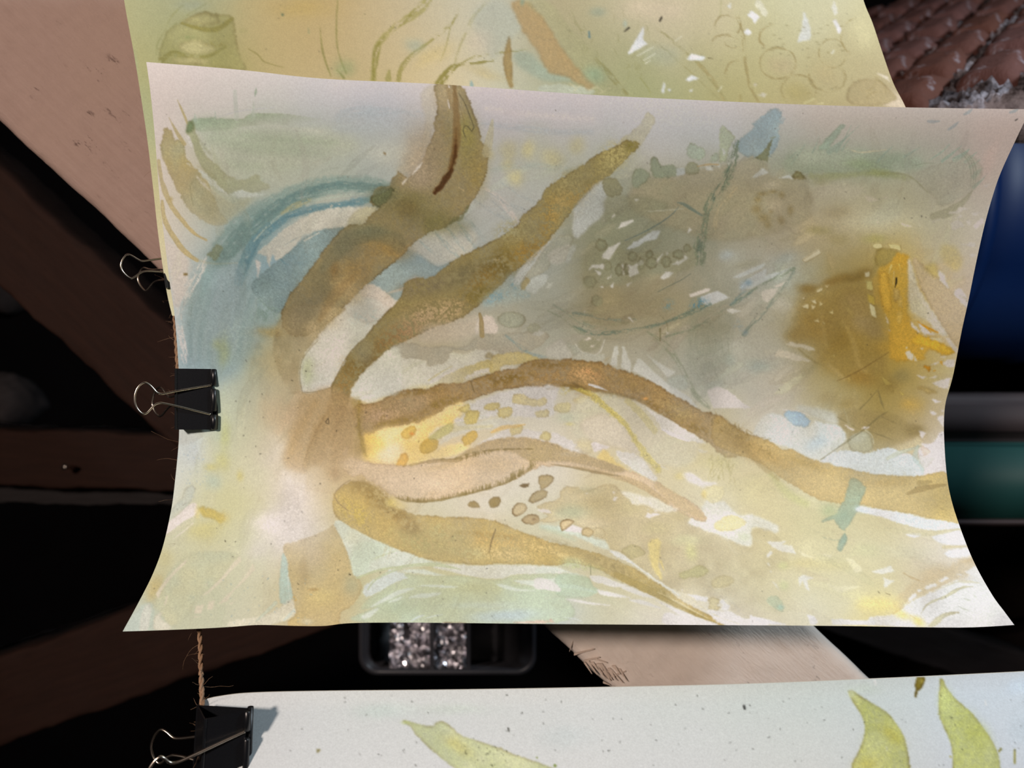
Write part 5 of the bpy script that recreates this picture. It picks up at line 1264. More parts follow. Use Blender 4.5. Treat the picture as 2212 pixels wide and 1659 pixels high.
        g(args[0], *args[1:5], rot=args[5], a=.7, gran=.9, speck=.1)
    for args in (((160,130,74),1600,960,60,24,30),((172,140,78),1660,985,60,18,25),((200,174,116),1780,1040,70,26,10),((166,138,78),1740,1000,50,10,20),((204,176,116),1900,1060,60,26,0),((188,158,90),2030,1080,40,40,0),((196,166,92),2040,1110,30,20,0),((180,150,90),1920,1040,50,12,0)):
        g(args[0], *args[1:5], rot=args[5], a=.6, gran=.5)
    l((150,124,72), [(1602,960),(1640,1000),(1680,1035)], [10,14,6], a=.5, soft=3); l((148,122,72), [(1960,1066),(1990,1055),(2042,1046)], [5,14,4], a=.7, soft=1); l((150,126,76), [(1985,1042),(2010,1040)], [12,6], a=.6, soft=1.5)
    for q in range(60):                                    # furry pigment fringe
        u = c.rng.random()
        x = 1535 + 130*u; y = 893 + 66*u + c.rng.uniform(-6, 26)
        l((136,112,60), [(x,y),(x+c.rng.uniform(-10,10),y+c.rng.uniform(-12,12))], [3,1], a=.4, rag=.5)
    for q in range(40):
        u = c.rng.random()
        x = 1530 + 60*u; y = 985 + c.rng.uniform(-10, 50)
        l((160,150,90), [(x,y),(x+c.rng.uniform(-16,6),y+c.rng.uniform(4,22))], [3,1], a=.35, rag=.5)
    l((208,208,206), [(1272,830),(1290,835),(1312,843)], [3,7,2], a=.9); g((226,168,98), 1393, 860, 7, 3.5, a=.9, gran=0); l((222,180,120), [(1278,800),(1284,806)], 4, a=.5)
    l((96,80,46), [(1016,822),(1020,836),(1024,846)], 2, a=.6); l((104,86,50), [(1236,826),(1255,838),(1268,846)], [4,9,4], a=.55, soft=2)
    # ---- spotted pale belly between fronds three and four --------------------------------------
    t(780, 800)
    w(((242,208,118),(236,212,150)), [(10,640),(120,580),(280,540),(420,530),(560,490),(720,420),(830,345),(980,310),(900,520),(760,640),(640,800),(560,880),(400,910),(250,890),(60,870),(20,780)], a=.85, soft=6, edge=0, rag=4)
    w((235,198,98), [(10,640),(60,600),(180,640),(220,740),(100,850),(30,820)], a=.6, soft=8, edge=0); w((238,210,130), [(560,850),(700,760),(1000,690),(1050,720),(900,810),(700,850),(480,905)], a=.7, soft=4, edge=0); w((226,214,180), [(200,760),(380,700),(420,780),(300,890),(180,850)], a=.6, soft=8, edge=0)
    w(((211,209,206),(205,206,200)), [(1000,350),(1100,290),(1250,240),(1400,200),(1600,160),(1880,150),(1850,300),(1830,440),(1500,450),(1300,430),(1130,470),(900,500),(880,470),(1000,420)], a=.85, soft=2, edge=0, rag=3)
    w(((205,206,198),(200,202,188)), [(700,560),(880,510),(1100,490),(1300,460),(1500,520),(1400,560),(1180,560),(1100,580),(900,640),(760,700),(640,650)], a=.6, soft=3, edge=0)
    w((213,209,203), [(1110,700),(1240,640),(1400,560),(1540,560),(1700,590),(1800,640),(1820,590),(1960,640),(2120,770),(2000,760),(1850,700),(1550,635),(1350,645),(1150,700)], a=.88, soft=1.5, edge=0, rag=2)
    for p, ww in (([(900,330),(1200,330),(1500,310)],[6,14,6]),([(880,510),(1000,490),(1200,500),(1500,500)],[6,16,14,6]),([(1050,440),(1300,440),(1560,430)],[10,16,8])):
        l((190,192,170), p, ww, a=.6, dry=.3)
    dab = (202,184,108)
    for p, col in (([(980,500),(1000,420),(1060,380),(1130,400),(1100,500),(1040,515)],(198,180,100)),([(1160,360),(1200,320),(1315,310),(1310,370),(1220,382)],(198,182,112)),([(1310,370),(1440,360),(1430,440),(1320,450)],(204,190,122)),([(1450,250),(1550,220),(1600,265),(1690,270),(1770,260),(1760,330),(1600,335),(1440,305)],(206,194,140)),([(1860,325),(2000,310),(1980,400),(1850,390)],(202,194,146)),([(1660,400),(1790,380),(1780,440),(1680,450)],(204,194,140)),([(380,610),(440,545),(520,530),(515,610),(430,662)],(208,176,86)),([(555,740),(600,670),(690,640),(740,670),(710,760),(600,802)],(190,154,58)),([(640,650),(750,560),(870,495),(875,570),(790,630),(700,665)],(186,180,112)),([(960,665),(1010,600),(1090,575),(1112,640),(1050,700),(990,712)],(200,166,76)),([(340,890),(380,800),(430,785),(452,830),(425,910),(350,965),(310,960)],(218,166,70)),([(1700,650),(1760,580),(1808,600),(1802,670)],(204,190,120)),([(1420,560),(1540,520),(1530,590),(1450,620)],(208,190,120)),([(920,380),(1030,320),(1030,400),(960,400)],(206,192,122))):
        w(col, p, a=.8, edge=.2, rag=1.2)
    g((204,134,62), 485, 605, 26, 20, a=.85); l((218,176,92), [(1240,590),(1350,545),(1460,530),(1560,515)], [20,40,30,12], a=.65, soft=2); l((196,186,128), [(880,560),(1000,545),(1250,530)], [60,40,20], a=.4, soft=3)
    g((180,196,170), 2000, 450, 160, 60, a=.5); g((200,190,110), 2000, 510, 60, 20, a=.5); g((190,180,90), 1940, 190, 60, 40, a=.55, speck=.2); w((206,192,138), [(2030,290),(2120,240),(2180,260),(2100,310)], a=.6, soft=2)
    w((212,200,150), [(2050,740),(2110,640),(2212,690),(2200,790),(2090,770)], a=.55, soft=2)
    # right of it
    t(1240, 800)
    w(((205,198,176),(198,196,170)), [(0,330),(200,210),(480,260),(700,360),(800,520),(1000,650),(1200,700),(1100,900),(700,900),(500,760),(200,680),(0,640)], a=.6, soft=6, edge=0)
    w((208,196,176), [(60,520),(250,420),(420,480),(560,640),(620,790),(400,740),(180,680)], a=.55, soft=5, edge=.08)
    l((196,182,96), [(60,180),(200,260),(350,390),(480,510),(600,690),(700,830),(800,940)], [40,60,60,56,60,60,70], a=.72, soft=3, rag=3, gran=.9); l((170,150,66), [(0,170),(80,210),(160,240)], [20,24,10], a=.6, soft=2); l((182,164,78), [(330,380),(470,500),(600,690)], [20,24,20], a=.4, soft=3, dry=.3)
    l((192,182,126), [(500,290),(600,370),(690,480),(770,570)], [60,70,70,70], a=.65, soft=2, rag=2)
    w((214,210,203), [(680,350),(850,440),(1060,560),(1260,690),(1180,692),(1000,650),(880,600),(825,550),(780,470)], a=.85, soft=1.5, edge=0, rag=2); l((220,214,214), [(840,560),(960,620),(1100,675)], [20,40,6], a=.8)
    w((216,208,206), [(165,690),(260,700),(350,740),(240,765),(200,790)], a=.85, edge=0, rag=2); w(((217,214,208),(212,216,204)), [(400,770),(560,790),(640,830),(720,930),(790,1050),(650,1000),(520,920),(430,840)], a=.88, edge=0, rag=2); w((218,213,206), [(1030,990),(1100,980),(1250,1060),(1370,1085),(1240,1115),(1100,1060)], a=.85, soft=2, edge=0, rag=2)
    w((224,194,106), [(240,800),(290,745),(340,790),(400,870),(540,965),(400,915),(220,860)], a=.75, soft=2, edge=0)
    g((204,188,116), 1010, 1010, 60, 40, a=.5); l((215,212,196), [(830,915),(900,945)], [16,10], a=.8); w((214,208,190), [(1190,750),(1280,770),(1210,790)], a=.7, edge=0)
    g((206,198,144), 1700, 1150, 300, 200, a=.35); g((200,194,130), 1400, 850, 200, 100, a=.35)
    l((182,184,112), [(1880,1000),(2050,1180),(2212,1270)], [50,80,60], a=.45, soft=8)
    w(((220,219,206),(222,222,212)), [(1090,1470),(1200,1350),(1290,1230),(1440,1260),(1560,1370),(1700,1380),(1860,1440),(1950,1490),(1945,1552),(1860,1530),(1760,1500),(1700,1520),(1690,1680),(1480,1620),(1280,1540)], a=.85, soft=2, edge=0)
    w((226,213,152), [(1340,1480),(1420,1410),(1560,1388),(1640,1460),(1520,1530),(1380,1532)], a=.8, edge=.1); w((224,214,164), [(1215,1170),(1300,1110),(1420,1120),(1432,1200),(1340,1272),(1230,1220)], a=.8, edge=.1); g((222,196,110), 1240, 1180, 30, 40, a=.6); g((196,206,160), 1620, 1590, 70, 50, a=.4)
    # ---- frond four -------------------------------------------------------------------------
    t(0, 0, 1)
    F4 = [(752,990),(770,990),(794,999),(848,1005),(893,1005),(936,992),(983,990),(1006,976),(1040,958),(1085,947),(1130,945),(1187,956),(1232,974),(1285,990),(1353,1015),(1421,1042),(1466,1071),(1504,1092),(1527,1121),(1522,1129),(1490,1118),(1440,1092),(1400,1064),(1376,1050),(1330,1030),(1285,1021),(1240,1010),(1221,1008),(1190,1006),(1162,1010),(1119,1033),(1074,1051),(1006,1069),(938,1083),(882,1083),(855,1074),(825,1055),(803,1040),(780,1026),(760,1030),(742,1015)]
    w(((212,188,152),(206,180,142)), F4, a=.93, edge=.25, rag=2, gran=.5)
    w(((172,150,106),(164,144,98)), [(983,990),(1006,976),(1040,958),(1085,947),(1130,945),(1187,956),(1232,974),(1285,990),(1353,1015),(1330,1022),(1285,1010),(1240,1000),(1200,996),(1150,998),(1110,978),(1060,975),(1020,982)], a=.85, soft=2.5, edge=.1, gran=.7)
    l((216,190,152), [(1345,1024),(1380,1036),(1430,1062)], [10,16,10], a=.7, soft=3); l((176,152,104), [(1240,1008),(1300,1020),(1380,1046),(1440,1085)], [6,10,14,10], a=.6, soft=2); l((124,104,62), [(1190,1002),(1240,1010),(1290,1020),(1340,1028)], [2,5,6,2], a=.6, soft=1); l((186,162,112), [(1420,1050),(1470,1085),(1515,1115)], [16,24,12], a=.5, soft=2)
    g((222,198,164), 840, 1040, 60, 24, a=.6); g((224,200,166), 930, 1045, 60, 18, a=.6); g((196,170,122), 960, 1005, 60, 10, a=.6, rot=-8); g((194,166,118), 1060, 1000, 60, 20, a=.4)
    J = [(936,992),(983,990),(1006,981),(1040,974),(1090,970),(1150,969)]
    l((116,98,50), J, [2,3,3,3,3,1], a=.75, rag=2.2); l((140,116,66), [(870,1006),(930,996),(985,993),(1030,980)], [3,6,8,3], a=.55, soft=1.5, rag=2)
    def fringe(A, n, L, col, up, ww=2.6):
        A = np.array(A, float)
        seg = np.hypot(*np.diff(A, axis=0).T); cum = np.r_[0, np.cumsum(seg)]
        for _ in range(n):
            d = c.rng.random() * cum[-1]
            x, y = np.interp(d, cum, A[:, 0]), np.interp(d, cum, A[:, 1])
            q = c.rng.uniform(.3, 1) * L
            l(col, [(x, y), (x + c.rng.uniform(-.35, .35) * q, y + up * q)], [ww, .8], a=.5, rag=.5, gran=.4)
    fringe([(860,1076),(900,1083),(938,1082),(1006,1067),(1060,1052)], 170, 9, (126,106,52), -1, 2.0)
    fringe([(1020,1064),(1074,1049),(1119,1030),(1155,1008)], 110, 13, (124,106,54), -1, 2.0)
    fringe([(1100,1040),(1140,1012),(1160,1000)], 40, 16, (120,102,50), -1)
    l((118,100,46), [(850,1073),(882,1082),(938,1081),(1006,1067),(1074,1049),(1115,1033)], [2,5,6,5,4,2], a=.6, soft=1)
    fringe([(985,992),(1030,978),(1060,974)], 40, 9, (120,100,50), 1)
    # ---- frond five -------------------------------------------------------------------------
    F5 = [(741,1050),(770,1040),(808,1050),(840,1079),(863,1097),(892,1109),(921,1114),(971,1117),(1039,1120),(1073,1127),(1118,1145),(1170,1165),(1228,1180),(1287,1194),(1318,1206),(1354,1219),(1386,1238),(1431,1267),(1476,1299),(1544,1335),(1566,1350),(1551,1350),(1499,1328),(1431,1296),(1375,1271),(1330,1249),(1296,1231),(1239,1216),(1200,1222),(1150,1219),(1084,1218),(1039,1221),(994,1217),(926,1208),(892,1197),(858,1186),(813,1168),(768,1143),(734,1125),(720,1102),(722,1068)]
    w(((184,160,94),(176,150,82)), F5, a=.93, edge=.3, rag=1.6, gran=.55)
    for args in (((186,162,72),770,1110,40,26,30),((130,102,42),812,1070,30,22,40),((126,98,44),850,1105,40,20,35),((136,108,58),885,1140,30,20,30),((160,152,96),900,1170,60,24,20),((166,160,108),960,1150,60,20,10),((198,164,94),1070,1165,90,16,5),((150,122,62),1030,1152,70,6,4),((154,128,70),1080,1160,60,5,4),((206,180,118),1080,1196,90,14,4),((196,168,102),1170,1180,70,14,15),((172,166,112),1000,1190,50,14,10),((150,132,84),1270,1205,60,14,22),((138,120,74),1330,1228,50,12,28),((142,122,64),1420,1275,60,10,30),((206,184,120),1230,1205,40,6,20),((176,180,120),1250,1222,40,10,10)):
        g(args[0], *args[1:5], rot=args[5], a=.68, gran=.8, speck=.08)
    fringe([(790,1060),(830,1088),(870,1110),(900,1130)], 40, 10, (140,114,56), 1, 2)
    l((150,128,62), [(1330,1240),(1400,1274),(1470,1310),(1545,1346)], [12,16,12,5], a=.6, soft=1); l((206,190,140), [(1420,1278),(1470,1304),(1530,1336)], [2,4,1.5], a=.75, rag=.3); l((128,108,52), [(1430,1285),(1500,1325)], 4, a=.5)
    l((96,76,44), [(1070,1142),(1062,1165),(1056,1192)], [2,3.5,2], a=.7, rag=.2)
    l((128,104,70), [(756,1036),(735,1050),(722,1068),(730,1085),(751,1102)], 2, a=.7, rag=.2)
    g((236,212,110), 842, 1082, 14, 10, a=.85); g((236,216,140), 858, 1090, 16, 10, a=.6)
    t(0, 0, 1)
    w(((184,160,118),(176,150,106)), [(716,837),(690,845),(655,850),(640,880),(625,940),(610,1000),(640,1020),(690,1000),(712,1040),(745,1035),(772,1000),(782,960),(780,910),(768,878),(748,850)], a=.7, soft=7, rag=5, edge=0, gran=.5)
    # ---- stem knot left of the fronds --------------------------------------------------------
    t(360, 740)
    w((212,216,204), [(1760,490),(1800,390),(1940,240),(2060,130),(2130,70),(2230,60),(2230,470),(2080,510),(1960,575),(1850,545)], a=.6, soft=3, edge=0)
    for p, ww, col in (([(1420,560),(1300,780),(1200,980),(1150,1120)], [60,80,60,30], (176,150,104)), ([(1560,640),(1430,860),(1350,1080),(1310,1230)], [60,80,60,30], (164,138,92)), ([(1640,560),(1600,700),(1480,900),(1420,1100)], [180,200,200,160], (168,142,98)), ([(1700,700),(1680,900),(1640,1080)], [200,220,180], (164,138,96)), ([(1800,560),(1840,760),(1830,900)], [60,70,60], (150,128,72)), ([(1250,500),(1180,700),(1060,860)], [60,90,60], (204,182,146)), ([(1380,1050),(1350,1300),(1330,1440)], [20,20,8], (180,158,112))):
        l(col, p, ww, a=.5, soft=8, rag=4, gran=.6)
    l((150,122,80), [(1510,700),(1400,900),(1300,1160)], [14,20,10], a=.35, soft=2); g((196,172,136), 1100, 700, 200, 160, a=.4); g((142,118,66), 1840, 1000, 90, 90, a=.55); l((140,118,58), [(1840,560),(1830,760),(1850,900),(1890,1050),(1940,1130)], [20,24,26,30,10], a=.55, soft=3, rag=3, gran=.9)
    g((210,186,150), 1750, 1150, 110, 60, a=.6); g((160,132,92), 1610, 1240, 50, 70, a=.55); g((130,104,50), 1850, 1360, 130, 90, a=.6, speck=.1); l((176,152,116), [(1720,1000),(1700,1060)], [20,44], a=.5, soft=1.5)
    l((112,94,52), [(1295,475),(1270,340),(1285,180),(1370,50),(1440,-20)], [6,8,6,6,3], a=.55, rag=.4); l((112,94,52), [(1295,475),(1420,465),(1575,420),(1600,360),(1720,130),(1830,0)], [6,6,8,8,6,4], a=.55, rag=.4)
    g((222,214,198), 1000, 1050, 160, 180, a=.55); g((224,214,206), 1200, 1480, 180, 220, a=.7); g((206,206,172), 820, 1240, 150, 150, a=.4)
    g((176,182,112), 560, 900, 60, 200, a=.45); g((186,182,104), 540, 1150, 80, 90, a=.45); g((196,184,100), 700, 1270, 40, 60, a=.6); g((160,184,172), 440, 1330, 90, 90, a=.5); g((190,180,86), 420, 1190, 80, 40, a=.4); g((204,210,180), 560, 650, 120, 200, a=.35)
    g((206,216,222), 240, 1030, 130, 160, a=.6); l((176,190,168), [(470,420),(500,700),(480,900)], [40,50,60], a=.35, soft=8)
    l((30,26,20), [(1515,755),(1540,720),(1545,775),(1518,762)], 6, a=.9, rag=.2, sm=0); l((60,56,46), [(1150,1105),(1165,1098)], 8, a=.7); l((30,26,20), [(1288,1610),(1292,1622)], 9, a=.85); l((50,40,36), [(750,160),(760,178)], 8, a=.7)
    c.specks(40, 380, 945, 450, 1060, (130,160,180), (1, 2.4), .5)
    # ---- lower left ---------------------------------------------------------------------------
    t(260, 1050)
    g((223,215,209), 1560, 380, 260, 220, a=.8); g((222,214,206), 1300, 600, 120, 90, a=.5, rot=-30)
    w(((186,196,182),(194,196,170)), [(640,0),(720,20),(650,180),(560,270),(450,345),(440,280),(520,180),(590,110)], a=.85, edge=.15)
    w((222,213,204), [(455,350),(560,270),(640,190),(720,160),(730,260),(600,340),(440,465),(420,440)], a=.9, edge=0, rag=1)
    l((196,194,160), [(440,470),(560,400),(680,320),(720,270)], [30,30,26,10], a=.7, edge=.1); l((222,214,196), [(500,500),(600,430),(690,350)], [4,10,4], a=.8)
    w(((182,160,62),(188,168,80)), [(755,200),(880,220),(960,260),(1010,300),(960,355),(900,320),(820,300),(760,250)], a=.85, soft=3, edge=.25, rag=2); g((216,196,110), 735, 250, 30, 80, a=.5); g((190,180,102), 820, 430, 180, 90, a=.5, rot=-20); g((198,182,106), 1000, 300, 60, 60, a=.5)
    g((188,166,96), 330, 960, 80, 180, a=.7, rot=20); g((190,180,116), 420, 680, 90, 100, a=.5, rot=30)
    w(((186,194,160),(192,188,142)), [(440,860),(700,640),(1100,640),(1050,760),(880,960),(720,1100),(650,1240),(520,1330),(440,1290),(380,1200),(330,1120),(400,1000)], a=.6, soft=3, edge=.06)
    w((182,198,184), [(30,1390),(200,1140),(300,1120),(320,1200),(270,1390)], a=.6, soft=2, edge=.08); w((206,208,190), [(210,1180),(270,1130),(305,1170),(260,1380),(190,1380)], a=.75, soft=1.5, edge=.08); w((206,204,180), [(340,1230),(405,1200),(380,1260),(470,1320),(480,1370),(320,1370)], a=.8, soft=1, edge=.1)
    l((176,190,168), [(310,1190),(290,1300),(275,1380)], [30,36,30], a=.7)
    cream = (212,202,172)
    chips([[(340,1030),(370,980),(450,870),(560,760),(650,690),(620,740),(500,860),(400,990),(362,1080)],[(765,1062),(850,990),(980,860),(1090,720),(1140,670),(1158,715),(1050,820),(930,950),(830,1032)],[(932,1132),(1000,1060),(1080,990),(1180,880),(1270,735),(1290,800),(1190,900),(1085,1000),(1020,1102)],[(783,972),(905,850),(820,945)],[(703,1218),(720,1150),(802,1130),(770,1218)],[(828,1182),(840,1110),(905,1090),(880,1180)],[(418,1152),(440,1048),(455,1050),(435,1135)],[(700,1250),(770,1240),(720,1258)],[(1040,1125),(1120,1080),(1060,1130)]], cream, a=.92, rag=.8)
    for p in ([(1905,1205),(1915,1155),(1948,1128),(1935,1180)], [(1985,790),(1998,785),(1992,830)]):
        chips([p], (206,206,184), rag=.5)
    w(((172,197,182),(178,198,186)), [(1550,640),(1590,700),(1610,850),(1640,990),(1645,1070),(1570,1140),(1530,1120),(1518,1000),(1525,850)], a=.9, edge=.15, rag=1)
    l((214,214,196), [(1600,830),(1605,1000),(1625,1110)], 8, a=.6)
    w(((214,208,184),(210,206,178)), [(1530,1150),(1650,1080),(1682,1210),(1600,1275),(1450,1320),(1250,1340),(1020,1340),(1050,1290),(1250,1260),(1400,1230)], a=.75, soft=1.5, edge=.05)
    l((186,196,170), [(1290,1290),(1380,1210),(1480,1110)], [14,30,40], a=.7, edge=.1); l((190,202,186), [(1560,1280),(1620,1220),(1660,1170)], [20,30,14], a=.6)
    FT = [(1555,570),(1700,520),(1850,470),(1990,400),(2045,370),(2110,480),(2180,650),(2225,810),(2240,860),(2290,900),(2308,950),(2290,1040),(2220,1130),(2110,1215),(2075,1340),(1900,1345),(1600,1345),(1600,1290),(1682,1212),(1650,1080),(1645,990),(1610,850),(1600,720)]
    w(((193,170,114),(187,163,102)), FT, a=.88, edge=.22, rag=1.5, grad=[(1900,900),(1500,-400)])
    g((160,134,82), 1740, 820, 60, 160, a=.55); g((154,158,124), 2200, 940, 90, 110, a=.55); g((200,178,108), 1950, 1050, 120, 90, a=.5); g((204,184,146), 1850, 650, 120, 100, a=.5); g((190,166,110), 2050, 750, 90, 180, a=.4); g((214,206,170), 1780, 1290, 60, 30, a=.6)
    w((236,214,150), [(1800,952),(1840,935),(1885,945),(1870,968),(1815,970)], a=.95, edge=.5, rag=1.2); g((150,112,50), 1840, 985, 60, 18, a=.5); l((196,150,60), [(1655,1050),(1670,1085)], [6,20], a=.6)
    c.specks(26, 480, 1240, 680, 1350, (110,140,150), (1.2, 3), .55); c.specks(22, 370, 1160, 560, 1330, (120,140,130), (1, 2), .5)
    # ---- pale wedge and reeds along the lower edge -------------------------------------------
    t(700, 1050)
    w(((206,216,196),(212,218,204)), [(140,325),(300,420),(520,530),(700,605),(860,660),(1000,710),(1120,742),(800,775),(500,805),(400,840),(290,855),(250,700),(200,580),(150,470),(95,370)], a=.93, edge=0, rag=1)
    w((192,208,180), [(300,560),(450,520),(660,600),(480,690),(400,820),(290,850),(255,680)], a=.6, soft=4, edge=0); l((184,196,150), [(450,700),(580,650),(690,615)], [4,20,8], a=.5); g((216,216,180), 250, 480, 90, 90, a=.5)
    w((206,216,214), [(400,1060),(380,960),(420,930),(520,880),(640,800),(800,872),(680,920),(560,990)], a=.8, soft=1.5, edge=0)
    w(((214,213,200),(210,212,196)), [(1100,745),(1250,745),(1450,762),(1700,752),(2250,780),(2250,840),(1850,842),(1700,884),(1550,884),(1350,852),(1200,815),(1040,778)], a=.88, soft=1, edge=0, rag=1)
    w(((182,190,148),(178,194,164)), [(350,1180),(420,1080),(560,990),(680,925),(800,880),(765,850),(800,832),(900,850),(1150,855),(1350,860),(1550,890),(1700,890),(1850,848),(2250,838),(2250,900),(2000,890),(1820,905),(2000,960),(2250,1010),(2250,1300),(350,1300),(500,1160)], a=.75, soft=1.2, edge=.1, rag=1)
    g((176,196,204), 1750, 1240, 420, 70, a=.7); g((166,182,148), 700, 1150, 250, 120, a=.5); g((190,206,200), 1500, 1130, 400, 40, a=.4); g((188,186,130), 1400, 960, 260, 60, a=.5)
    l((180,188,142), [(310,875),(500,805),(700,770),(900,748),(1100,752),(1310,795)], [20,22,22,30,36,6], a=.8, rag=.5); l((182,192,150), [(415,985),(480,900),(600,830),(760,770),(850,750)], [16,20,22,24,14], a=.75, rag=.5)
    w((208,216,200), [(740,815),(850,795),(960,798),(1060,830),(1155,852),(1000,850),(900,835)], a=.85, edge=0, rag=.8)
    chips([[(895,955),(1000,942),(1150,948),(1295,965),(1150,972),(1000,962)],[(800,1072),(870,1040),(960,1025),(1125,1022),(1020,1062),(900,1068)],[(440,1160),(560,1075),(700,1000),(800,975),(875,975),(740,1030),(600,1095)],[(608,1114),(700,1070),(762,1048),(710,1092)],[(1640,935),(1740,945),(1850,980),(2035,1002),(1880,1005),(1740,985)],[(1808,905),(1900,898),(2050,900),(2250,885),(2250,1005),(2100,980),(1950,945)],[(350,1255),(430,1200),(525,1165),(430,1262)]], (208,216,200), a=.88, rag=.8, sm=1)
    l((200,212,216), [(830,1285),(900,1245),(960,1230)], [8,20,6], a=.6); l((202,214,216), [(960,1260),(1060,1235),(1130,1225)], [4,12,4], a=.5)
    w((222,204,188), [(1800,1300),(1900,1296),(2050,1285),(2150,1288),(2165,1265),(2195,1300),(2050,1312),(1850,1312)], a=.9, edge=.2, rag=1.2); l((120,98,62), [(1140,1302),(1250,1300),(1350,1305)], 10, a=.7)
    # ---- lower middle and right ---------------------------------------------------------------
    t(1160, 1050)
    BG = [(0,200),(80,160),(220,110),(230,40),(280,10),(380,0),(450,40),(560,20),(700,-20),(760,10),(830,90),(920,170),(1040,180),(1180,240),(1290,240),(1390,230),(1458,310),(1440,350),(1600,420),(1730,460),(1880,530),(2052,585),(2050,450),(2100,405),(2250,430),(2400,700),(2400,1300),(2212,1290),(1990,1265),(1850,1190),(1830,1100),(1760,1070),(1640,1060),(1440,1030),(1250,960),(1050,820),(900,700),(800,630),(700,600),(660,520),(560,480),(430,400),(340,360),(230,330),(130,350),(20,330),(100,290)]
    w(((190,172,122),(204,190,148)), BG, a=.8, edge=.3, ew=3, rag=1.6, grad=[(500,200),(2500,1000)])
    g((160,172,138), 330, 240, 170, 90, a=.6); g((168,150,100), 560, 140, 150, 80, a=.5); g((164,160,120), 460, 30, 130, 40, a=.5); g((172,160,108), 900, 200, 140, 90, a=.4); g((206,190,150), 560, 360, 150, 60, a=.5); g((178,168,112), 1150, 400, 160, 70, a=.35); g((190,192,142), 1450, 520, 180, 60, a=.4); g((176,160,110), 1350, 300, 90, 50, a=.4); g((190,190,120), 1480, 640, 60, 90, a=.5); g((214,202,168), 1500, 1100, 300, 110, a=.4)
    w((206,214,200), [(0,480),(60,560),(300,560)], a=.01)
    w(((202,214,200),(196,212,196)), [(20,370),(220,380),(340,420),(430,440),(560,490),(660,530),(690,610),(640,600),(500,540),(350,470),(200,440)], a=.75, soft=2, edge=0)
    l((176,192,162), [(40,390),(200,440),(360,510)], [40,50,20], a=.5, soft=5)
    w((216,216,210), [(690,615),(790,632),(880,700),(1050,830),(1250,965),(1380,1050),(1310,1020),(1100,880),(900,740),(760,680)], a=.9, edge=0, rag=1.5)
    chips([[(245,425),(280,390),(340,370),(440,405),(420,445),(300,435)]], (220,212,208)); 
    chips([[(720,45),(740,60),(745,80),(725,70)],[(720,130),(745,100),(772,100),(745,150)],[(1035,290),(1060,262),(1130,255),(1180,270),(1120,290),(1070,310)],[(1060,225),(1080,215),(1075,240)],[(1130,225),(1160,240),(1120,240)],[(450,60),(490,62),(470,70)],[(900,120),(930,170),(905,160)],[(645,170),(662,178),(650,182)],[(1375,985),(1395,985),(1395,1005)],[(-10,225),(60,215),(130,235),(120,262),(20,245)]], (222,214,206), rag=1.5)
    w(((222,215,206),(216,212,190)), [(800,60),(880,60),(1020,90),(1150,120),(1230,180),(1350,220),(1290,240),(1180,242),(1040,180),(930,172),(850,100)], a=.8, soft=2, edge=0)
    for p, col in (([(800,625),(830,590),(910,556),(980,585),(1035,650),(930,690),(900,700)],(172,160,110)),([(1450,800),(1540,755),(1600,770),(1645,815),(1560,872),(1460,870),(1400,895),(1358,860),(1360,830)],(182,176,118)),([(1665,915),(1720,870),(1790,850),(1885,890),(1830,955),(1690,975)],(196,182,132)),([(1620,1080),(1680,1060),(1755,1090),(1720,1140),(1760,1170),(1700,1195),(1630,1180),(1650,1130)],(198,184,134))):
        w(col, p, a=.8, edge=.2, rag=1)
    l((228,204,112), [(1120,560),(1120,660),(1130,760),(1180,880)], [120,100,60,20], a=.6, soft=4, rag=2); l((226,200,108), [(1180,720),(1210,800)], [30,10], a=.5)
    chips([[(1440,1035),(1530,1040),(1640,1070),(1620,1110),(1540,1090)],[(1740,1100),(1780,1080),(1800,1110),(1845,1150),(1820,1190),(1760,1180),(1780,1140)]], (222,218,216), rag=1.2)
    w(((168,192,158),(174,194,166)), [(180,1030),(170,930),(180,860),(300,830),(420,855),(500,880),(540,960),(592,992),(520,1050),(400,1072),(250,1062)], a=.7, edge=.12, rag=.8)
    l((188,206,186), [(190,950),(350,960),(560,1010)], [30,40,20], a=.5, soft=2)
    g((180,196,150), 330, 720, 90, 50, a=.5); w((206,214,196), [(0,775),(200,785),(370,830),(480,850),(380,850),(200,820),(0,835)], a=.7, soft=1.5, edge=0)
    chips([[(500,858),(620,860),(800,930),(882,946),(760,966),(640,942),(525,905)],[(570,990),(640,1000),(700,1012),(905,1070),(760,1062),(600,1035)],[(270,1082),(400,1090),(560,1118),(705,1140),(480,1128)],[(878,1090),(1000,1088),(1100,1125),(1190,1172),(1060,1145)],[(800,972),(880,958),(1000,1010),(1135,1072),(980,1045)],[(-20,885),(100,890),(200,950),(220,1010),(60,985),(-20,980)]], (219,215,209), a=.88, rag=.8, sm=1)
    w(((222,216,214),(218,214,208)), [(1130,1090),(1280,1150),(1480,1240),(1730,1330),(1250,1330),(1200,1255),(1245,1205),(1365,1238),(1260,1165)], a=.9, edge=0, rag=1); w((221,216,212), [(1620,1185),(1760,1200),(1850,1200),(1990,1268),(2130,1260),(2230,1300),(2230,1330),(1800,1330)], a=.88, edge=0, rag=1.5)
    l((206,196,150), [(1500,1100),(1700,1230),(1930,1315)], [4,6,3], a=.5); l((200,212,214), [(240,1250),(380,1270),(470,1310)], [6,18,6], a=.5, dry=.3)
    l((86,90,56), [(508,760),(510,845)], [8,7], a=.7, rag=.2); l((120,126,86), [(515,770),(560,785),(640,785)], 5, a=.5); l((126,130,90), [(485,750),(505,735),(512,760)], 4, a=.5)
    # shells and pebbles
    t(780, 800)
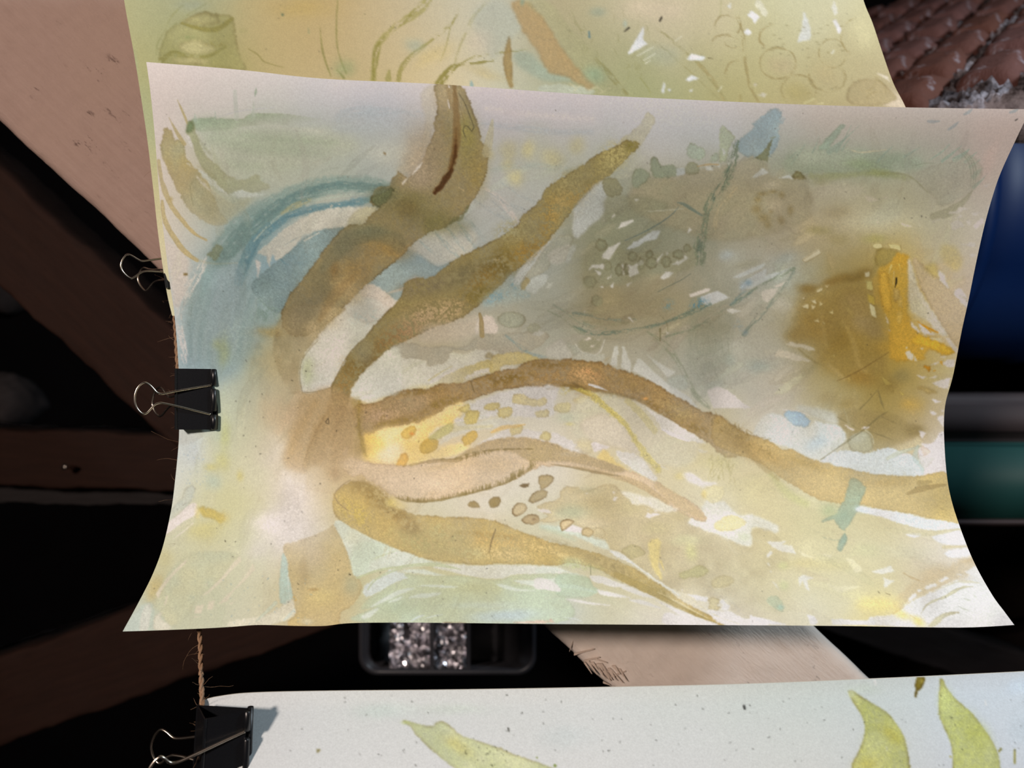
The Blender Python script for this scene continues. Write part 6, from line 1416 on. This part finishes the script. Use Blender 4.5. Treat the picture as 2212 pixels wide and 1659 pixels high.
    for p, col, e in (([(1018,1285),(1040,1255),(1080,1247),(1118,1270),(1138,1310),(1070,1314),(1030,1302)],(138,114,58),.4),([(1218,1255),(1265,1212),(1320,1212),(1338,1250),(1310,1298),(1245,1314)],(134,110,52),.4),([(1513,1102),(1550,1082),(1606,1080),(1602,1110),(1550,1124)],(96,74,34),.4),
                      ([(1697,1015),(1780,998),(1845,1030),(1800,1095),(1722,1140),(1695,1060)],(164,144,96),.7),([(1600,1252),(1640,1180),(1715,1144),(1785,1160),(1770,1212),(1640,1268)],(162,142,92),.7),([(1448,1325),(1495,1270),(1570,1278),(1588,1320),(1540,1372),(1465,1392)],(192,172,126),1.0),([(1530,1432),(1600,1378),(1690,1388),(1702,1450),(1650,1472),(1560,1462)],(170,146,100),.9),([(1905,1450),(1960,1424),(2038,1440),(1990,1492),(1920,1534)],(206,184,136),1.0),([(2108,1532),(2160,1500),(2225,1545),(2190,1592),(2112,1572)],(196,174,122),1.0)):
        w(col, p, a=.93, edge=e, ew=3, rag=.8)
    l((150,128,84), [(2205,1545),(2250,1500),(2310,1520),(2330,1570),(2270,1610),(2200,1590)], 5, a=.5, rag=.3)
    g((110,84,52), 1650, 1420, 24, 18, a=.6)
    # ---- lower right --------------------------------------------------------------------------
    t(1620, 1050, 592 / 2212)
    w(((150,166,140),(140,158,134)), [(815,-60),(890,-40),(935,20),(905,110),(870,200),(830,270),(800,310),(752,358),(700,310),(690,275),(580,285),(690,215),(740,150),(770,80)], a=.75, soft=1.5, edge=.2, rag=2)
    g((130,150,126), 760, 250, 70, 60, a=.5); g((150,166,120), 640, 200, 80, 60, a=.5)
    w((136,158,138), [(766,378),(786,432),(762,482),(732,530),(706,516),(716,450)], a=.92, edge=.2, rag=1); l((150,162,130), [(585,410),(660,430),(715,433)], [8,8,12], a=.5, rag=1)
    w(((222,217,221),(214,218,224)), [(850,190),(885,165),(1000,180),(1200,212),(1390,255),(1420,265),(1560,278),(1690,310),(1700,335),(1560,350),(1480,358),(1300,325),(1100,262),(1040,245),(900,212)], a=.93, edge=0, rag=1.2); g((200,212,222), 900, 190, 50, 30, a=.6)
    chips([[(1465,412),(1540,382),(1692,360),(1750,465),(1580,470),(1500,440)],[(1255,385),(1392,385),(1330,418)],[(1565,545),(1600,520),(1760,503),(1795,578),(1680,582),(1600,572)]], (221,216,220), rag=1, sm=1)
    l((196,184,142), [(1080,330),(1300,370),(1500,375),(1690,345)], [10,40,40,6], a=.6, soft=1.5); l((196,178,132), [(1560,490),(1760,482)], [24,10], a=.6)
    chips([[(132,440),(230,452),(302,438),(262,470),(340,480),(372,548),(250,525),(180,492)],[(128,572),(170,518),(184,540),(150,577)],[(128,618),(165,632),(160,648)],[(183,775),(212,788),(242,850)],[(388,742),(430,714),(512,740),(462,762),(484,850),(455,832),(425,765),(402,810)],[(160,685),(182,690),(170,698)]], (220,216,206), rag=1)
    chips([[(375,512),(460,552),(545,586),(440,572)],[(558,543),(662,556),(640,577)],[(768,583),(830,590),(906,670),(900,692),(850,696)],[(605,780),(700,812),(890,812),(790,842),(720,865)]], (218,208,170), rag=1)
    chips([[(980,692),(1060,665),(1140,640),(1165,690),(1245,670),(1070,712)],[(1078,735),(1165,762),(1090,826)]], (218,212,200), rag=2)
    g((206,196,150), 520, 480, 260, 60, a=.4); g((204,190,130), 600, 640, 300, 60, a=.4); g((200,184,124), 430, 620, 120, 40, a=.4); g((194,196,130), 270, 640, 50, 40, a=.5); g((192,196,140), 270, 800, 50, 40, a=.55); g((190,188,140), 960, 520, 140, 60, a=.4); g((208,202,170), 1250, 520, 200, 70, a=.4)
    w((168,192,160), [(135,920),(170,880),(240,900),(270,960),(265,1015),(200,990)], a=.55, soft=1.5, edge=.1, rag=2); g((150,186,170), 240, 970, 30, 24, a=.7)
    l((190,164,122), [(1180,960),(1300,850),(1450,790),(1640,700),(1830,600)], [60,110,130,130,110], a=.55, soft=7, rag=4); g((184,156,112), 1480, 700, 170, 70, a=.5, rot=-18); g((188,160,116), 1750, 600, 80, 30, a=.5); l((168,136,86), [(1240,700),(1310,740),(1400,770)], [6,14,6], a=.5, rag=1.5)
    w(((222,216,219),(220,216,214)), [(1040,1045),(1160,1040),(1230,980),(1330,920),(1450,862),(1620,780),(1760,760),(1860,770),(2000,920),(2160,1140),(1900,1160),(1440,1150),(1000,1120),(960,1070)], a=.92, soft=1.2, edge=0, rag=2)
    chips([[(1520,762),(1590,733),(1612,750),(1550,778)],[(1408,822),(1440,795),(1500,785),(1512,800),(1430,838)],[(1655,700),(1745,722),(1700,724)],[(1735,690),(1835,640),(1860,690),(1900,770),(1790,722)],[(1340,830),(1390,840),(1360,860)],[(1290,890),(1330,860),(1345,890),(1270,950)]], (222,215,214), rag=1.5)
    l((198,190,152), [(1380,1020),(1440,945),(1580,885),(1700,820),(1800,808)], [10,16,22,24,6], a=.75, edge=.2, rag=1.5); w((200,192,156), [(1440,1132),(1480,1080),(1560,1030),(1640,1014),(1695,1022),(1580,1055),(1520,1110),(1490,1135)], a=.85, edge=.25, rag=.8)
    l((196,182,140), [(1460,860),(1650,775),(1760,770),(1850,780)], [4,14,20,6], a=.5, soft=1.5)
    for p in ([(1720,900),(1780,920)], [(1680,965),(1760,1000)], [(1800,875),(1822,888)]):
        l((178,178,164), [p[0], ((p[0][0]+p[1][0])/2+4, (p[0][1]+p[1][1])/2+6), p[1]], [3,14,3], a=.7, rag=.3)
    l((208,208,204), [(1800,1070),(1830,1090),(1920,1060)], 10, a=.4)
    g((234,212,128), 1070, 960, 170, 80, a=.75); g((236,208,110), 1240, 1040, 90, 40, a=.65, rot=25); g((236,210,116), 1370, 1095, 70, 36, a=.75, rot=35); g((212,200,150), 870, 880, 150, 50, a=.4)
    l((196,166,104), [(1100,1045),(1200,1000),(1280,940)], [4,8,5], a=.5, rag=1.5); l((200,160,90), [(1290,1040),(1360,1080)], 6, a=.4)
    l((90,76,46), [(1030,845),(1040,858)], 8, a=.7); l((110,92,56), [(1090,860),(1128,875)], 5, a=.7)
    chips([[(458,1035),(520,1050),(552,1102),(530,1118),(490,1118)],[(0,1045),(120,1070),(280,1112),(300,1122),(0,1122)],[(655,1075),(700,1068),(860,1086),(1010,1082),(1010,1125),(665,1120)]], (221,217,218), rag=1)
    c.strokes(260, (400, 340, 2080, 1330), flow, ln=(30, 110), wd=(5, 16), a=(.06, .18), amp=.06, dry=.2)
    t(0, 0, 1)
    w((229,228,220), [(420,300),(1000,280),(1500,330),(2050,420),(1990,700),(1700,800),(1000,800),(430,760)], a=1, soft=40, rag=0, edge=0, gran=0, mott=0, mul=1)
    w((242,232,216), [(380,1000),(760,960),(1300,900),(1700,960),(2060,1060),(2200,1370),(240,1375)], a=.19, soft=60, rag=0, edge=0, gran=0, mott=0)
    g((226,217,206), 630, 1110, 70, 80, a=.5)
    # ---- specks and paint grain over all -------------------------------------------------------
    c.specks(130, 330, 200, 2090, 1345, (50,46,38), (.8, 1.8), .7)
    c.specks(30, 480, 760, 1000, 1300, (36,32,24), (1.2, 2.4), .7)
    white = [(330,160,(229,207,198)),(700,190,(217,204,202)),(1200,205,(206,195,193)),(1700,235,(194,176,166)),(2170,240,(187,164,152)),(2120,420,(195,174,162)),(2090,650,(207,188,177)),(2045,980,(227,213,213)),(400,560,(227,213,204)),(400,900,(223,216,211)),(900,560,(208,202,195)),(1300,560,(205,197,190)),(1700,560,(205,193,183)),(720,800,(222,217,210)),(1200,900,(220,214,208)),(1650,900,(218,210,204)),(640,1150,(227,216,208)),(1160,1040,(224,216,210)),(1650,1150,(224,218,211)),(300,1330,(224,218,208)),(1200,1330,(226,220,216)),(1750,1330,(227,221,219)),(2150,1320,(228,223,226))]
    return c, white

def paint_upper_sheet():
    c = Canvas(225, -130, 2000, 720, 0.5, 21)
    P = [(285,20,(172,158,112)),(300,120,(170,154,104)),(310,260,(152,150,112)),(325,380,(176,160,112)),(340,480,(196,176,136)),(360,640,(206,190,150)),
         (380,20,(150,150,120)),(360,90,(148,138,88)),(450,60,(150,138,84)),(470,130,(140,126,70)),(420,20,(156,150,124)),(560,30,(180,154,114)),(580,90,(172,148,104)),(640,20,(172,144,92)),(640,90,(166,140,92)),(700,10,(170,138,82)),(680,130,(178,150,110)),(740,60,(182,152,114)),(760,130,(170,146,104)),
         (820,30,(182,156,118)),(850,90,(190,162,124)),(800,140,(166,146,100)),(900,30,(172,158,130)),(920,100,(184,162,124)),(900,160,(196,166,118)),(980,40,(184,170,146)),(1000,110,(196,174,138)),(980,160,(200,172,128)),(1060,50,(178,172,152)),(1080,140,(186,174,148)),(1090,180,(196,176,150)),
         (1140,150,(150,154,130)),(1170,190,(164,164,140)),(1200,60,(168,142,104)),(1220,130,(158,132,92)),(1270,50,(172,158,122)),(1290,110,(152,144,108)),(1310,160,(142,138,96)),(1300,190,(150,144,100)),(1380,30,(186,168,134)),(1400,90,(178,160,122)),(1380,160,(146,140,96)),(1400,200,(144,138,92)),(1460,40,(192,168,136)),(1480,20,(196,172,142)),(1460,110,(160,154,122)),(1500,180,(150,140,94)),
         (1540,40,(188,168,128)),(1560,110,(176,158,112)),(1560,190,(150,134,84)),(1640,30,(188,176,136)),(1650,100,(180,166,116)),(1640,180,(156,138,90)),(1720,40,(192,178,142)),(1740,110,(176,162,118)),(1720,180,(158,136,90)),(1800,50,(196,182,152)),(1830,110,(176,158,112)),(1800,180,(150,128,84)),(1860,40,(190,172,126)),(1890,110,(178,158,112)),(1880,190,(146,122,80)),(1935,215,(180,154,124)),
         (900,-100,(184,164,128)),(400,-100,(168,152,110)),(1500,-100,(184,166,128)),(600,300,(178,160,116)),(1000,400,(180,160,120)),(1500,400,(170,150,110)),(1900,400,(170,150,110)),(800,600,(180,165,125))]
    c.under(P, 70)
    w, l, g, t = c.w, c.l, c.g, c.t
    K = 500 / 1270
    t(250, 0, K)
    w(((142,130,76),(150,138,90)), [(270,200),(340,130),(470,70),(560,80),(640,95),(660,190),(690,330),(710,385),(500,360),(250,340)], a=.6, soft=2, edge=.2)
    l((126,112,56), [(360,125),(440,150),(520,160),(580,145),(635,100)], [10,22,26,30,20], a=.7, soft=2, rag=1.5)
    l((124,112,58), [(250,330),(300,290),(380,300),(470,310),(540,290),(600,250)], [30,30,22,20,16,10], a=.65, soft=2, rag=2, dry=.15)
    w((170,154,108), [(350,260),(420,225),(500,240),(550,270),(480,295),(390,290)], a=.7, soft=3, edge=.15); w((160,144,96), [(400,95),(470,70),(560,90),(570,125),(480,140),(380,115)], a=.5, soft=3)
    w((176,158,110), [(300,320),(400,315),(520,330),(480,350),(320,345)], a=.5, soft=3); g((118,118,74), 400, 205, 40, 14, a=.6, speck=.3); g((130,114,60), 540, 240, 50, 20, a=.6, speck=.3)
    for p in ([(395,0),(310,80),(270,160)], [(520,0),(440,50),(350,110),(280,180),(240,300)], [(275,160),(225,240),(230,320)]):
        l((136,128,82), p, [8,9,6], a=.7, rag=.8, dry=.1)
    l((120,106,56), [(725,265),(780,300),(810,335),(870,355),(920,368)], [3,7,5,4,2], a=.7, rag=.4); l((124,112,60), [(1118,145),(1130,260),(1150,340),(1178,415)], [3,10,9,7], a=.75, rag=.5); l((126,114,62), [(1215,0),(1208,150),(1218,280),(1262,400)], [6,9,8,8], a=.65, rag=.5); l((116,108,56), [(1210,380),(1250,425)], [4,12], a=.7)
    g((64,84,68), 912, 78, 9, 9, a=.9, gran=0); g((150,138,84), 690, 165, 30, 14, a=.3); g((138,146,110), 95, 400, 24, 120, a=.5); g((150,150,128), 400, 20, 90, 40, a=.5); g((130,136,92), 1250, 370, 70, 60, a=.5); g((178,144,78), 1000, 40, 160, 60, a=.35); l((128,128,92), [(1055,150),(1058,178)], [4,10], a=.5)
    t(740, 0, 740 / 2192)
    l((140,126,66), [(540,0),(480,70),(330,170),(240,260),(205,350),(195,500)], [60,60,36,50,46,50], a=.55, soft=2, rag=2, dry=.25); l((120,108,44), [(460,60),(380,140),(250,250),(210,340),(195,500)], [30,24,30,36,30], a=.55, soft=1.5, rag=2, dry=.4)
    l((132,118,56), [(745,50),(690,150),(560,260),(430,360),(370,440),(355,510)], [10,18,24,26,34,34], a=.65, soft=1.2, rag=1.5, dry=.25); l((134,122,62), [(685,180),(660,290),(625,385)], [6,8,2], a=.6, rag=.4); l((132,120,60), [(295,450),(290,500)], [20,44], a=.6)
    l((146,132,80), [(935,0),(850,80),(780,220),(740,320),(715,420)], [16,22,20,14,20], a=.5, soft=1.5, dry=.3); l((118,104,40), [(610,540),(680,450),(740,415),(850,400),(960,385)], [60,50,24,14,8], a=.75, soft=1, rag=2, dry=.2); l((128,114,52), [(720,420),(850,360),(1000,335),(1110,320),(1180,310)], [20,14,12,12,6], a=.65, dry=.3, rag=1.5)
    w(((158,126,74),(150,120,72)), [(1065,230),(1080,330),(1090,560),(1070,560),(1040,470),(1030,370)], a=.92, edge=.25, rag=.8)
    w((158,156,140), [(850,60),(1000,0),(1090,60),(1160,170),(1050,280),(960,380),(880,250),(840,170)], a=.45, soft=8, edge=0); g((140,150,134), 460, 290, 70, 50, a=.45); g((196,166,104), 560, 350, 170, 60, a=.4, rot=-30); g((200,176,150), 860, 250, 90, 90, a=.5); g((176,148,92), 900, 460, 160, 40, a=.35, rot=20)
    w((142,150,130), [(1100,330),(1200,340),(1280,420),(1400,480),(1500,510),(1300,520),(1120,420)], a=.6, soft=6, edge=0); w((174,170,148), [(1260,560),(1380,540),(1560,560),(1600,600),(1300,600)], a=.7, soft=2, edge=0); l((110,140,140), [(820,515),(824,545)], [6,26], a=.6)
    t(1100, 0, K)
    w(((164,132,90),(156,126,84)), [(20,10),(80,0),(130,30),(190,110),(250,200),(310,290),(380,380),(470,470),(440,490),(330,430),(220,400),(160,300),(90,190),(40,90)], a=.75, soft=3, edge=.12, rag=3)
    w((150,140,100), [(80,0),(200,0),(330,140),(430,240),(560,380),(660,520),(560,520),(440,430),(320,300),(200,120)], a=.45, soft=5, edge=0)
    for p, ww, col in (([(470,320),(560,420),(640,510)], [20,30,20], (124,112,64)), ([(700,400),(750,470),(780,520)], [10,14,8], (130,122,70)), ([(800,150),(880,210),(960,280),(1060,370),(1180,540)], [8,20,16,22,14], (138,124,78)), ([(790,220),(900,310),(1000,400),(1160,550)], [8,12,12,10], (144,130,86)), ([(330,60),(360,130),(400,180)], [20,30,20], (146,134,94))):
        l(col, p, ww, a=.55, soft=1.5, rag=1.5, dry=.25)
    for q in range(36):
        x, y = c.rng.uniform(320, 760), c.rng.uniform(40, 400)
        l((128,118,74), [(x,y),(x+c.rng.uniform(-14,14),y+c.rng.uniform(6,26)),(x+c.rng.uniform(-20,20),y+c.rng.uniform(20,40))], [3,4,2], a=.35, rag=.4)
    g((128,146,116), 470, 410, 60, 50, a=.5); g((124,140,124), 480, 60, 50, 30, a=.4); g((150,156,136), 830, 290, 100, 60, a=.35); g((206,178,148), 760, 50, 220, 60, a=.4); l((88,112,112), [(436,170),(437,200)], [6,14], a=.8); g((150,160,146), 632, 126, 14, 24, a=.5); g((110,130,110), 70, 15, 14, 24, a=.5)
    for p in ([(645,305),(690,225),(740,140),(735,215),(760,240)], [(975,325),(1000,295),(1075,315),(1060,330),(1000,332)], [(965,440),(1000,412),(1040,428),(990,446)], [(835,500),(850,445),(856,470),(846,520)], [(865,490),(892,485),(878,505)], [(985,500),(1008,488),(1000,505)], [(1195,35),(1215,20),(1212,45)]):
        w((204,196,190), p, a=.9, edge=0, rag=1, soft=.6, sm=0)
    for p in ([(700,305),(790,255)], [(735,330),(800,290)], [(745,345),(770,330)], [(905,225),(945,195)], [(1145,500),(1165,470)]):
        l((206,194,170), p, 4, a=.8, rag=.2)
    l((34,28,20), [(630,170),(655,150)], [6,12], a=.95, rag=.3, gran=0); l((34,28,20), [(824,112),(834,92)], [10,10], a=.95, rag=.3, gran=0); l((90,76,46), [(1090,315),(1115,318)], 6, a=.7)
    for p in ([(440,490),(480,475),(510,500)], [(490,510),(550,480)], [(360,480),(330,455)], [(380,470),(350,500)]):
        l((186,170,130), p, [8,14,6], a=.5)
    t(1500, 0, K)
    ring = (136,114,70)
    for cx, cy, rx, ry, a0, a1, ww in ((180,140,70,60,150,400,14),(170,240,80,50,170,350,14),(215,225,50,35,40,170,8),(450,200,95,70,110,260,16),(455,345,100,85,-80,300,14),(570,490,95,80,120,420,14),(725,420,100,75,-40,190,20),(755,290,75,80,0,330,9),(900,200,95,105,110,260,12),(930,420,70,75,0,180,10),(950,500,95,80,-70,60,16),(1000,540,55,35,140,320,14),(230,400,60,70,150,280,16),(650,545,60,40,180,330,9)):
        pts = [(cx+rx*math.cos(math.radians(q)), cy+ry*math.sin(math.radians(q))) for q in np.linspace(a0, a1, 14)]
        l(ring, pts, [ww*.5,ww,ww*.8,ww*.6], a=.62, soft=1, rag=1.6, dry=.22)
    l((138,116,70), [(235,90),(265,200),(275,320),(300,460),(350,560)], [14,18,18,18,12], a=.6, soft=1, rag=1.5, dry=.2); l((150,128,82), [(20,350),(100,440),(160,550)], [20,22,14], a=.5, soft=1.5, dry=.2); l((144,124,76), [(250,520),(248,570)], 16, a=.5); l((150,140,90), [(145,0),(140,90)], 6, a=.4)
    for p, col in (([(565,235),(590,150),(600,60),(625,120),(640,160),(640,215)],(204,194,182)),([(295,85),(315,55),(358,95),(330,125)],(206,196,190)),([(270,180),(290,155),(315,180),(295,195)],(206,196,188)),([(755,110),(775,105),(808,160),(795,190)],(200,186,176)),([(340,0),(365,5),(405,70),(390,95),(330,30)],(196,182,152)),([(765,0),(790,60),(770,90),(755,40)],(200,186,166)),([(180,35),(200,22),(198,45)],(210,198,180)),([(345,520),(400,510),(385,535)],(186,170,146)),([(320,460),(345,455),(335,480)],(184,166,140)),([(1005,400),(1060,420),(1075,450),(1020,415)],(196,174,148)),([(745,295),(775,270),(770,290)],(196,184,164)),([(0,315),(55,310),(30,330)],(204,200,196)),([(0,425),(22,425),(5,435)],(200,190,180))):
        w(col, p, a=.85, edge=0, rag=1.5, soft=.8, sm=0)
    w((152,128,88), [(900,440),(1010,440),(1100,520),(1120,540),(1020,575),(860,570),(840,500)], a=.5, soft=1.5, edge=.2); w((186,160,132), [(1080,470),(1120,520),(1170,590),(1100,590),(1030,575),(1110,540)], a=.7, edge=.1)
    g((172,146,108), 470, 350, 80, 60, a=.5); g((166,140,96), 720, 420, 80, 60, a=.4); g((150,128,72), 570, 500, 80, 60, a=.4); l((200,182,130), [(600,565),(650,540)], [6,16], a=.6); l((196,176,128), [(670,570),(700,563)], [6,14], a=.6); g((206,186,136), 930, 180, 60, 90, a=.35)
    for q in range(30):
        x, y = c.rng.uniform(350, 850), c.rng.uniform(120, 320)
        g((120,104,66), x, y, 10, 4, a=.5)
    c.specks(36, 300, 0, 1900, 210, (60,56,44), (.8, 1.8), .7)
    return c, [(300,100,(208,186,172)),(350,500,(214,194,180)),(900,80,(210,190,178)),(1450,60,(212,196,184)),(1900,100,(206,190,178)),(1000,500,(210,192,180))]

def paint_lower_sheet():
    c = Canvas(420, 1440, 2620, 2120, 0.5, 33)
    P = [(460,1530,(206,206,208)),(520,1515,(220,222,222)),(480,1620,(216,218,220)),(700,1540,(222,226,226)),(620,1620,(222,225,230)),(900,1520,(222,226,224)),(900,1640,(224,226,230)),(1200,1510,(222,226,224)),(1200,1600,(224,226,228)),(1500,1510,(216,222,216)),(1500,1620,(222,224,228)),(1700,1500,(206,216,212)),(1700,1620,(220,222,222)),(1900,1490,(204,214,214)),(1900,1620,(212,216,218)),(2100,1480,(206,216,226)),(2150,1620,(208,214,224)),(2300,1500,(206,216,226)),(2600,1600,(210,216,224)),(800,1900,(222,224,228)),(1500,1900,(222,224,228)),(2200,1900,(215,220,226))]
    c.under(P, 90)
    w, l, g, t = c.w, c.l, c.g, c.t
    t(740, 1099, 740 / 2192)
    g((206,222,216), 250, 1290, 200, 60, a=.5); g((210,222,224), 1400, 1450, 200, 80, a=.4); g((206,220,206), 700, 1280, 260, 40, a=.35)
    w(((206,214,160),(216,220,176)), [(378,1352),(440,1365),(520,1385),(580,1392),(600,1365),(640,1358),(700,1400),(760,1450),(850,1480),(1000,1530),(1120,1580),(1350,1660),(1700,1800),(1400,1820),(1000,1790),(720,1660),(600,1570),(480,1460),(440,1400)], a=.88, edge=.3, ew=5, rag=1.2)
    g((214,206,128), 720, 1500, 140, 50, a=.6, rot=35); g((212,220,190), 640, 1420, 80, 40, a=.5, rot=35); g((196,208,140), 400, 1365, 30, 14, a=.7)
    l((146,160,84), [(1240,1588),(1242,1590)], 14, a=.8); l((130,150,70), [(1355,1640),(1357,1642)], 20, a=.85)
    t(1472, 1099, 740 / 2192)
    A = [(1068,1165),(1090,1160),(1150,1200),(1230,1250),(1310,1300),(1370,1370),(1420,1450),(1450,1560),(1462,1680),(1450,1850),(1380,2000),(1300,1900),(1150,1800),(1090,1660),(1130,1560),(1165,1470),(1172,1390),(1150,1320),(1100,1240),(1072,1190)]
    w(((188,192,112),(200,202,134)), A, a=.92, edge=.4, ew=4, rag=1, gran=.5)
    g((190,182,86), 1330, 1440, 100, 50, a=.6, rot=40); g((206,210,160), 1240, 1480, 80, 60, a=.5); g((192,182,96), 1190, 1640, 90, 60, a=.5); g((206,212,178), 1085, 1185, 20, 26, a=.6)
    B = [(1655,1085),(1672,1090),(1700,1150),(1760,1220),(1860,1310),(1930,1400),(1990,1490),(2030,1580),(2042,1680),(2040,1900),(1900,2050),(1760,1850),(1738,1660),(1735,1560),(1715,1480),(1680,1400),(1650,1320),(1648,1240)]
    w(((188,194,116),(196,202,130)), B, a=.92, edge=.4, ew=4, rag=1, gran=.5)
    g((180,184,92), 1880, 1420, 70, 160, a=.45, rot=-35); g((206,212,158), 1960, 1560, 40, 80, a=.5); g((198,208,140), 1690, 1250, 50, 100, a=.4)
    w(((132,116,26),(122,108,24)), [(1508,1075),(1555,1078),(1556,1105),(1535,1150),(1510,1170),(1505,1205),(1492,1208),(1490,1190),(1498,1160),(1494,1120)], a=.97, edge=.5, rag=.6); g((196,180,80), 1535, 1100, 10, 14, a=.7, gran=0)
    w(((170,166,74),(160,158,70)), [(2125,1535),(2140,1535),(2138,1590),(2142,1635),(2126,1635),(2130,1590)], a=.9, edge=.3, rag=.4); l((176,170,80), [(1718,1582),(1720,1585)], 14, a=.8); l((206,180,90), [(2030,1545),(2034,1550)], 8, a=.8)
    g((198,214,232), 2180, 1140, 120, 60, a=.5); g((200,214,226), 2150, 1400, 80, 120, a=.4); g((208,222,208), 1150, 1150, 120, 40, a=.4); l((236,236,236), [(1940,1220),(1945,1250)], [4,12], a=.9); l((232,234,234), [(1235,1100),(1240,1120)], 14, a=.8); l((232,234,230), [(1308,1520),(1312,1545)], 8, a=.7)
    l((130,126,60), [(2040,1535),(2025,1555)], [20,3], a=.8); t(0, 0, 1); w((150,142,84), [(683,1618),(692,1618),(690,1624),(684,1627)], a=.9, edge=.3, rag=.2, sm=0)
    c.specks(210, 560, 1500, 2500, 1800, (52,52,46), (.9, 2.4), .8); c.specks(26, 1000, 1610, 1100, 1659, (60,60,40), (1.2, 2.6), .8)
    l((40,40,38), [(1606,1524),(1608,1530)], 4, a=.9); l((50,50,40), [(1097,1572),(1098,1578)], 3.5, a=.9)
    return c, [(600,1550,(236,230,230)),(1300,1550,(236,231,231)),(2000,1550,(236,232,234))]

# ---------------------------------------------------------------- the three painted sheets
def build_sheet(name, label, spec, nu, nv, canvas, white, depth=None, width=0.6, xmax=None):
    Pp, X = sheet_grid(nu=nu, nv=nv, depth=depth, width=width, **spec)
    R = canvas.finish(white)
    fx = np.clip((Pp[..., 0] - canvas.x0) * canvas.S - 0.5, 0, canvas.W - 1.001); fy = np.clip((Pp[..., 1] - canvas.y0) * canvas.S - 0.5, 0, canvas.H - 1.001)
    xi, yi = fx.astype(int), fy.astype(int); ax, ay = (fx - xi)[..., None], (fy - yi)[..., None]
    C = (R[yi, xi] * (1 - ax) + R[yi, xi + 1] * ax) * (1 - ay) + (R[yi + 1, xi] * (1 - ax) + R[yi + 1, xi + 1] * ax) * ay
    nV = nu * nv
    idx = np.arange(nV).reshape(nv, nu)
    Q = np.stack([idx[:-1, :-1], idx[1:, :-1], idx[1:, 1:], idx[:-1, 1:]], -1).reshape(-1, 4)
    org = X[nv // 2, 0]
    me = bpy.data.meshes.new(name)
    me.vertices.add(nV); me.vertices.foreach_set('co', (X - org).reshape(-1).astype(np.float32))
    nq = len(Q)
    me.loops.add(nq * 4); me.loops.foreach_set('vertex_index', Q.reshape(-1).astype(np.int32))
    me.polygons.add(nq); me.polygons.foreach_set('loop_start', np.arange(0, nq * 4, 4, dtype=np.int32))
    me.polygons.foreach_set('use_smooth', np.ones(nq, bool))
    me.update(calc_edges=True)
    at_ = me.color_attributes.new('paint', 'FLOAT_COLOR', 'POINT')
    at_.data.foreach_set('color', np.concatenate([C.reshape(-1, 3), np.ones((nV, 1), np.float32)], 1).reshape(-1).astype(np.float32))
    me.materials.append(M['paper'])
    root = bpy.data.objects.new(name, me); COL.objects.link(root); root.location = org
    tag(root, label, 'painting', 'watercolour sheets hung on the twine')
    # cut edge: a strip along the border giving the sheet its thickness
    ring = np.concatenate([idx[0, ::4], idx[::4, -1][1:], idx[-1, ::-4][1:], idx[::-4, 0][1:-1]])
    V = X.reshape(-1, 3)[ring] - org
    out = V - V.mean(0); out /= np.linalg.norm(out, axis=1, keepdims=True)
    bk = V + np.array([0, 0.0009, 0]) + out * 0.0001
    n = len(ring)
    bm = bmesh.new()
    a = [bm.verts.new(p) for p in V]; bb = [bm.verts.new(p) for p in bk]
    for k in range(n):
        bm.faces.new((a[k], bb[k], bb[(k + 1) % n], a[(k + 1) % n]))
    e = from_bm('cut_edge', bm, M['paper_edge'])
    e.parent = root
    return root
c, wf = paint_kelp_sheet()
build_sheet('watercolour_sheet', 'large curling watercolour of brown kelp fronds and an ochre bloom, middle of the three', KELP, 1150, 740, c, wf)
c, wf = paint_upper_sheet()
build_sheet('watercolour_sheet', 'olive and tan watercolour with ring prints, tucked behind the top of the middle sheet', UPPER, 700, 330, c, wf)
c, wf = paint_lower_sheet()
build_sheet('watercolour_sheet', 'mostly white watercolour with pale green leaves at the bottom edge of the photo', LOWER, 760, 240, c, wf, depth=lambda t: 0.527 - 0.06 * np.sin(np.clip(t * 2.6, 0, 1.57)))
